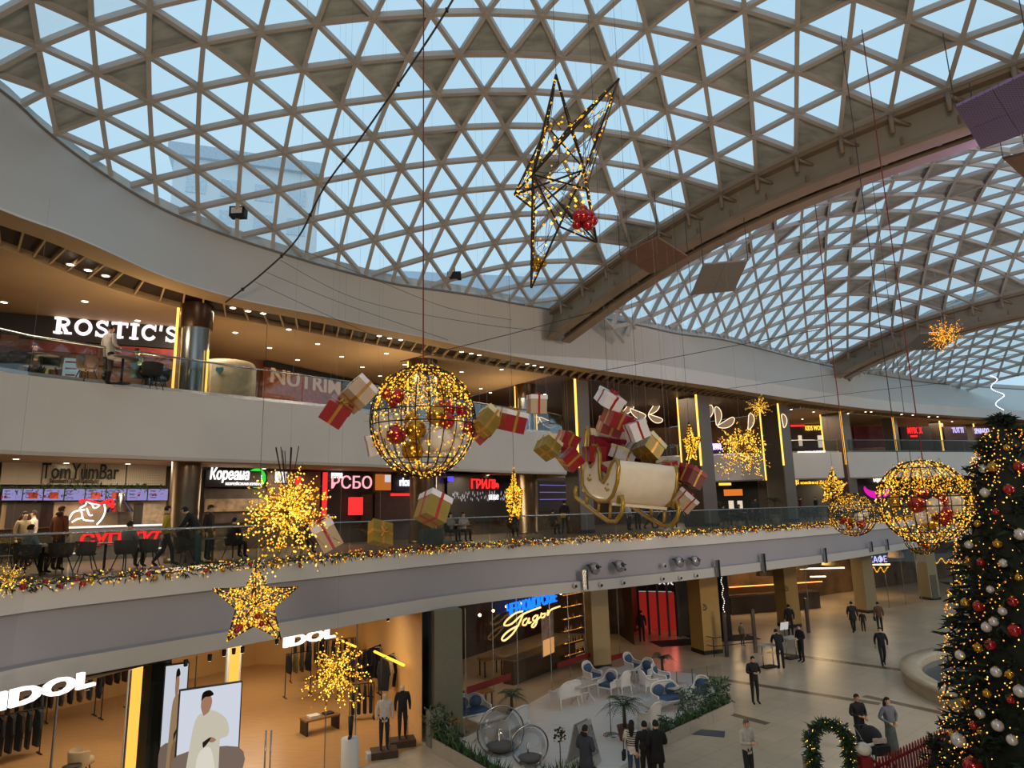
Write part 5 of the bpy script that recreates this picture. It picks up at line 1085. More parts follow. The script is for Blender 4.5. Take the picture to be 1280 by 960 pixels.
# slab serif letters built from strokes
def slab(parent, s, pl, pr, H_, wallAB, m, off=.2):
    A, B = wallAB; Pl, Pr = onwall(A, B, *pl), onwall(A, B, *pr); Wd, az = frame_on(Pl, Pr); n = Vector((sin(az), -cos(az), 0)); org = Pl+n*off
    loc = Matrix.Rotation(-parent.rotation_euler.z, 3, 'Z') @ (org-parent.location)
    wd = {'R': 1.0, 'O': 1.02, 'S': .82, 'T': .95, 'I': .55, 'C': .95, "'": .25}; tot = sum(wd[c] for c in s)+.10*(len(s)-1); x = 0; mb = MB()
    def rib(pts, w):      # flat thick stroke
        for a, b in zip(pts[:-1], pts[1:]):
            a, b = Vector((a[0], 0, a[1])), Vector((b[0], 0, b[1])); t = b-a
            if t.length < 1e-5: continue
            u_ = t.normalized(); q = Vector((u_.z, 0, -u_.x))*w/2; e = u_*w*.12; vs = [a-q-e, b-q+e, b+q+e, a+q-e]; mb.add([v-Vector((0, .04, 0)) for v in vs]+[v+Vector((0, .04, 0)) for v in vs], [(0, 1, 2, 3), (7, 6, 5, 4), (0, 4, 5, 1), (1, 5, 6, 2), (2, 6, 7, 3), (3, 7, 4, 0)], m)
    def arc(cx, cz, rx, rz, a0, a1, n=12): return [(cx+rx*cos(radians(a0+(a1-a0)*i/n)), cz+rz*sin(radians(a0+(a1-a0)*i/n))) for i in range(n+1)]
    k = Wd/tot; w = .24*k; H = H_
    for c in s:
        W_ = wd[c]*k; X = x
        if c == 'R':
            rib([(X+.28*W_, 0), (X+.28*W_, H)], w); rib([(X+.05*W_, .06*H), (X+.5*W_, .06*H)], .12*H); rib([(X+.05*W_, .94*H), (X+.6*W_, .94*H)], .14*H); rib([(X+.5*W_, .94*H)]+arc(X+.52*W_, .73*H, .27*W_, .21*H, 80, -80)+[(X+.4*W_, .52*H)], .15*H); rib([(X+.52*W_, .5*H), (X+.74*W_, .08*H)], w*.9); rib([(X+.62*W_, .06*H), (X+1.0*W_, .06*H)], .12*H)
        elif c == 'O': rib(arc(X+.5*W_, .5*H, .38*W_, .42*H, 0, 360, 24), w*.8)
        elif c == 'S': rib(arc(X+.5*W_, .74*H, .30*W_, .2*H, 20, 250)+arc(X+.5*W_, .27*H, .33*W_, .22*H, 75, -160), w*.72); rib([(X+.84*W_, .7*H), (X+.84*W_, 1.0*H)], w*.35); rib([(X+.14*W_, .02*H), (X+.14*W_, .32*H)], w*.35)
        elif c == 'T': rib([(X+.5*W_, 0), (X+.5*W_, H)], w); rib([(X+.02*W_, .93*H), (X+.98*W_, .93*H)], .14*H); rib([(X+.25*W_, .06*H), (X+.75*W_, .06*H)], .12*H); rib([(X+.06*W_, .93*H), (X+.06*W_, .7*H)], w*.35); rib([(X+.94*W_, .93*H), (X+.94*W_, .7*H)], w*.35)
        elif c == 'I': rib([(X+.5*W_, 0), (X+.5*W_, H)], w); rib([(X+.05*W_, .06*H), (X+.95*W_, .06*H)], .12*H); rib([(X+.05*W_, .94*H), (X+.95*W_, .94*H)], .12*H)
        elif c == 'C': rib(arc(X+.52*W_, .5*H, .38*W_, .42*H, 40, 325, 20), w*.8); rib([(X+.88*W_, .62*H), (X+.88*W_, 1.0*H)], w*.35)
        elif c == "'": rib([(X+.5*W_, H), (X+.4*W_, .68*H)], w*.7)
        x += W_+.10*k
    mb.obj('lettering', parent, loc)
slab(bd, "ROSTIC'S", (67, 418), (222, 434), .58, WA, emat('pinkish_white_letters', 'FFE9EC', 1.5))
# menu boards and counter below the chicken shop sign
cb = board('menu_band', 'brown menu band with red strips under the chicken shop sign', 'menu board', -40, 421, 222, 448, WA, mat('menu_brown', '6A3524', .5, var=.3), .1, .12)
for x0, x1 in ((40, 122), (150, 222)): board('', None, None, x0, 425+(x0*.06), x1, 437+(x0*.06), WA, mat('menu_red', '8C2A22', .5, var=.3), .03, .22, cb, 'menu_strip')
for i, (x0, y0, x1, y1, m, lab) in enumerate(((2, 440, 28, 462, 'C9A070', 'lit menu screen with food picture at far left of the chicken counter'), (50, 446, 67, 475, 'B8A05A', 'lit menu screen with yellow dish behind the seated woman'), (80, 448, 105, 478, 'BFD0D4', 'pale blue order kiosk screen at the chicken counter, left one'), (186, 457, 208, 482, 'BFD0D4', 'pale blue order kiosk screen at the chicken counter, right one'))):
    k = board('menu_screen', lab, 'screen', x0, y0, x1, y1, WA, mat('screen_frame', '3A2A20', .4), .08, .3); board('', None, None, x0+2, y0+2, x1-2, y1-3, WA, emat('screen_'+m, m, .55, False), .02, .36, k, 'display')
    for j in range(3): board('', None, None, x0+4, y0+6+j*8, x1-5-j*2, y0+8+j*8, WA, mat('screen_print', '6A4030', .5), .02, .38, k, 'picture_line')
kq = board('qr_free_poster', 'brown poster at upper left of the chicken counter', 'poster', 4, 420, 26, 434, WA, mat('poster_brown', '7C4A34', .5), .03, .24)
board('speaker_box', 'black loudspeaker hanging right of the polished pillar', 'loudspeaker', 268, 422, 281, 440, (W2P[3], W2P[4]), M_BLACK, .3, 3.0)
WB = (W2P[4], W2P[5]); W7 = (W2P[5], W2P[6]); W8 = (W2P[6], W2P[7])
kz = thing('drinks_kiosk', 'cream rounded kiosk with a small blue heart right of the polished pillar', 'kiosk', xy(at(285, 480, 24), Z2F)); MB().lathe([(.95, 0), (.95, 1.55), (.85, 1.7), (.3, 1.72), (.01, 1.72)], 28, mat('kiosk_cream', 'C7B493', .5)).obj('body', kz)
hp = [(0, -.14), (.13, 0), (.12, .09), (.06, .12), (0, .07), (-.06, .12), (-.12, .09), (-.13, 0)]; MB().prism(hp, .03, mat('heart_blue', '2F7E8E', .5), Matrix.Translation((.1, -.96, 1.25)) @ Matrix.Rotation(pi/2, 4, 'X')).obj('heart_emblem', kz)
sg = board('shop_facade', 'orange lit shop front with pale letters behind the flying gifts', 'shop front', 326, 455, 425, 520, WB, mat('orange_front', '9A4A1C', .5, var=.35), .2, .1)
sign('', None, 'NUTRIM', (333, 479), (420, 482), .75, WB, emat('dim_peach_letters', 'E8B48C', .55, False), parent=sg, off=.3)
board('', None, None, 326, 452, 425, 459, WB, M_BLACK, .2, .3, sg, 'top_band')
board('plant_hedge_front', 'dark green planted shop front left of the large light ball', 'shop front', 426, 484, 480, 522, W7, mat('hedge_green', '1F3320', .9, var=.5, scale=6), .4, .2)
board('dark_sign', 'long black sign band above the green shop front', 'sign', 426, 466, 520, 476, W7, M_BLACK, .2, .3)
# far second floor shops on the right
W9 = (W2P[8], W2P[9]); W10 = (W2P[7], W2P[8])
def shopfront(x0, y0, x1, y1, wallAB, col, label, var=.4):
    r = board('shop_facade', label, 'shop front', x0, y0, x1, y1, wallAB, mat('front_'+col, col, .6, var=var, scale=1.2), .3, .2); return r
yes = shopfront(812, 530, 858, 572, W10, '5E1A1C', 'dark red shop front with YES letters behind the gifts'); sign('', None, 'YES', (822, 563), (842, 563), 1.5, W10, mat('cream_letters', 'D9C8AE', .5), parent=yes, off=.5); sign('', None, 'TVOI', (824, 572), (843, 572), .5, W10, mat('cream_letters', 'D9C8AE'), parent=yes, off=.5)
board('', None, None, 812, 533, 858, 535, W10, M_LR, .1, .45, yes, 'red_edge')
pk1 = shopfront(878, 532, 950, 572, W10, '1F1A20', 'dark shop front with pink and white lit signs right of the second pillar'); board('', None, None, 880, 534, 893, 544, W10, M_LP, .1, .45, pk1, 'pink_sign'); sign('', None, 'GLORIA', (893, 542), (910, 542), .6, W10, emat('lilac_letters', 'C8C0FF', 1.3, False), parent=pk1, off=.5); sign('', None, 'FAMILY', (932, 540), (953, 540), .6, W10, emat('lilac_letters', 'C8C0FF', 1.3, False), parent=pk1, off=.5)
sh2 = shopfront(984, 531, 1030, 562, W9, '3A221A', 'brown shop front with a thin yellow lit sign between the third and fourth pillars'); sign('', None, 'KIDS WORLD', (1004, 539), (1030, 539), .45, W9, M_LY, parent=sh2, off=.5); board('', None, None, 986, 532, 1003, 534, W9, M_LR, .1, .4, sh2, 'red_light_bar')
board('', None, None, 995, 545, 999, 558, W9, emat('lit_white_board', 'FFE8D0', .8, False), .1, .45, sh2, 'lit_panel'); board('', None, None, 1019, 545, 1030, 560, W9, emat('lit_white_board', 'FFE8D0', .8, False), .1, .45, sh2, 'lit_panel')
sh3 = shopfront(1064, 534, 1104, 560, W9, '6A1E22', 'crimson shop front behind the fourth pillar')
sh4 = shopfront(1122, 534, 1160, 563, W9, '241614', 'dark shop front with red lit letters near the tree top'); sign('', None, 'MYBOX', (1131, 543), (1149, 543), .6, W9, M_LR, parent=sh4, off=.5); board('', None, None, 1134, 545, 1142, 547, W9, M_LR, .1, .5, sh4, 'red_smile')
sh5 = shopfront(1176, 534, 1204, 563, W9, '321A18', 'dark shop front with small white letters left of the tree top'); sign('', None, 'TUTTI', (1186, 542), (1200, 542), .5, W9, emat('lilac_letters', 'C8C0FF'), parent=sh5, off=.5)
sh6 = shopfront(1214, 534, 1252, 563, W9, '321A18', 'dark shop front with white letters behind the tree top'); sign('', None, 'SPARADO', (1214, 543), (1232, 543), .5, W9, emat('lilac_letters', 'C8C0FF'), parent=sh6, off=.5)
# ---- first floor food court signs
V1 = (W1P[2], W1P[3]); V2 = (W1P[3], W1P[4]); V3 = (W1P[4], W1P[5]); V0 = (W1P[1], W1P[2]); V5 = (W1P[6], W1P[7]); V4 = (W1P[5], W1P[6])
ty = board('shop_sign', 'perforated silver sign panel with dark letters TomYumBar', 'sign', 2, 578, 206, 606, V1, perf('perforated_silver', 'D2C6B4'), .15, .2)
sign('', None, 'TomYumBar', (49, 599), (145, 598), .56, V1, M_BLACK, parent=ty, off=.36, bold=.004); sign('', None, 'Modern Thai Kitchen', (60, 604), (120, 605), .16, V1, mat('brown_print', '5A4436', .5), parent=ty, off=.36)
for x in (52, 104, 156): board('', None, None, x, 579, x+1, 606, V1, M_DARK, .02, .3, ty, 'seam')
mn = board('menu_screens', 'row of lilac lit menu screens with dishes under the noodle bar sign', 'menu board', 0, 611, 206, 627, V1, M_BLACK, .1, .5)
random.seed(5)
for i in range(8):
    x0 = 1+i*25.6; board('', None, None, x0, 612, x0+24, 626, V1, emat('menu_screen_lilac', 'A9A0DC', .7), .03, .6, mn, 'display')
    if i in (1, 2, 4, 5): board('', None, None, x0+6, 616, x0+17, 624, V1, mat('dish_red', 'B03A24', .5, var=.5, scale=9), .03, .64, mn, 'dish_picture')
    for j in range(3): board('', None, None, x0+2, 614+j*4, x0+9, 615+j*4, V1, mat('menu_ink', '4A3F8A', .5), .02, .63, mn, 'menu_line')
ivy = thing('hanging_ivy', 'green ivy with small red bells hanging over the menu screens', 'plant', onwall(*V1, 0, 609)); f = MB(); bb = MB(); A0 = onwall(*V1, 0, 609); B0 = onwall(*V1, 206, 608)
for i in range(260): leafbits(f, (B0-A0)*rnd(0, 1)+Vector((0, 0, -rnd(0, .38)))+Vector((.25, -.55, 0)), .08, 3, (M_LEAF, M_LEAF2, mat('ivy_green', '3E6A34', .6)), .12)
for i in range(9): bb.ball((B0-A0)*rnd(0, 1)+Vector((.25, -.6, -.35)), .05, M_RED, 6, 4)
tag(f.obj('leaves', ivy), kind='stuff'); tag(bb.obj('bells', ivy), kind='stuff')
ck = board('kitchen_opening', 'tan kitchen opening of the noodle bar', 'counter', 2, 628, 206, 662, V1, mat('kitchen_tan', 'AC9070', .5, var=.35, scale=1.4), .1, .15)
for x0, x1, c in ((8, 66, '33251E'), (50, 66, '4A1D1A'), (148, 164, '6A5A48'), (166, 176, '2E2620'), (177, 203, 'A5927A')): board('', None, None, x0, 629, x1, 660, V1, mat('kit_'+c, c, .5, var=.3), .06, .25, ck, 'kitchen_panel')
hd = thing('extractor_hood', 'steel extractor hood in the noodle bar kitchen', 'hood', onwall(*V1, 151, 640)+Vector((.3, -.6, 0))); MB().lathe([(.5, 0), (.16, .38), (.16, .7)], 12, M_STEEL).obj('hood', hd)
ct = thing('food_counter', 'long noodle bar counter with a bright white strip along its top', 'counter', onwall(*V1, 88, 662)); A0, B0 = onwall(*V1, 84, 661), onwall(*V1, 203, 661); L_, az = frame_on(A0, B0); ct.rotation_euler.z = az; ct.location = xy(A0, Z1F)+Vector((.5, -1.2, 0))
MB().box((L_/2, 0, .55), (L_, .6, 1.1), mat('counter_grey', '5E5A58', .4)).obj('front', ct); MB().box((L_/2, 0, 1.14), (L_+.1, .7, .06), emat('white_counter_strip', 'FFF2E4', 1.3)).obj('lit_top', ct)
for j, (x, w_, z) in enumerate(((.2, 1.6, .98), (1.8, 1.0, .98), (3.2, .9, .95), (2.0, 1.2, .3), (.3, .4, .28))): MB().box((x+w_/2, -.32, z), (w_, .02, .045), emat('white_counter_strip', 'FFF2E4', 1.3)).obj('light_line', ct)
link('lettering', text_mesh('СУП', 1.25, .45, .04, M_LR, 0, .04), ct, (L_*.19, -.36, .5)); link('lettering', text_mesh('ТУТ', 1.0, .38, .04, M_LR, .3, .04), ct, (L_*.70, -.36, .55))
# neon swimmer-like drawing: white wavy strokes with a red ribbon
nn = thing('neon_drawing', 'white neon line drawing of a bowl face with red ribbon in the noodle bar', 'neon sign', onwall(*V1, 100, 655)); L_, az = frame_on(onwall(*V1, 86, 655), onwall(*V1, 134, 655)); nn.rotation_euler.z = az; nn.location = onwall(*V1, 86, 662)+Vector((.5, -.9, .1))
k = L_/48
def stroke(pts, m, r=.028, nm='neon_tube'): MB().tube([(x*k, 0, (662-y)*k*1.05) for x, y in polyline2(pts)], r, 5, m).obj(nm, nn)
def polyline2(P): return [(p.x, p.y) for p in polyline_interp([(a, b, 0) for a, b in P], 4)]
for pts in (((2, 653), (6, 644), (12, 641), (20, 640)), ((6, 656), (12, 652), (17, 651)), ((17, 644), (14, 638), (20, 634), (22, 629), (27, 632), (36, 633)), ((17, 645), (20, 653), (32, 655)), ((22, 638), (26, 647), (30, 647)), ((28, 632), (31, 638), (36, 636), (38, 632)), ((43, 633), (45, 642), (42, 652), (36, 660))): stroke(pts, emat('white_neon', 'FFFFFF', 2.0))
for pts in (((13, 628), (16, 631), (14, 628), (22, 628), (40, 633)), ((40, 631), (52, 627), (54, 637), (46, 631)), ((44, 630), (53, 634))): stroke(pts, M_LR, .045)
kp = board('shop_sign', 'black sign with white brush letters Кореана and a green round mark', 'sign', 253, 588, 322, 609, V1 if False else V2, mat('sign_black', '17100E'), .15, .3); sign('', None, 'Кореана', (256, 604), (305, 604), .62, V2, M_LW, parent=kp, off=.5, shear=.15, bold=.02); sign('', None, 'КОРЕЙСКАЯ КУХНЯ', (276, 607), (320, 607), .14, V2, M_LW, parent=kp, off=.5)
gr = onwall(*V2, 317, 598); MB().lathe([(.001, 0), (.42, 0), (.42, .05), (.001, .05)], 20, M_LG).obj('green_disc', kp, Matrix.Rotation(-kp.rotation_euler.z, 3, 'Z') @ (gr-kp.location)+Vector((0, -.25, 0)), (pi/2, 0, 0)); link('lettering', text_mesh('кух', .45, .22, .03, M_LW), kp, Matrix.Rotation(-kp.rotation_euler.z, 3, 'Z') @ (gr-kp.location)+Vector((-.22, -.34, -.1)))
s_ = board('shop_facade', 'dark kitchen front below the korean food sign', 'shop front', 253, 611, 330, 655, V2, mat('dark_kitchen', '3B3128', .5, var=.6, scale=2), .1, .15); board('', None, None, 253, 624, 330, 640, V2, mat('kitchen_shelf_tan', '8F7A60', .5, var=.5, scale=3), .08, .25, s_, 'kitchen_shelf')
s_ = board('shop_facade', 'brown shop front behind the big spiked burst', 'shop front', 332, 588, 398, 655, V2, mat('brown_front', '5A3A28', .5, var=.3), .1, .15); sign('', None, 'HOME CAFE', (340, 604), (354, 604), .5, V2, M_LW, parent=s_, off=.3); board('', None, None, 366, 596, 372, 607, V2, M_LR, .05, .3, s_, 'red_mark')
s_ = board('shop_facade', 'black shop front with a pink outlined sign and red side bars', 'shop front', 400, 591, 463, 655, V2, M_BLACK, .1, .15); board('', None, None, 400, 591, 405, 645, V2, M_LR, .05, .3, s_, 'red_bar'); sign('', None, 'РСБО', (410, 611), (460, 612), .62, V2, emat('pale_pink_letters', 'FFB0B8', 1.2, False), parent=s_, off=.32, bold=.0); sign('', None, 'PEPPER', (410, 598), (424, 598), .25, V2, M_LW, parent=s_, off=.32)
board('', None, None, 432, 622, 446, 644, V2, M_LR, .3, .4, s_, 'red_lantern'); board('', None, None, 448, 618, 462, 650, V2, mat('kitchen_dim', '4A2E22', .5, var=.4), .05, .25, s_, 'doorway')
ps = board('poster', 'orange and white food poster beside the pink sign', 'poster', 466, 593, 485, 613, V2, emat('poster_orange', 'D87A30', .7, False), .06, .25); board('', None, None, 477, 594, 484, 603, V2, emat('poster_white', 'E8E0E8', .8, False), .04, .3, ps, 'white_shape')
rc = board('shop_sign', 'navy sign with rounded white letters rice', 'sign', 487, 593, 512, 614, V2, mat('navy_sign', '141B33', .5), .12, .25); sign('', None, 'rice', (494, 608), (507, 608), .42, V2, M_LW, parent=rc, off=.4, bold=.03)
s_ = board('shop_facade', 'dark shop front with red rail lights below the rice sign', 'shop front', 466, 616, 512, 655, V2, mat('dark_red_front', '3A1512', .5, var=.4), .1, .15); board('', None, None, 485, 617, 512, 620, V2, M_LR, .05, .25, s_, 'red_light_bar')
s_ = board('shop_facade', 'black bar front with red letters and rows of hanging glasses', 'shop front', 556, 597, 640, 655, V3, M_BLACK, .1, .15); sign('', None, 'ГРИЛЬ', (584, 611), (618, 612), .55, V3, M_LR, parent=s_, off=.35); board('', None, None, 554, 596, 560, 602, V3, emat('blue_spot', '3A30FF', 3, False), .08, .4, s_, 'blue_light'); sign('', None, 'пиво', (606, 625), (618, 626), .3, V3, M_LW, parent=s_, off=.35)
gm = MB(); A0, B0 = onwall(*V3, 562, 617), onwall(*V3, 632, 617)
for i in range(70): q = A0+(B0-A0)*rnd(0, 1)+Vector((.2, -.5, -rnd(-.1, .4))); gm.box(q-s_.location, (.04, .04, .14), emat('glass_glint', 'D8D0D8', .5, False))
g_ = thing('glass_rack', 'rack of glinting hanging glasses in the black bar', 'rack', s_.location); tag(gm.obj('hanging_glasses', g_), kind='stuff')
s_ = board('shop_facade', 'dark shop front with violet shelf lights left of the first pillar', 'shop front', 668, 601, 712, 640, V3, mat('dark_violet', '1A1722', .5, var=.4), .1, .15)
for j in range(3): board('', None, None, 671, 606+j*9, 708, 607+j*9, V3, emat('violet_shelf', '8478C8', .7, False), .04, .25, s_, 'shelf_light')
s_ = board('shop_facade', 'gold framed cafe front seen under the sleigh', 'shop front', 765, 612, 850, 655, V4, mat('cafe_gold', '4A3A20', .5, var=.7, scale=3), .1, .15); board('', None, None, 788, 625, 796, 634, V4, emat('blue_spot', '3A30FF', 3, False), .05, .3, s_, 'blue_light'); board('', None, None, 795, 628, 800, 635, V4, M_LP, .05, .3, s_, 'pink_light')
s_ = board('shop_facade', 'dark planted restaurant front with an orange glow between second and third pillars', 'shop front', 884, 601, 945, 650, V5, mat('dark_resto', '14150F', .6, var=.4), .1, .15); board('', None, None, 897, 604, 912, 607, V5, M_LY, .05, .3, s_, 'lit_sign'); board('', None, None, 903, 612, 926, 620, V5, emat('orange_resto_glow', 'E07A30', 1.0, False), .05, .3, s_, 'orange_glow'); board('', None, None, 909, 626, 915, 636, V5, emat('lit_white_board', 'FFE8D0'), .05, .3, s_, 'lit_panel'); board('', None, None, 920, 626, 926, 636, V5, emat('lit_white_board', 'FFE8D0'), .05, .3, s_, 'lit_panel'); sign('', None, 'PANI', (946, 608), (958, 608), .8, V5, mat('grey_letters', '9A948A', .5), parent=s_, off=.3)
s_ = board('shop_facade', 'dark shop front with a yellow lit sign right of the third pillar', 'shop front', 988, 600, 1030, 640, V5, mat('dark_yellow_front', '1C1810', .6, var=.4), .1, .15); sign('', None, 'ЦЕХ', (992, 607), (997, 607), .6, V5, M_LY, parent=s_, off=.3); sign('', None, 'КОФЕЙНЯ ЦЕХ', (999, 606), (1024, 606), .28, V5, M_LY, parent=s_, off=.3)
s_ = board('shop_facade', 'black shop front with a magenta crescent and white letters', 'shop front', 1070, 599, 1102, 640, V5, M_BLACK, .1, .15); sign('', None, 'Березка', (1089, 604), (1104, 604), .5, V5, M_LW, parent=s_, off=.4)
c = onwall(*V5, 1093, 607); MB().tube([(c-s_.location)+RT*(1.15*cos(t))+Vector((0, 0, .75*sin(t)))-FW*.5 for t in [pi+pi*j/12 for j in range(13)]], [.05+.28*sin(pi*j/12) for j in range(13)], 8, emat('magenta_crescent', 'D020A0', 1.2, False)).obj('crescent', s_); s_.rotation_euler = (0, 0, 0) if False else s_.rotation_euler
# ---- ground floor signs
def hall_sign(name, label, s, pl, pr, H_, A, B, m, **k): return sign(name, label, s, pl, pr, H_, (A, B), m, **k)
hall_sign('shop_sign', 'big white lit letters IDOL cut by the left frame edge', 'IDOL', (-14, 888), (107, 865), .34, GF[0], GF[1], M_LW, off=.25, bold=.03, depth=.1)
hall_sign('shop_sign', 'white lit letters IDOL above the clothes shop entrance', 'IDOL', (360, 811), (424, 798), .31, GF[1], GF[2], M_LW, off=-.2, bold=.03, depth=.1)
hall_sign('neon_sign', 'blue neon letters ЧЕРНОМОРСКИЕ on the cafe glass', 'ЧЕРНОМОРСКИЕ', (627, 770), (690, 759), .46, CF[0], CF[1], M_LB, cat='neon sign', off=.25, bold=.008)
ng = thing('neon_script', 'orange neon script Гады below the blue neon letters', 'neon sign', onwall(CF[0], CF[1], 620, 800)); L_, az = frame_on(onwall(CF[0], CF[1], 620, 797), onwall(CF[0], CF[1], 695, 783)); ng.rotation_euler.z = az; ng.location = onwall(CF[0], CF[1], 620, 797)+Vector((.2, -.2, 0)); k2 = L_/75
def st2(pts, r=.035):
    kz = pj(ng.location)[2]/F_PX; P = polyline_interp([(x*k2, 0, z*kz*.95+x*.0) for x, z in pts], 5); MB().tube(P, r, 6, M_LO).obj('neon_tube', ng)
st2([(25, 26), (16, 26), (6, 20), (4, 15), (12, 14), (26, 22), (48, 24)]); st2([(26, 23), (22, 14), (14, 2), (4, -4), (1, 0), (8, 6), (20, 9)])      # Г
st2([(30, 15), (26, 13), (25, 8), (29, 7), (33, 14), (32, 8), (35, 8)])                                                       # а
st2([(42, 15), (38, 13), (38, 9), (42, 9), (44, 15), (42, 4), (38, 0), (36, 3), (44, 9), (48, 11)])                                  # д
st2([(49, 16), (48, 10), (52, 9), (54, 13), (50, 14)]); st2([(58, 17), (57, 10), (62, 16), (75, 17)])                                    # ы
pst = board('menu_poster', 'tall lit menu poster inside the cafe glass', 'poster', 689, 768, 703, 824, CF, mat('poster_pale', '9A8478', .5, var=.3), .05, -.5); board('', None, None, 690, 802, 703, 822, CF, emat('poster_warm', 'E8A868', .8, False), .03, -.44, pst, 'picture')
cr2 = thing('shop_sign', 'small lit sign above the farthest ground floor shop', 'sign', at(1087, 704, 52)); cr2.rotation_euler.z = rotz_hall()-.5; link('lettering', text_mesh('КАФЕ', 1.6, .55, .05, emat('lilac_letters', 'C8C0FF')), cr2)
for k_, (x0, x1, y, d) in enumerate(((1085, 1110, 712, 51), (1168, 1200, 701, 53))):
    g_ = thing('light_string', ('drooping string of orange lights in the farthest shop', 'string of orange lights right of the last pale pillar')[k_], 'light string', at(x0, y, d)); b = MB()
    for i in range(26): p = at(x0+(x1-x0)*i/25, y+3*sin(i*.7), d)-g_.location; b.octa(p, .06, M_GOLDL)
    MB().tube([at(x0+(x1-x0)*i/8, y+3*sin(i*2.2), d)-g_.location for i in range(9)], .012, 3, M_CABLE).obj('cord', g_); tag(b.obj('fairy_lights', g_), kind='stuff')
# floodlights, cameras and banners on the first floor fascia
def nearE(px, py):    # point of the fascia face seen at a pixel
    d = ray(px, py); best = None
    for a, b in zip(E1[:-1], E1[1:]):
        n = Vector((-(b-a).y, (b-a).x, 0)); den = d.x*n.x+d.y*n.y
        if abs(den) < 1e-6: continue
        t = ((a.x)*n.x+(a.y)*n.y)/den; P = CAM+d*t; s_ = (xy(P, 0)-a).dot(b-a)/(b-a).length_squared
        if t > 0 and -.02 <= s_ <= 1.02: best = (P, (b-a).normalized()); break
    return best
for i, (x, y) in enumerate(((740, 709), (771, 706), (845, 701), (865, 700))):
    P, t = nearE(x, y); n = Vector((t.y, -t.x, 0)); o = thing('floodlight', 'silver floodlight on the grey fascia, %s from the left' % ('first', 'second', 'third', 'fourth')[i], 'floodlight', P+n*.3, atan2(t.y, t.x))
    MB().lathe([(.10, -.1), (.22, 0), (.27, .14), (.25, .14), (.01, .06)], 16, mat('lamp_silver', 'B8B8BA', .25, .9)).obj('housing', o, None, (-1.9, 0, 0)); MB().tube([(-.28, 0, 0), (-.28, .28, .1), (.28, .28, .1), (.28, 0, 0)], .02, 5, M_DARK).obj('yoke', o)
for i, (x, y) in enumerate(((718, 732), (750, 731), (778, 728), (827, 723), (849, 722), (869, 719), (829, 707), (779, 711))):
    P, t = nearE(x, y); n = Vector((t.y, -t.x, 0)); o = thing('dome_camera', 'small round dome camera on the fascia, %s from the left' % ['first', 'third', 'fourth', 'sixth', 'seventh', 'eighth', 'upper second', 'upper first'][i], 'camera', P+n*.02, atan2(t.y, t.x)); MB().lathe([(.11, 0), (.11, .05), (.08, .1), (.001, .15)], 12, M_WHITE).obj('mount', o, None, (pi/2, 0, 0)); MB().ball((0, -.08, -.01), .075, M_BLACK, 8, 6).obj('dome', o)
for i, (x, y0, y1) in enumerate(((729, 712, 737), (894, 700, 721), (951, 692, 715), (1028, 685, 704), (1086, 677, 690), (1106, 674, 688))):
    P, t = nearE(x, y0); Q, _t = nearE(x, y1); n = Vector((t.y, -t.x, 0)); o = thing('banner_clip', 'grey vertical bracket on the lower fascia, %s from the left' % ('first', 'second', 'third', 'fourth', 'fifth', 'sixth')[i], 'bracket', xy(P, Q.z)+n*.1, atan2(t.y, t.x)); MB().box((0, 0, (P.z-Q.z)/2), (.25, .06, P.z-Q.z), M_STEEL).obj('plate', o); MB().box((.1, -.04, (P.z-Q.z)/2), (.04, .06, P.z-Q.z), M_DARK).obj('edge', o)
P = at(845, 733, 34); tag(MB().lathe([(.001, 0), (.14, 0), (.14, .05), (.001, .05)], 10, emat('red_spot', 'FF2020', 3, False)).obj('red_light', None, xy(P, 4.2)), 'small red light under the fascia above the passage', 'light')
o = thing('roof_floodlight', 'small black floodlight on the left roof rim', 'floodlight', at(298, 266, 22)); MB().box((0, 0, 0), (.5, .3, .35), M_BLACK).obj('housing', o); MB().box((0, -.16, .02), (.36, .02, .2), M_WHITE).obj('lens', o)
o = thing('roof_floodlight', 'small black floodlight on the roof rim below the wire star', 'floodlight', at(568, 345, 27)); MB().box((0, 0, 0), (.55, .4, .25), M_BLACK).obj('housing', o); MB().tube([(0, 0, .1), (0, 0, .4)], .03, 5, M_DARK).obj('arm', o)
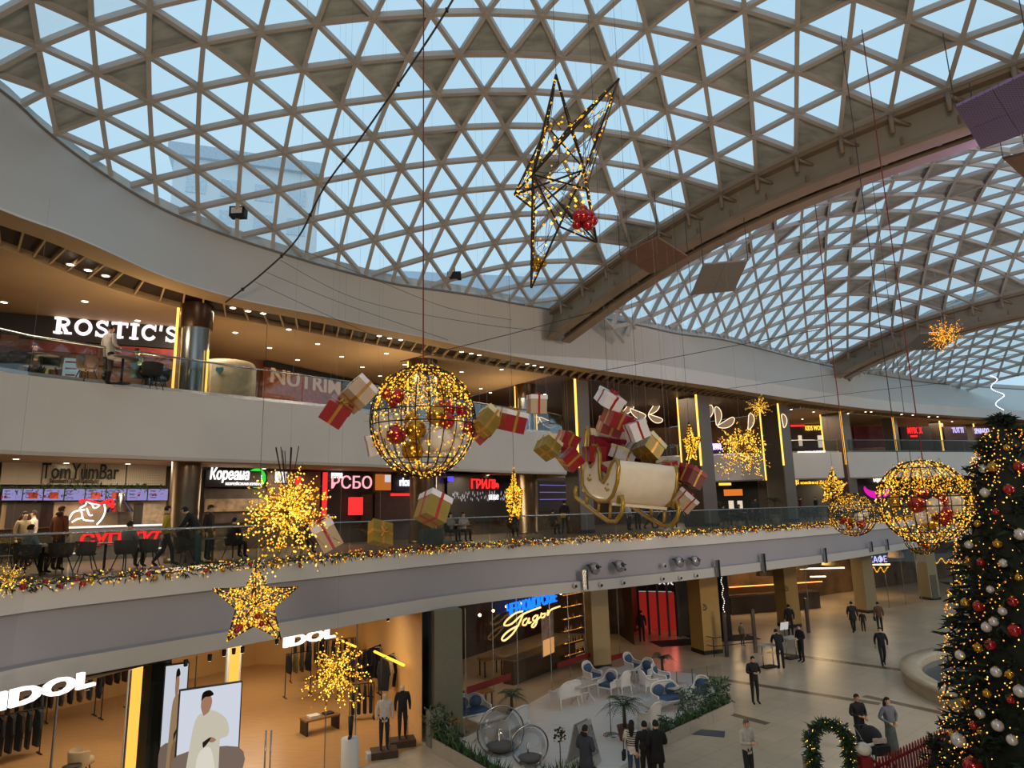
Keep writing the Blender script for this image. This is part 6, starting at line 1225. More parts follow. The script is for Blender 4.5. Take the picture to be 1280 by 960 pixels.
# ------------------------------------------------------------------ people
SKIN = mat('skin_tone', 'B98A6C', .6, var=.05); SKIN2 = mat('skin_tone_fair', 'CFA48A', .6, var=.05)
def cloth(c): return mat('cloth_'+c, c, .85, var=.12, scale=9)
def body_mesh(pose, k, top, bottom, shoe, skin, sleeve=True, coat=False):
    """one continuous skinned body; returns mesh, wrist frames, head centre. Front faces -Y."""
    P = dict(pel=(0, 0, .95), ab=(0, .0, 1.12), ch=(0, .0, 1.32), nb=(0, .01, 1.47), nk=(0, -.005, 1.54), hd=(0, -.02, 1.62), ht=(0, -.015, 1.70))
    J = {}
    for s, n in ((-1, 'l'), (1, 'r')):
        J['sh'+n] = (s*.19, .01, 1.43); J['el'+n] = (s*.25, .03, 1.14); J['wr'+n] = (s*.25, -.05, .90)
        J['hp'+n] = (s*.09, 0, .92); J['kn'+n] = (s*.10, -.02, .50); J['an'+n] = (s*.10, .02, .09); J['to'+n] = (s*.115, -.16, .035)
    if pose == 'walk': J.update(knl=(-.09, -.16, .52), anl=(-.09, -.20, .12), tol=(-.1, -.38, .06), knr=(.09, .02, .50), anr=(.09, .30, .14), tor=(.1, .16, .03), ell=(-.25, .12, 1.16), wrl=(-.24, .14, .93), elr=(.25, -.07, 1.16), wrr=(.22, -.22, .98))
    elif pose == 'phone': J.update(ell=(-.26, -.02, 1.15), wrl=(-.10, -.26, 1.18), elr=(.26, -.02, 1.15), wrr=(.08, -.27, 1.20)); P['hd'] = (0, -.05, 1.61); P['ht'] = (0, -.06, 1.69)
    elif pose == 'carry': J.update(ell=(-.27, .02, 1.16), wrl=(-.08, -.24, 1.14), elr=(.27, .02, 1.16), wrr=(.1, -.24, 1.10))
    elif pose == 'akimbo': J.update(ell=(-.36, .04, 1.18), wrl=(-.14, -.12, 1.04), elr=(.36, .04, 1.18), wrr=(.14, -.12, 1.04))
    elif pose == 'lean':
        P.update(ab=(0, -.10, 1.10), ch=(0, -.22, 1.27), nb=(0, -.30, 1.40), nk=(0, -.35, 1.45), hd=(0, -.43, 1.50), ht=(0, -.48, 1.56))
        J.update(shl=(-.19, -.26, 1.37), shr=(.19, -.26, 1.37), ell=(-.25, -.38, 1.12), wrl=(-.18, -.58, 1.02), elr=(.25, -.38, 1.12), wrr=(.18, -.58, 1.02))
    elif pose == 'sit':
        for q in P: P[q] = (P[q][0], P[q][1], P[q][2]-.42)
        for s, n in ((-1, 'l'), (1, 'r')):
            J['sh'+n] = (s*.19, .01, 1.01); J['el'+n] = (s*.25, -.06, .76); J['wr'+n] = (s*.12, -.30, .78); J['hp'+n] = (s*.10, -.02, .50); J['kn'+n] = (s*.12, -.44, .52); J['an'+n] = (s*.12, -.42, .09); J['to'+n] = (s*.13, -.58, .035)
    c = 1.18 if coat else 1.0
    c *= 1.08
    V = [('pel', .15*c, .112*c, 'b' if not coat else 't'), ('ab', .145*c, .108*c, 't'), ('ch', .172*c, .122*c, 't'), ('nb', .085, .07, 't'), ('nk', .052, .055, 's'), ('hd', .078, .092, 's'), ('ht', .062, .078, 's')]
    E_ = [(0, 1), (1, 2), (2, 3), (3, 4), (4, 5), (5, 6)]; pts = [P[v[0]] for v in V]; rad = [(v[1], v[2]) for v in V]; tg = [v[3] for v in V]
    for n in 'lr':
        b = len(pts); pts += [J['sh'+n], J['el'+n], J['wr'+n]]; rad += [(.070*c, .070*c), (.054*c, .054*c), (.030, .032)]; tg += ['t', 't', 't' if sleeve else 's']; E_ += [(2, b), (b, b+1), (b+1, b+2)]
        b = len(pts); pts += [J['hp'+n], J['kn'+n], J['an'+n], J['to'+n]]; rad += [(.098, .098), (.070, .070), (.05, .05), (.036, .028)]; tg += ['b', 'b', 'b', 'h']; E_ += [(0, b), (b, b+1), (b+1, b+2), (b+2, b+3)]
    me = bpy.data.meshes.new('b'); me.from_pydata(pts, E_, []); o = bpy.data.objects.new('b', me); COL.objects.link(o)
    bmx = bmesh.new(); bmx.from_mesh(me); ly = bmx.verts.layers.skin.verify(); bmx.verts.ensure_lookup_table()
    for i, v in enumerate(bmx.verts): v[ly].radius = rad[i]; v[ly].use_root = (i == 0)
    bmx.to_mesh(me); bmx.free(); o.modifiers.new('s', 'SKIN').use_smooth_shade = True; sb = o.modifiers.new('d', 'SUBSURF'); sb.levels = 1; sb.render_levels = 1
    dg = bpy.context.evaluated_depsgraph_get(); dg.update(); res = bpy.data.meshes.new_from_object(o.evaluated_get(dg)); bpy.data.objects.remove(o); bpy.data.meshes.remove(me)
    res.name = 'body'; res.materials.clear()
    for m in (top, bottom, skin, shoe): res.materials.append(m)
    idx = {'t': 0, 'b': 1, 's': 2, 'h': 3}; pv = [Vector(p) for p in pts]
    for f_ in res.polygons:
        cc = f_.center; best = (9e9, 't')
        for a, b in E_:
            A, B = pv[a], pv[b]; t = max(0, min(1, (cc-A).dot(B-A)/(B-A).length_squared)); d = (cc-(A+(B-A)*t)).length-(rad[a][0]*(1-t)+rad[b][0]*t)
            if d < best[0]:
                tt = tg[b] if (tg[a] != 's' and tg[b] != 's') or t > .75 else tg[a]
                if tg[a] == 's' and tg[b] == 's': tt = 's'
                if (a, b) == (2, 3): tt = 't'
                if tg[b] == 'h': tt = 'h' if t > .1 else 'b'
                if a == 0 and tg[b] == 'b' and not coat: tt = 'b'
                best = (d, tt)
        f_.material_index = idx[best[1]]
    return res, J, P
def hand_mesh(skin):
    mb = MB(); mb.tube([(0, 0, .02), (0, 0, -.03), (0, -.004, -.085)], [.024, .038, .034], 6, skin)
    for i, (x, L) in enumerate(((-.028, .068), (-.010, .080), (.009, .075), (.027, .058))): mb.tube([(x, -.004, -.08), (x*1.1, -.012, -.08-L*.55), (x*1.12, -.030, -.08-L)], [.010, .009, .006], 5, skin)
    mb.tube([(.030, -.005, -.03), (.052, -.018, -.058), (.050, -.03, -.085)], [.012, .010, .007], 5, skin); return mb.mesh('hand')
BODY = {}; HANDS = {}
def face_mesh(skin):
    mb = MB(); mb.add([(-.012, -.088, .005), (.012, -.088, .005), (0, -.118, -.008), (0, -.084, .035)], [(0, 1, 2), (0, 2, 3), (1, 3, 2)], skin)
    for s in (-1, 1): mb.ball((s*.030, -.082, .03), .011, mat('eye_dark', '1A1410', .3), 6, 4); mb.ball((s*.082, .0, .01), .02, skin, 6, 4, (.4, 1, 1.5))
    mb.box((0, -.086, -.038), (.04, .008, .008), mat('lip_tone', '8A4A42', .5)); return mb.mesh('face')
def hair_mesh(kind, m):
    mb = MB(); vs = []; n = 14; R = .098; rows = 7
    for i in range(rows+1):
        a = pi/2-(pi*.62)*i/rows
        for k in range(n):
            b = 2*pi*k/n; fr = max(0, -sin(b)); cut = 1 if a > .55 else 1-.65*fr*min(1, (.55-a)*1.6); z = R*1.12*sin(a)+.02
            if fr > .5 and a < .5: z = max(z, .055)
            vs.append((R*cos(a)*cos(b)*.9*cut, R*cos(a)*sin(b)*1.05*cut+.012, z))
    mb.add(vs, [(i*n+k, (i+1)*n+k, (i+1)*n+(k+1) % n, i*n+(k+1) % n) for i in range(rows) for k in range(n)], m, True)
    if kind == 'long': mb.tube([(0, .05, .02), (0, .085, -.12), (0, .10, -.30)], [.085, .09, .05], 10, m)
    if kind == 'bun': mb.ball((0, .09, .06), .04, m, 8, 6)
    if kind == 'hood': mb.tube([(-.09, .06, -.10), (0, .11, -.09), (.09, .06, -.10)], .05, 8, m)
    return mb.mesh('hair')
def person(base, rz, label, pose='stand', h=1.74, top='20232A', bottom='1A1C22', shoe='141210', hair='1C130D', hk='short', sleeve=True, coat=False, extra=None, fair=True, group=None):
    skin = SKIN2 if fair else SKIN; key = (pose, top, bottom, shoe, sleeve, coat, fair)
    if key not in BODY: BODY[key] = body_mesh(pose, 1, cloth(top), cloth(bottom), cloth(shoe), skin, sleeve, coat)
    me, J, P = BODY[key]; o = thing('person', label, 'person', base, rz, group); s = h/1.74; o.scale = (s, s, s)
    link('body', me, o); hk_ = (skin.name,)
    if hk_ not in HANDS: HANDS[hk_] = (hand_mesh(skin), face_mesh(skin))
    hm, fm = HANDS[hk_]
    for n in 'lr':
        w, e = Vector(J['wr'+n]), Vector(J['el'+n]); d = (w-e).normalized(); q = d.to_track_quat('-Z', 'Y'); hd_ = link('hand', hm, o, w+d*.015); hd_.rotation_euler = q.to_euler()
        if n == 'l': hd_.scale = (-1, 1, 1)
    hc = (Vector(P['hd'])+Vector(P['ht']))/2; hc = Vector((hc.x, hc.y, Vector(P['hd']).z+.02)); link('face', fm, o, hc)
    hkk = (hk, hair)
    if hkk not in HANDS: HANDS[hkk] = hair_mesh(hk, cloth(hair))
    link('hair', HANDS[hkk], o, hc)
    if coat: MB().lathe([(.185, 0), (.20, -.15), (.215, -.32), (.20, -.32), (.17, -.1)], 14, cloth(top)).obj('coat_skirt', o, (0, 0, Vector(P['pel']).z+.08)).scale = (1, .72, 1)
    if extra == 'skirt': MB().lathe([(.13, 0), (.17, -.12), (.20, -.5), (.23, -.86), (.2, -.86)], 16, cloth(bottom)).obj('skirt', o, (0, 0, .98)).scale = (1, .75, 1)
    if extra == 'bag': MB().box((.27, .02, .78), (.08, .26, .24), cloth('15110F')).tube([(.2, 0, 1.42), (.27, .02, 1.1), (.27, .02, .9)], .012, 4, cloth('15110F')).obj('shoulder_bag', o)
    if extra == 'yellow_bag': MB().box((.05, .16, 1.0), (.26, .14, .24), cloth('C79A1C')).obj('yellow_bag', o)
    if extra == 'phone': MB().box((0, -.34, 1.25), (.075, .012, .14), M_BLACK).obj('phone', o)
    if extra == 'fur': MB().ball((.34, -.1, 1.08), .13, cloth('0E0C0C'), 10, 8).obj('fur_bag', o)
    if extra == 'cap': MB().lathe([(.105, .05), (.1, .10), (.05, .135), (.001, .14)], 12, cloth('101014')).box((0, -.12, .055), (.14, .1, .015), cloth('101014')).obj('cap', o, hc)
    if extra == 'stripes': MB().lathe([(.172, z) for z in (0,)]+[(.173, .001)], 4, M_BLACK)
    return o
TOW, AWAY, LEFT, RIGHT = 0.0, pi, -pi/2, pi/2
def P0(px, feet): return xy(onz(px, feet, 0), 0)
def PH(px, head, h): return xy(onz(px, head, h), 0)
random.seed(41)
person(PH(731, 907, 1.78), 2.4, 'man in a hooded slate blue jacket seen from behind beside the menu board', 'carry', 1.78, '333A48', '1C1D22', hair='1A1410', hk='hood', coat=True)
o = person(PH(789, 901, 1.68), 2.8, 'person in a black and white striped jumper and blue jeans walking away', 'walk', 1.68, 'D8D4CC', '3A4762', hair='1C1512', hk='long', extra='bag')
st_ = MB()
for z in range(7): st_.lathe([(.188, 1.08+z*.06), (.188, 1.105+z*.06)], 16, cloth('15151A'))
st_ = st_.obj('black_stripes', o); st_.scale = (1, .74, 1); st_['kind'] = 'stuff'
person(PH(805, 902, 1.72), 3.0, 'person in dark clothes between the striped jumper and the black jacket', 'stand', 1.72, '15151A', '131318', hair='14100E', hk='short')
person(PH(819, 901, 1.8), 3.3, 'man in a black bomber jacket with a furry dark bag seen from behind', 'carry', 1.8, '0E0E12', '101014', hair='1A1210', extra='fur', coat=True)
person(P0(945, 880), .1, 'man in black walking toward the camera looking at his hands', 'phone', 1.78, '0E0E12', '101014', hair='100C0A', extra='phone')
person(P0(977, 837), 3.0, 'man in a black suit seen from behind at the white stand', 'lean', 1.86, '0C0D12', '0E0F14', hair='15110F')
person(P0(1003, 828), -1.2, 'man in a black suit facing left at the farther white stand', 'carry', 1.76, '0E1016', '0E1016', hair='15110F')
person(P0(989, 795), 3.0, 'person in black standing behind the stands next to the tan pillar', 'stand', 1.78, '121214', '101012')
person(P0(1068, 791), 2.9, 'man in a dark padded jacket in the shopper group, seen from behind', 'walk', 1.78, '25262A', '16161A', coat=True)
person(P0(1080, 790), 2.6, 'small child in dark clothes standing inside the shopper group', 'stand', 1.2, '2A1C1A', '1A1418')
person(P0(1101, 790), 2.9, 'person in a brown jacket with a dark bag at the right of the shopper group', 'stand', 1.72, '5A3F30', '1A1A1E', extra='bag', hair='2A1A12')
person(P0(1105, 833), -.3, 'man in a dark jacket walking alone toward the camera left of the fountain', 'walk', 1.76, '12151A', '15171C')
person(PH(1070, 868, 1.72), .2, 'person in a black short sleeved top pushing the stroller', 'carry', 1.72, '141218', '1E2230', sleeve=False, hair='14100E', fair=False)
person(PH(1108, 872, 1.72), .35, 'woman in a grey blue jacket and long grey skirt by the red fence', 'akimbo', 1.72, '5C6470', '4E5A5C', hair='1A120E', hk='long', extra='skirt')
person(PH(931, 899, 1.72), .5, 'man in a white shirt near the bottom edge looking down', 'phone', 1.72, 'BDB6AE', '23252C', hair='6B5A4A')
person(P0(803, 803), 2.9, 'dark silhouette of a person in the entrance passage', 'stand', 1.76, '0C0A0A', '0C0A0A')
person(P0(922, 808)+Vector((.3, 0, 0)), 2.2, 'child in a pale top near the dark entrance mat', 'stand', 1.25, '8C8070', '4A4438', hair='6A5238')
# stroller
sb_ = thing('stroller', 'dark stroller with a white patterned hood and a pale head inside', 'stroller', PH(1074, 900, 1.05)+Vector((-.05, -.75, 0)), .2); M_STR = cloth('191B22')
MB().ball((0, 0, .82), .33, M_STR, 12, 8, (.8, 1.1, .9)).obj('hood', sb_); MB().box((0, -.12, .55), (.46, .7, .25), M_STR).obj('seat', sb_); MB().box((0, -.34, .8), (.44, .05, .14), cloth('B8AEA4')).obj('hood_trim', sb_)
MB().tube([(-.22, .45, 1.0), (-.22, -.35, .25), (-.22, -.4, .15)], .018, 5, M_STEEL).tube([(.22, .45, 1.0), (.22, -.35, .25), (.22, -.4, .15)], .018, 5, M_STEEL).tube([(-.22, .45, 1.0), (.22, .45, 1.0)], .022, 5, M_BLACK).tube([(-.22, .35, .15), (-.22, -.1, .6)], .018, 5, M_STEEL).tube([(.22, .35, .15), (.22, -.1, .6)], .018, 5, M_STEEL).obj('frame', sb_)
for x in (-.25, .25):
    for y in (-.4, .35): MB().tube([(cos(t)*0, y+.13*sin(t), .14+.13*cos(t)) for t in [2*pi*i/14 for i in range(14)]], .025, 5, M_BLACK, closed=True).obj('wheel', sb_, (x, 0, 0))
# ---- food court guests (first floor): placed a little behind the railing
def PF(px, py, d): return xy(at(px, py, d), Z1F)
for (px, d, rz, pose, h, top, bot, hair, hk, ex, lab) in (
    (30, 19.3, 1.4, 'stand', 1.66, '8A7A5C', '3A3430', '1A100C', 'long', None, 'woman with long dark hair in a beige jacket at the left of the noodle bar'),
    (42, 20.3, -1.2, 'stand', 1.7, 'C4B8AC', '2A2A2E', '2A1C14', 'short', None, 'person in a pale shirt facing the woman in beige'),
    (76, 18.6, 2.9, 'stand', 1.78, '6A3518', '2A2A30', '4A2614', 'hood', None, 'person in a rust brown hooded sweater seen from behind at the railing'),
    (40, 17.4, 2.8, 'sit', 1.7, '7C8486', '26262A', '15100E', 'short', None, 'person in a pale grey sweater seated with back to the railing, far left'),
    (163, 18.8, 2.9, 'sit', 1.72, '6E6C6A', '202024', '18120E', 'short', None, 'person in a grey shirt seated before the noodle bar counter'),
    (209, 19.2, 2.2, 'walk', 1.72, 'A08A22', '1A1A1E', '1A120E', 'short', None, 'person in a mustard yellow jacket walking by the railing'),
    (232, 20.0, 2.4, 'sit', 1.7, '15181A', '15181A', '100C0A', 'long', None, 'seated person in dark clothes below the potted palm'),
    (250, 19.4, -1.5, 'lean', 1.8, '16161A', '35504E', '120E0C', 'short', None, 'man in a black shirt and teal trousers leaning to the left'),
    (262, 21.5, 1.5, 'stand', 1.74, '2A1E1A', '15151A', '120E0C', 'short', 'cap', 'person in a dark cap behind the leaning man'),
    (293, 22, 2.8, 'sit', 1.74, '1A1A1C', '1A1A1C', '120E0C', 'short', None, 'seated person in black below the korean food sign'),
    (378, 23.5, 2.6, 'sit', 1.7, '4A3A30', '1A1A1C', '120E0C', 'short', None, 'seated person behind the big spiked burst'),
    (563, 29.5, 1.0, 'sit', 1.7, 'A09890', '2A2A2E', '2A1A12', 'long', None, 'person in a pale top seated right of the gold gift, left one of two'),
    (579, 29.8, .6, 'sit', 1.7, 'BDB6B0', '2A2A2E', '15100E', 'short', None, 'person in a white top seated right of the gold gift, right one of two'),
    (640, 33, 2.8, 'sit', 1.7, '2A2622', '1A1A1C', '15100E', 'short', None, 'seated dark figure behind the narrow golden star'),
    (691, 34, 2.6, 'sit', 1.72, '2E2A28', '1A1A1C', '15100E', 'short', None, 'seated person in dark clothes left of the sleigh runner'),
    (706, 34.5, 2.9, 'walk', 1.74, '15151A', '15151A', '15100E', 'short', 'yellow_bag', 'person in black carrying a yellow bag left of the sleigh runner'),
    (722, 37, 1.5, 'walk', 1.72, '3A3430', '15151A', '2A1C14', 'short', None, 'dark walker just left of the sleigh runner tip'),
    (786, 38, .8, 'stand', 1.7, 'A8A29A', '25252A', '15100E', 'long', None, 'woman in a pale top under the sleigh'),
    (797, 38.5, 2.6, 'stand', 1.76, '2A3A38', '15151A', '15100E', 'short', None, 'person in dark green under the sleigh'),
    (811, 39, 1.4, 'walk', 1.76, '1A1A20', '15151A', '15100E', 'short', None, 'walker in black under the sleigh front'),
    (826, 39.5, -1.2, 'walk', 1.7, '6A5A50', '1A1A20', '3A2418', 'long', None, 'woman in a brown coat under the sleigh front'),
    (843, 40.5, 2.9, 'stand', 1.76, '1C1C22', '15151A', '15100E', 'short', None, 'person in black beneath the lowest white gift'),
    (858, 41, .6, 'stand', 1.72, '8C8A88', '1A1A20', '15100E', 'short', None, 'person in a grey top beneath the dark red gift'),
    (905, 43, 2.0, 'sit', 1.72, '3A2A26', '1A1A20', '15100E', 'short', None, 'seated person right of the second pillar foot'),
    (925, 44, 1.0, 'sit', 1.72, '504848', '1A1A20', '15100E', 'long', None, 'seated woman midway between the second and third pillar feet'),
    (946, 46, 2.6, 'stand', 1.74, '2A2A30', '15151A', '15100E', 'short', None, 'standing dark figure left of the third pillar foot'),
    (1003, 49, 1.6, 'walk', 1.74, '4A2A26', '15151A', '15100E', 'short', None, 'walker in dark red right of the third pillar foot'),
    (1022, 50, -1.4, 'walk', 1.72, '23262C', '15151A', '15100E', 'short', None, 'walker in navy left of the small light ball')):
    person(PF(px, 650, d), rz, lab, pose, h, top, bot, hair=hair, hk=hk, extra=ex)
# second floor guests
def PG(px, d): return xy(at(px, 470, d), Z2F-.02)
person(PG(40, 19.0), .9, 'dark haired woman seated at the table at far left of the second floor', 'sit', 1.7, '4A3630', '1A1A1E', hair='120C0A', hk='long')
person(PG(133, 19.0), 2.7, 'man in a grey shirt standing at the second floor table, seen from behind', 'carry', 1.8, '9A948C', '121214', hair='2A1C14')
person(PG(169, 20.0), 2.6, 'person in dark green seated below the big white sign letters', 'sit', 1.75, '1A3428', '15151A', hair='15100E')
# ------------------------------------------------------------------ furniture
def shell_chair(base, rz, label, col='3A3431', group=None, s=1.0):
    o = thing('shell_chair', label, 'chair', base, rz, group); o.scale = (s, s, s); m = cloth(col); L = []
    mb = MB(); n = 10; rows = []
    for (z, r, b0) in ((.44, .20, 0), (.47, .25, .2), (.60, .275, .9), (.80, .29, 1.2)):
        rows.append([(r*cos(a), r*sin(a)*.95, z+(.02 if z > .6 else 0)*sin(a)) for a in [(-.25 if z > .5 else -.5)*pi*.0+(-35+250*i/n)*pi/180 for i in range(n+1)]])
    vs = sum(rows, []); k = n+1; mb.add(vs, [(i*k+j, i*k+j+1, (i+1)*k+j+1, (i+1)*k+j) for i in range(3) for j in range(n)], m, True); mb.add([(v[0]*1.07, v[1]*1.07, v[2]) for v in vs], [(i*k+j, (i+1)*k+j, (i+1)*k+j+1, i*k+j+1) for i in range(3) for j in range(n)], m, True); mb.obj('backrest', o)
    MB().lathe([(.001, .43), (.22, .43), (.25, .46), (.22, .49), (.001, .49)], 16, m).obj('seat', o)
    for x in (-1, 1):
        for y in (-1, 1): MB().tube([(x*.12, y*.12, .44), (x*.23, y*.24, 0)], [.018, .012], 6, M_BLACK).obj('leg', o)
    return o
for (px, d, rz, lab, col) in ((14, 18.0, .4, 'dark shell chair at the left frame edge behind the railing', '35302E'), (38, 17.0, 3.0, 'dark grey shell chair with back to the railing, under the grey sweater', '3A3836'), (80, 17.6, 3.2, 'dark grey shell chair under the rust brown hoodie', '403A36'), (112, 18.2, 2.4, 'grey brown shell chair left of the red counter letters', '4A4440'), (160, 18.4, 3.0, 'grey brown shell chair before the counter, occupied', '4A4440'), (190, 19.0, 2.4, 'grey brown shell chair left of the mustard yellow jacket', '4A4440'), (232, 20.1, 2.6, 'dark shell chair below the potted palm', '2A2A28'),
        (293, 22.1, 2.8, 'dark shell chair below the korean food sign', '2A2A28'), (378, 23.6, 2.6, 'dark shell chair behind the big spiked burst', '2E2A28'), (563, 29.6, 1.0, 'dark shell chair right of the gold gift', '2E2A28'), (640, 33.1, 2.8, 'dark shell chair behind the narrow golden star', '2E2A28'), (905, 43.1, 2.0, 'dark shell chair right of the second pillar foot', '2E2A28'), (925, 44.1, 1.0, 'dark shell chair midway between second and third pillar feet', '2E2A28')):
    shell_chair(PF(px, 650, d), rz, lab, col)
for (px, d, rz, lab, col) in ((8, 18.2, 3.0, 'dark brown tub chair at the left edge of the second floor', '2E2320'), (26, 18.0, 2.6, 'dark brown tub chair beside the seated woman on the second floor', '2E2320'), (62, 18.4, .5, 'black chair right of the seated woman on the second floor', '1E1C1C'), (108, 18.8, 2.8, 'brown shell chair left of the leaning man on the second floor', '4A3A34'), (190, 19.8, 2.8, 'dark shell chair left of the polished pillar, nearer one', '23201F'), (200, 20.6, 3.4, 'dark shell chair left of the polished pillar, farther one', '23201F')):
    shell_chair(PG(px, d), rz, lab, col)
def round_table(base, label, r=.4, h=.74, m=None):
    o = thing('round_table', label, 'table', base); MB().lathe([(.001, h-.03), (r, h-.03), (r, h), (.001, h)], 20, m or mat('grey_laminate', '6A625A', .4)).obj('tabletop', o); MB().tube([(0, 0, 0), (0, 0, h-.03)], .035, 8, M_DARK).obj('pole', o); MB().lathe([(.001, .03), (.24, .02), (.25, 0)], 16, M_DARK).obj('base', o); return o
for px, d, lab in ((58, 17.7, 'round table behind the railing at far left'), (135, 18.6, 'round table between the shell chairs before the counter'), (268, 20.4, 'round table by the leaning man'), (571, 30.2, 'round table between the two seated guests right of the gold gift'), (915, 43.6, 'round table between the second and third pillar feet')): round_table(PF(px, 650, d), lab)
for px, d, lab in ((50, 18.2, 'round table in front of the seated woman on the second floor'), (152, 18.7, 'round table under the leaning man on the second floor')): round_table(PG(px, d), lab)
def palm(base, label, h, r, pot, n=16, pm='B0A08A'):
    o = thing('potted_palm', label, 'potted plant', base); MB().lathe([(pot*.7, 0), (pot, pot*1.6), (pot*1.05, pot*1.6), (pot*.9, pot*1.5), (.001, pot*1.45)], 14, mat('pot_'+pm, pm, .6)).obj('pot', o); MB().tube([(0, 0, pot), (0, 0, h*.55)], [.07, .05], 8, mat('palm_stem', '4A3A28', .9)).obj('stem', o)
    lf = mat('palm_green', '2C4228', .6, var=.35, scale=5)
    for i in range(n):
        a = 2*pi*i/n+rnd(-.15, .15); e = rnd(.3, 1.25); L = r*rnd(.8, 1.1); P = [Vector((cos(a)*L*t*cos(e*.8), sin(a)*L*t*cos(e*.8), h*.55+L*(sin(e)*t-.75*t*t))) for t in (0, .25, .5, .75, 1)]; mb = MB().tube(P, [.012, .01, .008, .006, .003], 4, lf); sd = Vector((-sin(a), cos(a), 0))
        for k in range(1, 13):
            t = k/13; j = min(3, int(t*4)); q = P[j]+(P[j+1]-P[j])*(t*4-j); w_ = r*.24*sin(pi*min(1, t+.12))
            for s in (-1, 1): u_ = (P[j+1]-P[j]).normalized(); mb.add([q, q+u_*.035, q+sd*s*w_+u_*w_*.6-Vector((0, 0, w_*.25))], [(0, 1, 2)], lf)
        mb.obj('frond', o)
    return o
palm(PF(226, 650, 20.0), 'potted palm beside the bronze pillar on the first floor', 1.6, .7, .2)
palm(PF(970, 650, 45.5), 'dark potted tree before the third pillar', 2.6, 1.1, .35)
palm(PF(895, 650, 44.5), 'dark potted tree right of the second pillar', 2.4, 1.0, .35)
pd = thing('planter_pedestal', 'grey planter pedestal behind the hanging gold gift', 'planter', PF(540, 660, 26)); MB().box((0, 0, .35), (.9, .6, .7), mat('grey_planter', '5A6058', .6)).obj('box', pd)
# ------------------------------------------------------------------ cafe terrace on the ground floor
TP = [onz(x, y, .12) for x, y in ((546, 925), (640, 975), (752, 972), (912, 876), (868, 842), (757, 833), (737, 839), (583, 921))]
tp = MB(); tp.prism([(p.x, p.y) for p in TP], .12, mat('white_deck', 'D4D2CE', .4, var=.06, scale=1, stretch=(1, 8, 1))); tag(tp.obj('floor'), 'white raised deck of the cafe terrace', kind='structure')
M_RAT = mat('white_rattan', 'DEDBD6', .5, var=.04); M_BLU = mat('blue_cushion', '3F5676', .85, var=.1, scale=12); M_TT = mat('white_tabletop', 'BDB9B2', .35, var=.04)
def armchair(px, py, rz, label, w=.6, n=8, cush=None):
    b = xy(onz(px, py, .55), .12); o = thing('rattan_sofa' if w > .9 else 'rattan_armchair', label, 'sofa' if w > .9 else 'armchair', b, rz); hw = w/2
    P = [(-hw, -.28, .62), (-hw, .10, .64), (-hw*.96, .26, .74), (-hw*.8, .33, .88), (-hw*.45, .36, .97), (0, .37, .98), (hw*.45, .36, .97), (hw*.8, .33, .88), (hw*.96, .26, .74), (hw, .10, .64), (hw, -.28, .62)]
    MB().tube(polyline_interp(P, 3), .035, 6, M_RAT).obj('arm_and_back_rim', o)
    mb = MB(); Q = polyline_interp([p for p in P], 2); mb.strip(Q, [Vector((p.x*.93, p.y*.93, .42)) for p in Q], M_RAT, True); mb.obj('woven_shell', o)
    MB().box((0, 0, .40), (w*.94, .60, .05), M_RAT).obj('seat_frame', o)
    MB().box((0, -.02, .47), (w*.86, .54, .11), M_BLU).obj('seat_cushion', o)
    k = max(1, round(w/.6))
    for i in range(k): x = (i-(k-1)/2)*w*.84/k; MB().ball((x, .24, .70), .5, M_BLU, 12, 8, (w*.80/k, .14, .44)).obj('back_cushion', o)
    for sx in (-1, 1):
        MB().tube([(sx*hw, -.28, .62), (sx*hw, -.28, .0)], .028, 6, M_RAT).obj('leg', o); MB().tube([(sx*hw*.9, .28, .45), (sx*hw*.95, .34, .0)], .028, 6, M_RAT).obj('leg', o)
    return o
def cafe_table(px, py, rz, label, w=.75, l=.75):
    b = xy(onz(px, py, .87), .12); o = thing('cafe_table', label, 'table', b, rz); MB().box((0, 0, .73), (l, w, .04), M_TT).obj('tabletop', o)
    for sx in (-1, 1): MB().tube([(sx*l*.42, -w*.3, 0), (sx*l*.30, 0, .35), (sx*l*.42, w*.3, 0)], .025, 6, M_RAT).tube([(sx*l*.30, 0, .35), (sx*l*.3, 0, .71)], .025, 6, M_RAT).obj('leg', o)
    MB().tube([(-l*.3, 0, .36), (l*.3, 0, .36)], .02, 6, M_RAT).obj('stretcher', o); return o
tr_ = .70
for a in ((728, 854, 'white table by the cafe glass, nearest the counter', .8, 1.1), (777, 837, 'white table nearest the narrow pillar', .75, 1.2), (843, 856, 'white table at the right end of the terrace', .75, 1.1), (818, 879, 'white table in front of the blue sofa', .75, 1.0), (611, 896, 'white table before the left blue sofa', .75, 1.2)): cafe_table(a[0], a[1], tr_, a[2], a[3], a[4])
for a in ((740, 845, tr_, 'white rattan armchair with blue cushion behind the table by the glass', .62), (760, 857, tr_-1.4, 'white rattan armchair at the right side of the table by the glass', .62), (707, 868, tr_+pi, 'white rattan sofa with its back to the camera by the cafe glass', 1.25),
          (791, 833, tr_, 'white rattan armchair behind the table nearest the narrow pillar', .62), (806, 841, tr_-1.4, 'white rattan armchair right of the table nearest the narrow pillar', .62), (776, 855, tr_+pi, 'white rattan armchair with its back to the camera in the middle of the terrace', .62),
          (811, 854, tr_+1.2, 'white rattan armchair with tall blue back, left of the right end table', .62), (827, 848, tr_+.4, 'white rattan armchair with tall blue back behind the right end table', .62), (836, 873, tr_-.3, 'blue cushioned white rattan sofa at the right of the terrace', 1.3),
          (812, 897, tr_+pi, 'white rattan armchair seen from behind near the striped jumper', .62), (876, 866, tr_-1.2, 'white rattan armchair beside the shrubs at the terrace end', .62), (590, 890, tr_-.15, 'blue cushioned white rattan sofa left of the bubble chairs', 1.3), (641, 903, tr_+pi+.2, 'white rattan sofa seen from behind the bubble chairs', 1.2)): armchair(*a)
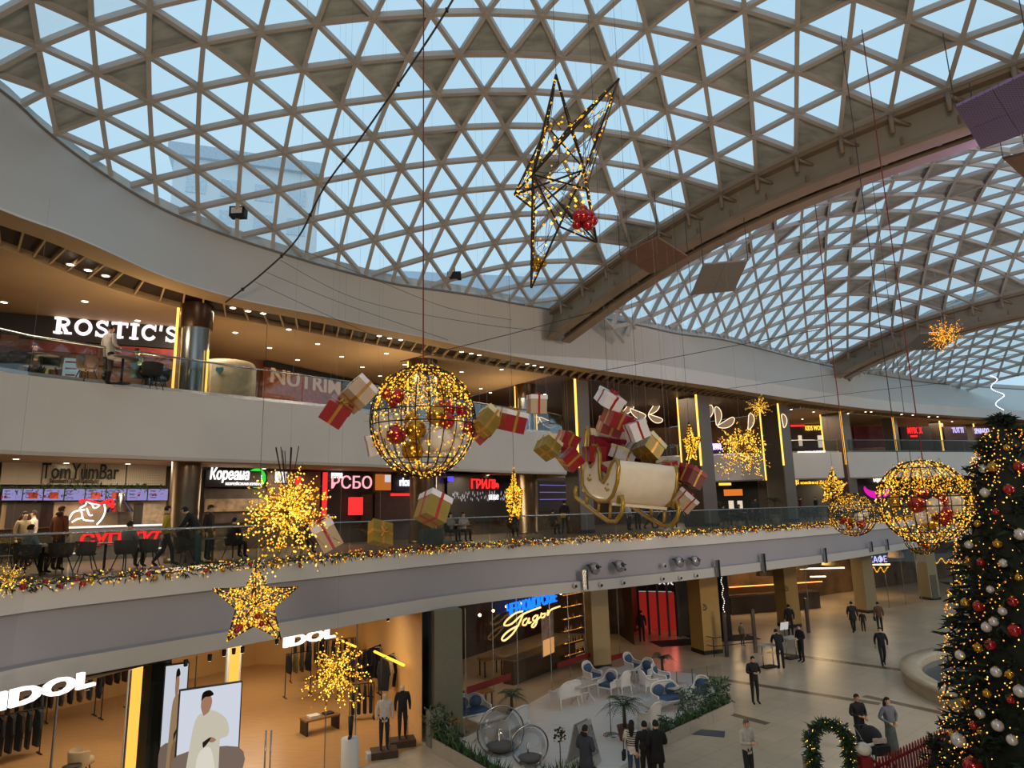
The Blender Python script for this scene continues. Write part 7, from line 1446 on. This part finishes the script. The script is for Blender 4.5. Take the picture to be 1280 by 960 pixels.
# bubble chairs
M_BUB = gmat('bubble_acrylic', (.93, .94, .95), .09)
for (px, py, r, d, lab) in ((626, 914, .76, 21.2, 'clear bubble chair in a round hoop, left one'), (662, 932, .58, 20.2, 'clear bubble chair in a round hoop, right one')):
    c = at(px, py, d); o = thing('bubble_chair', lab, 'bubble chair', c, .2)
    MB().tube([(cos(t)*r, 0, sin(t)*r) for t in [2*pi*i/36 for i in range(36)]], .028, 6, M_STEEL, closed=True).obj('hoop', o)
    MB().lathe([(r*.86*sin(a), -r*.86*cos(a)) for a in [pi*i/14 for i in range(13)]], 26, M_BUB).obj('bubble_shell', o, None, (.9, 0, 0)); MB().lathe([(.001, -.84*r), (.42*r, -.74*r), (.64*r, -.54*r), (.5*r, -.48*r), (.001, -.62*r)], 18, mat('grey_cushion', '6A6664', .85)).obj('cushion', o)
    z = .12-c.z; MB().tube([(cos(t)*r*.55, sin(t)*r*.55, z+.02) for t in [2*pi*i/24 for i in range(24)]], .028, 6, M_STEEL, closed=True).tube([(0, r*.5, z+.02), (0, r*.55, z+.5), (0, .15, -r)], .025, 6, M_STEEL).obj('base_ring', o)
palm(xy(onz(640, 898, .2), .12), 'potted palm between the cafe glass and the left sofa', 1.5, .85, .22, pm='5A5A58')
palm(xy(onz(782, 925, .12), .12), 'large potted palm in a wooden pot near the striped jumper', 1.9, 1.0, .27, pm='6A4A38', n=20)
palm(xy(onz(829, 850, .12), .12), 'potted palm behind the right end table', 1.6, .8, .22, pm='5A5048')
o = thing('menu_board', 'white folding menu board in front of the terrace', 'menu board', xy(onz(730, 955, .12), .12), .9)
for s in (-1, 1): MB().box((0, s*.22, .62), (.75, .03, 1.2), mat('board_white', 'A8A49E', .5), Matrix.Rotation(s*.28, 3, 'X')).obj('board_leaf', o)
MB().box((0, -.27, .70), (.55, .01, .8), mat('menu_print', '7C7A78', .5, var=.5, scale=14), Matrix.Rotation(-.28, 3, 'X')).obj('menu_sheet', o)
o = thing('stand', 'thin post on a round metal foot on the white deck', 'stand', xy(onz(764, 919, .12), .12)); MB().lathe([(.001, .05), (.26, .03), (.28, 0)], 20, M_STEEL).obj('foot', o); MB().tube([(0, 0, 0), (0, 0, 1.15)], .02, 6, M_STEEL).obj('post', o)
o = thing('orchid_stand', 'dark and white potted flowers on a thin stem beside the right bubble chair', 'flowers', xy(onz(701, 962, .12), .12)); MB().tube([(0, 0, 0), (0, 0, .8)], .015, 6, M_DARK).obj('stem', o); f = MB()
for i in range(90): v = Vector((rnd(-1, 1), rnd(-1, 1), rnd(-1, 1)))*.17; f.octa(v+Vector((0, 0, .95)), rnd(.02, .05), random.choice((M_BLACK, M_FIR2, M_CREAM)))
tag(f.obj('blossoms', o), kind='stuff')
# planters with greenery along the terrace edges
def planter(a, b, label, w=.38, h=.42, seed=1, tall=()):
    random.seed(seed); A, B = xy(a, 0), xy(b, 0); d = B-A; L = d.length; az = atan2(d.y, d.x); o = thing('planter_box', label, 'planter', A, az); m = mat('planter_white', 'A39C90', .5, var=.05)
    n = max(2, round(L/1.6))
    for i in range(n): MB().box((L*(i+.5)/n, 0, h/2), (L/n-.02, w, h), m).obj('box_segment', o)
    MB().box((L/2, 0, h-.02), (L-.1, w-.08, .06), mat('soil', '1F1812', .95)).obj('soil', o)
    f = MB()
    for i in range(int(L*26)):
        x = rnd(.05, L-.05); hh = rnd(.15, .42)
        for j in range(3): v = Vector((rnd(-.5, .5), rnd(-.5, .5), 1)).normalized(); needle(f, Vector((x, rnd(-w*.4, w*.4), h)), v, hh, .02, random.choice((M_LEAF, M_LEAF2, MATS['ivy_green'])))
    for (t, r, hh) in tall:
        for i in range(int(260*r)): leafbits(f, (L*t+rnd(-r, r), rnd(-r, r)*.6, h+rnd(.05, hh)), .07, 3, (M_LEAF, M_LEAF2, mat('sage_green', '5A6A4E', .7)), .13)
    tag(f.obj('greenery', o), kind='stuff'); return o
planter(onz(541, 927, .2), onz(642, 985, .2), 'white planter box with grass along the lower left terrace edge', seed=3, tall=((.1, .5, .9), (.3, .3, .5)))
planter(onz(792, 940, .2), onz(911, 884, .2), 'white planter box with shrubs along the right terrace edge', seed=4, tall=((.55, .45, 1.0), (.8, .5, .95), (.93, .4, .9), (.3, .2, .4)))
planter(onz(650, 975, .2), onz(748, 965, .2), 'low planter with grass at the front of the terrace', seed=5, h=.3)
o = thing('orange_flowers', 'orange flower pot beside the wide grey-green pillar', 'potted plant', xy(onz(567, 912, .5), .12)); f = MB()
for i in range(70): v = Vector((rnd(-1, 1), rnd(-1, 1), rnd(-.5, 1)))*.18; f.octa(v+Vector((0, 0, .6)), rnd(.02, .04), mat('orange_petal', 'A06A2A', .6))
MB().lathe([(.12, 0), (.16, .4), (.001, .4)], 10, mat('pot_B0A08A')).obj('pot', o); tag(f.obj('blossoms', o), kind='stuff')
gp = thing('glass_screen', 'low glass screens at the right end of the terrace', 'screen', xy(onz(848, 882, .12), .12)); a_, b_ = xy(onz(905, 870, .12), .12)-gp.location, Vector((0, 0, 0))
for k in range(3): p, q = b_+(a_-b_)*k/3, b_+(a_-b_)*(k+.96)/3; MB().add([p, q, q+Vector((0, 0, 1.25)), p+Vector((0, 0, 1.25))], [(0, 1, 2, 3)], M_RGLASS).obj('pane', gp); MB().box(p+Vector((0, 0, .62)), (.03, .03, 1.25), M_STEEL).obj('post', gp)
mat_ = onz(874, 915, .01); tag(MB().box(mat_, (1.7, .62, .015), mat('blue_grey_plate', '4A4B58', .4), Matrix.Rotation(-.35, 3, 'Z')).obj('floor_plate'), 'dark blue grey plate in the floor beside the right planter', 'floor plate')
o = thing('payment_stand', 'grey cabinet with small signs in front of the wide grey-green pillar', 'cabinet', xy(onz(553, 925, .12), .12)+Vector((-.2, -.5, 0)), .6); MB().box((0, 0, .55), (.5, .3, 1.1), mat('cabinet_grey', '77776E', .5)).obj('body', o); MB().box((0, -.16, .9), (.4, .02, .3), mat('cabinet_sign', 'A9A6A0', .5)).obj('sign_plate', o); MB().box((-.05, -.175, .95), (.22, .01, .08), cloth('4A3A5A')).obj('label_strip', o)
# white stands, bollards and barriers near the entrance
for i, (px, py, lab) in enumerate(((961, 834, 'white service stand with a thin frame, nearer one'), (990, 823, 'white service stand with a small screen, farther one'))):
    o = thing('service_stand', lab, 'stand', P0(px, py), .5); MB().box((0, 0, 1.0), (.8, .5, .08), mat('stand_white', 'B8B2AA', .4)).obj('top', o)
    for x in (-.35, .35): MB().tube([(x, 0, 0), (x, 0, .96)], .025, 6, M_STEEL).obj('leg', o)
    MB().box((0, 0, .03), (.85, .5, .04), M_DARK).obj('foot', o)
    if i: MB().box((-.1, .2, 1.55), (.55, .04, .38), emat('stand_screen', 'D8D4D0', .7, False), Matrix.Rotation(.2, 3, 'X')).obj('screen', o); MB().tube([(-.1, .22, 1.0), (-.1, .22, 1.4)], .02, 5, M_DARK).obj('screen_post', o)
for i, (px, top_, bot_) in enumerate(((909, 766, 821), (945, 762, 816), (1011, 746, 791))):
    b = P0(px, bot_); hgt = 2.2 if i != 2 else 2.0; o = thing('metal_post', 'tall dark metal post near the entrance, %s from the left' % ('first', 'second', 'third')[i], 'post', b); MB().box((0, 0, hgt/2), (.16, .16, hgt), mat('post_metal', '4A4440', .3, .7)).obj('shaft', o)
br_ = thing('barrier', 'low black metal barrier around the tan pillar by the entrance', 'barrier', P0(868, 813)); pb = [P0(868, 813), P0(893, 821), P0(944, 815)]
for p in pb: MB().tube([p-br_.location, p-br_.location+Vector((0, 0, .95))], .025, 6, M_BLACK).obj('post', br_)
for z in (.93, .5): MB().tube([p-br_.location+Vector((0, 0, z)) for p in pb], .02, 5, M_BLACK).obj('rail', br_)
o = thing('notice_panel', 'dark notice panel on the pale pillar at far right', 'notice', xy(P0(1164, 755), 0), rotz_hall()-.35); MB().box((0, -.45, 1.3), (.6, .04, 1.7), mat('notice_dark', '5A554C', .5)).obj('panel', o)
for i, (px, py) in enumerate(((887, 768), (988, 737))):
    P = onz(px, py, 0); c = P0((884, 987)[i], (815, 783)[i]); n = Vector((CAM.x-c.x, CAM.y-c.y, 0)).normalized(); o = thing('round_sign', ('small round no-entry style emblem on the tan pillar by the entrance', 'small round emblem on the tan pillar behind the stands')[i], 'sign', xy(c, 2.4)+n*.72, atan2(n.y, n.x)+pi/2)
    MB().lathe([(.12, 0), (.17, 0), (.17, .02), (.12, .02)], 18, mat('emblem_brown', '5E4A38', .5)).obj('ring', o, None, (pi/2, 0, 0)); MB().box((0, -.01, 0), (.03, .02, .2), MATS['emblem_brown'], Matrix.Rotation(.6, 3, 'Y')).obj('bar', o)
# planting box and screens seen through the passage, plus a dark lit column
o = thing('light_column', 'dark mesh column with a vertical string of white lights left of the second post', 'column', P0(912, 800)+Vector((0, .4, 0))); MB().lathe([(.32, 0), (.28, 3.6)], 8, mat('mesh_dark', '14110F', .8)).obj('shaft', o); b = MB()
for i in range(20): b.octa((-.15+.05*sin(i), -.33, 1.2+i*.12), .035, emat('white_fairy_light', 'FFF0D8', 2.2, False))
tag(b.obj('fairy_lights', o), kind='stuff')
# ------------------------------------------------------------------ clothes shop contents
def garment(p, rz, kind, m, name='garment', label=None, group=None, parent=None):
    h, w = {'coat': (1.15, .5), 'jacket': (.75, .52), 'shirt': (.7, .46), 'trousers': (1.0, .32)}[kind]
    if kind == 'trousers': pf = [(-w/2, 0), (w/2, 0), (w/2, -h), (.03, -h), (0, -.3), (-.03, -h), (-w/2, -h)]
    else: pf = [(-.06, .02), (.06, .02), (w*.42, -.06), (w*.62, -.55), (w*.5, -.6), (w*.38, -.3), (w*.42, -h), (-w*.42, -h), (-w*.38, -.3), (-w*.5, -.6), (-w*.62, -.55), (-w*.42, -.06)]
    mb = MB(); n = len(pf); T_ = .07
    vs = [(x, -T_*(1 if abs(x) < w*.4 else .5), z) for x, z in pf]+[(x, T_*(1 if abs(x) < w*.4 else .5), z) for x, z in pf]
    bmx = bmesh.new(); BV = [bmx.verts.new(v) for v in vs]; a = bmx.faces.new(BV[:n]); b = bmx.faces.new(BV[n:][::-1])
    for i in range(n): bmx.faces.new((BV[i], BV[(i+1) % n], BV[n+(i+1) % n], BV[n+i]))
    bmesh.ops.triangulate(bmx, faces=[a, b]); bmesh.ops.recalc_face_normals(bmx, faces=bmx.faces); me = bpy.data.meshes.new(name); bmx.to_mesh(me); bmx.free(); me.materials.append(m)
    o = link(name, me, parent, p, (0, 0, rz)); 
    if parent is None: tag(o, label, 'garment', group)
    return o
def rack(px, py, L, rz, label, cols, glabel, kind='jacket', h=1.6, z0=0, face=False):
    b = xy(onz(px, py, z0), z0); o = thing('clothes_rack', label, 'clothes rack', b, rz); mb = MB()
    for x in (-L/2, L/2): MB().tube([(x, 0, 0), (x, 0, h)], .02, 6, M_BLACK).obj('post', o); MB().box((x, 0, .02), (.05, .5, .04), M_BLACK).obj('foot', o)
    MB().tube([(-L/2, 0, h), (L/2, 0, h)], .02, 6, M_BLACK).obj('rail', o); Rz = Matrix.Rotation(rz, 3, 'Z'); n = len(cols)
    for i, c in enumerate(cols):
        p = b+Rz @ Vector((-L/2+L*(i+.5)/n, 0, h-.06)); g = garment(p, rz+(0 if face else pi/2)+rnd(-.1, .1), kind, cloth(c), 'hanging_'+kind, ORD[i]+' from the left: '+glabel, 'garments, '+glabel[:40])
ORD = ['first', 'second', 'third', 'fourth', 'fifth', 'sixth', 'seventh', 'eighth', 'ninth', 'tenth', 'eleventh', 'twelfth', 'thirteenth', 'fourteenth', 'fifteenth', 'sixteenth', 'seventeenth', 'eighteenth', 'nineteenth', 'twentieth', 'twenty-first', 'twenty-second', 'twenty-third', 'twenty-fourth', 'twenty-fifth']
rack(20, 950, 1.3, .9, 'low black clothes rack with dark coats at the bottom left corner', ('14161A', '1A1C22', '15181C', '101216', '1E2024'), 'black coat on the corner rack', 'coat', 1.5)
rack(78, 910, 2.6, .85, 'long black clothes rack behind the big cut shop letters', ('2A1E1C', '3A3C44', '15161A', '4A3A30', '1A1A20', '6A4A3A', '23252C', '15161A'), 'garment on the long rack behind the letters', 'jacket', 1.65)
rack(138, 890, 1.2, .9, 'clothes rack with dark red jackets near the glowing column', ('4A1A16', '3E1512', '2A1412', '4A1A16'), 'dark red jacket on the rack by the glowing column', 'jacket', 1.9)
rack(176, 920, 1.0, 1.2, 'clothes rack with black coats left of the big screen', ('0E0F12', '14151A', '0E0F12', '1A1A1E'), 'black coat on the rack left of the big screen', 'coat', 1.75)
rack(372, 870, 1.1, .6, 'clothes rack left of the round gold burst', ('15161A', '6A5A2A', '4A3E20', '15161A'), 'dark jacket on the rack left of the gold burst', 'jacket', 1.8)
rack(420, 845, 1.8, .4, 'back rack behind the round gold burst', ('1A1A20', '3A2A24', '15161A', '2A2A30', '15161A', '504038'), 'jacket on the back rack behind the gold burst', 'jacket', 1.7)
rack(478, 862, 2.4, 1.25, 'long rack of dark garments along the right shop wall', ('15161A', '1C1E24', 'B8A890', '15161A', 'C9BBA4', '111216', '1A1A20', '15161A'), 'garment on the rack along the right shop wall', 'coat', 1.95)
rack(452, 900, .9, .3, 'low rack of dark trousers below the gold burst', ('101216', '15181E', '101216', '1A1C22'), 'dark trousers on the low rack below the burst', 'trousers', 1.3)
rack(48, 880, 2.4, .8, 'back clothes rack above the big cut letters', ('1A1A20', '2C2E34', '15161A', '23252C', '1A1A20', '3A2A24', '15161A', '2C2E34', '15161A'), 'dark garment on the back rack above the cut letters', 'coat', 1.9)
rack(128, 868, 1.6, .8, 'back clothes rack beside the dark red jackets', ('15161A', '2A2A30', '3A2A24', '15161A', '4A1A16', '15161A'), 'garment on the back rack beside the red jackets', 'jacket', 1.9)
rack(18, 912, 2.0, .8, 'middle clothes rack at the left frame edge', ('7A1A1C', '15161A', '2A2A30', '15161A', '3A3C44', '15161A', '23252C'), 'garment on the middle rack at the frame edge', 'coat', 1.8)
rack(448, 872, 1.8, .5, 'clothes rack right of the round gold burst', ('15161A', '101216', '23252C', '15161A', '1A1C22', '101216', '15161A'), 'black garment on the rack right of the gold burst', 'coat', 1.9)
rack(492, 885, 2.2, 1.3, 'front rack beside the mannequins on the right wall', ('15161A', 'C9BBA4', '15161A', 'B8A890', '111216', '15161A', '1A1A20'), 'garment on the front rack beside the mannequins', 'coat', 2.1)
rack(385, 850, 1.6, .5, 'far rack under the white letters above the entrance', ('15161A', '15161A', '2A2A30', '4A3E20', '15161A'), 'dark coat on the far rack under the entrance letters', 'coat', 1.9)
def mannequin(px, py, label, top, bot, rz=.3, plinth=True):
    b = xy(onz(px, py, .25), 0); o = thing('mannequin', label, 'mannequin', b, rz); me, J, P = body_mesh('stand', 1, cloth(top), cloth(bot), cloth('15110F'), mat('mannequin_white', 'C8BCA8', .4)); link('body', me, o, (0, 0, .22)); MB().box((0, 0, .11), (.85, .6, .22), mat('dark_wood_block', '3A281C', .6, var=.3)).obj('plinth', o)
    MB().tube([(.2, .1, .2), (.2, .1, .9)], .012, 5, M_STEEL).obj('support_rod', o)
mannequin(480, 935, 'mannequin in a pale top and dark trousers on a dark block', 'B8B0A8', '1C1E24'); mannequin(503, 922, 'mannequin in a dark long outfit on a dark block by the right wall', '16171B', '16171B')
o = thing('display_plinth', 'white round display plinth with a black boot at the shop entrance', 'plinth', xy(onz(437, 960, .1), 0)); MB().lathe([(.27, 0), (.27, .95), (.001, .95)], 24, M_WHITE).obj('plinth', o)
o = thing('boot', 'tall black boot standing on the white plinth', 'boot', o.location+Vector((0, 0, .95))); MB().tube([(0, .03, .62), (0, .03, .3), (0, .02, .08)], [.085, .07, .055], 10, M_BLACK).tube([(0, .04, .05), (0, -.12, .04), (0, -.18, .03)], [.055, .05, .03], 8, M_BLACK).obj('boot_shaft', o); MB().box((0, .06, .03), (.06, .06, .06), M_BLACK).obj('heel', o)
o = thing('shoe_box', 'pale blue shoe box beside the mannequins', 'box', xy(onz(466, 946, .05), 0), .4); MB().box((0, 0, .1), (.42, .3, .2), mat('pale_blue_box', 'AEB8BC', .5)).obj('box', o)
o = thing('display_bench', 'wooden display bench with folded clothes in the middle of the shop', 'bench', xy(onz(400, 903, .3), 0), .7); MB().box((0, 0, .5), (1.3, .6, .06), mat('oak_top', '8A6238')).obj('top', o); MB().box((-.6, 0, .25), (.06, .6, .5), M_BROWN).obj('side', o); MB().box((.6, 0, .25), (.06, .6, .5), M_BROWN).obj('side', o)
o = thing('folded_stack', 'folded pale and dark clothes on the display bench', 'folded clothes', o.location+Vector((0, 0, .53)), .7); MB().box((-.25, 0, .04), (.4, .35, .08), cloth('CFC4B4')).obj('pale_pile', o); MB().box((.3, 0, .03), (.35, .3, .06), cloth('2A2422')).obj('dark_pile', o)
o = thing('tub_armchair', 'cream tub armchair in the clothes shop at bottom left', 'armchair', xy(onz(102, 950, .4), 0), 2.4); mcr = mat('cream_boucle', 'B9A27E', .9, bump=.3, scale=30); MB().lathe([(.36, .28), (.40, .7), (.34, .74), (.28, .45)], 20, mcr, a0=-.3, a1=pi+.3).obj('backrest', o); MB().lathe([(.001, .45), (.33, .45), (.36, .30), (.001, .28)], 20, mcr).obj('seat', o)
for a in (.6, 2.5, 3.9, 5.5): MB().tube([(cos(a)*.25, sin(a)*.25, .3), (cos(a)*.3, sin(a)*.3, 0)], .02, 5, M_DARK).obj('leg', o)
round_table(xy(onz(90, 957, .45), 0), 'small dark side table beside the cream armchair', .26, .45, M_BROWN)
for i, (px, py, r_, hh) in enumerate(((548, 905, .1, .1),)): pass
# lit screens in the shop window
def screen(quad, d, label, parts):
    P = [at(x, y, dd) for (x, y), dd in zip(quad, d)]; bl, br, tr2, tl = P; az = atan2((br-bl).y, (br-bl).x); Wd = (xy(br, 0)-xy(bl, 0)).length; H_ = ((tl.z-bl.z)+(tr2.z-br.z))/2; o = thing('advert_screen', label, 'screen', bl, az)
    MB().box((Wd/2, .06, H_/2), (Wd+.06, .1, H_+.06), M_DARK).obj('frame', o); MB().box((Wd/2, 0, H_/2), (Wd, .02, H_), emat('screen_white_glow', 'DDE2F0', .85)).obj('display', o)
    for k, (poly, c, s_) in enumerate(parts):
        bmx = bmesh.new(); fc_ = bmx.faces.new([bmx.verts.new((x*Wd, -.013-.0012*k, y*H_)) for x, y in polyline2([(a, b) for a, b in poly]+[poly[0]])[:-1]]); bmesh.ops.triangulate(bmx, faces=[fc_]); me = bpy.data.meshes.new('picture'); bmx.to_mesh(me); bmx.free(); me.materials.append(emat('pic_'+c, c, s_, False)); link('picture', me, o)
FIG = lambda sx, c1, c2: [([(0, 0), (1, 0), (1, .3), (0, .33)], 'A08A7C', .5), ([(sx-.28, 0), (sx-.24, .3), (sx-.16, .66), (sx-.02, .74), (sx+.14, .74), (sx+.36, .62), (sx+.40, .45), (sx+.22, .38), (sx+.24, 0)], c1, .8), ([(sx-.12, 0), (sx-.08, .3), (sx+.12, .34), (sx+.20, 0)], c2, .85), ([(sx-.03, .70), (sx-.08, .80), (sx-.06, .90), (sx+.04, .93), (sx+.10, .85), (sx+.06, .74)], 'B98A70', .7), ([(sx-.08, .86), (sx-.06, .95), (sx+.05, .97), (sx+.12, .92), (sx+.06, .90), (sx-.02, .90)], '2A1C18', .4), ([(sx+.05, .44), (sx+.12, .40), (sx+.20, .42), (sx+.12, .46)], 'B98A70', .6), ([(sx-.02, .42), (sx+.10, .46), (sx+.10, .43), (sx, .36)], '3A3030', .4)]
screen(((218, 985), (296, 968), (302, 856), (221, 872)), (15.4, 16.1, 16.1, 15.4), 'big lit advert screen of a person in a loose cream suit', FIG(.42, 'D8D0BC', 'E6E0D2'))
screen(((197, 985), (226, 976), (234, 832), (204, 840)), (16.6, 16.9, 16.9, 16.6), 'narrow lit advert screen of a person in a tan coat', FIG(.55, 'A88A68', '8A6A4C'))
o = thing('mirror_pillar', 'dark mirrored shop pillar left of the narrow screen', 'pillar', xy(at(192, 900, 17), 0), .9); o['kind'] = 'structure'; MB().box((0, 0, 2.1), (.5, .5, 4.2), mat('dark_mirror', '2A2E28', .1, .6)).obj('shaft', o)
for i, (px, py, d) in enumerate(((168, 880, 20), (290, 862, 21))):
    o = thing('glowing_column', ('tall glowing yellow wall niche left of the screens', 'glowing yellow wall niche right of the big screen')[i], 'wall light', xy(at(px, py, d), 0), .8); MB().box((0, 0, 1.9), (.45, .12, 3.8), M_WHITE).obj('frame', o); MB().box((0, -.08, 1.9), (.3, .03, 3.7), emat('yellow_niche_glow', 'FFB64A', 1.5)).obj('glow', o)
for i, (a, b) in enumerate((((424, 798), (448, 808)), ((472, 814), (509, 831)))):
    A, B = Vector((-7.0, 31.5, 0)), onz(530, 930, 0)+Vector((-.1, .2, 0)); P, Q = onwall(A, B, *a), onwall(A, B, *b); n = Vector((-.12, -.05, 0)); tag(MB().tube([(0, 0, 0), Q-P], .05, 6, emat('slanted_light', 'FFC038', 2.4)).obj('slanted_wall_light', None, P+n), ('slanted yellow light line on the right shop wall, upper one', 'slanted yellow light line on the right shop wall, lower one')[i], 'wall light')
for i, (px, py) in enumerate(((280, 820), (292, 818), (303, 816), (262, 826), (110, 862), (346, 805), (485, 776), (232, 833))):
    o = thing('track_spot', 'small black track spotlight on the clothes shop ceiling', 'spotlight', onz(px, py, 4.05), group='shop track spotlights'); MB().lathe([(.05, 0), (.06, .16), (.001, .17)], 8, M_BLACK).obj('housing', o); MB().lathe([(.001, -.002), (.045, -.002)], 8, M_DOWN).obj('lens', o)
o = thing('pull_handle', 'pair of long vertical steel door handles at the shop entrance', 'door handle', xy(onz(330, 975, 1.0), .5))
for x in (0, .14): MB().tube([(x, 0, 0), (x, 0, 1.7)], .022, 6, M_STEEL).obj('bar', o)
# ------------------------------------------------------------------ tell alike things apart by place
def rank(name, base, fmt, key, test=lambda o: True):
    L = [o for o in bpy.data.objects if o.name.split('.')[0] == name and o.get('label') and base in o['label'] and test(o)]
    L.sort(key=key)
    for i, o in enumerate(L): o['label'] = fmt % (ORD[i] if i < len(ORD) else 'last')
px_ = lambda o: pj(o.matrix_world.translation if False else o.location)[0]; py_ = lambda o: pj(o.location)[1]
rank('downlight', 'slatted ceiling strip', 'round downlight in the dark slatted ceiling strip, %s from the left', px_)
rank('downlight', 'tan second floor', 'round downlight in the tan second floor ceiling, %s from the left', px_)
rank('downlight', 'food court', 'round downlight over the first floor food court, %s from the left', px_)
rank('pendant_bulb', 'pendant bulb', 'small glowing pendant bulb inside the cafe, %s from the left', px_)
rank('track_spot', 'track', 'black track spotlight on the clothes shop ceiling, %s from the left', px_)
for c in ('silver white', 'matte red', 'gold'): rank('bauble', c+' bauble hung', c+' bauble on the Christmas tree, %s highest of that colour', py_)
for c in ('red', 'gold', 'pearl white'):
    for g, s in (('large ball of warm lights hanging before', 'in the large light ball by the left parapet'), ('large ball of warm lights hanging left', 'in the large light ball beside the tree'), ('small ball', 'in the small light ball'), ('smallest', 'in the smallest light ball')):
        rank('bauble', c+' bauble lying', c+' bauble '+s+', %s from the left', px_, lambda o, g=g: g in str(o.get('group')))
for c in ('red', 'gold'):
    rank('bauble', c+' bauble inside the big dark', c+' bauble in the big wire star, %s from the left', px_); rank('bauble', c+' bauble inside the flat', c+' bauble in the flat five pointed star, %s from the left', px_)
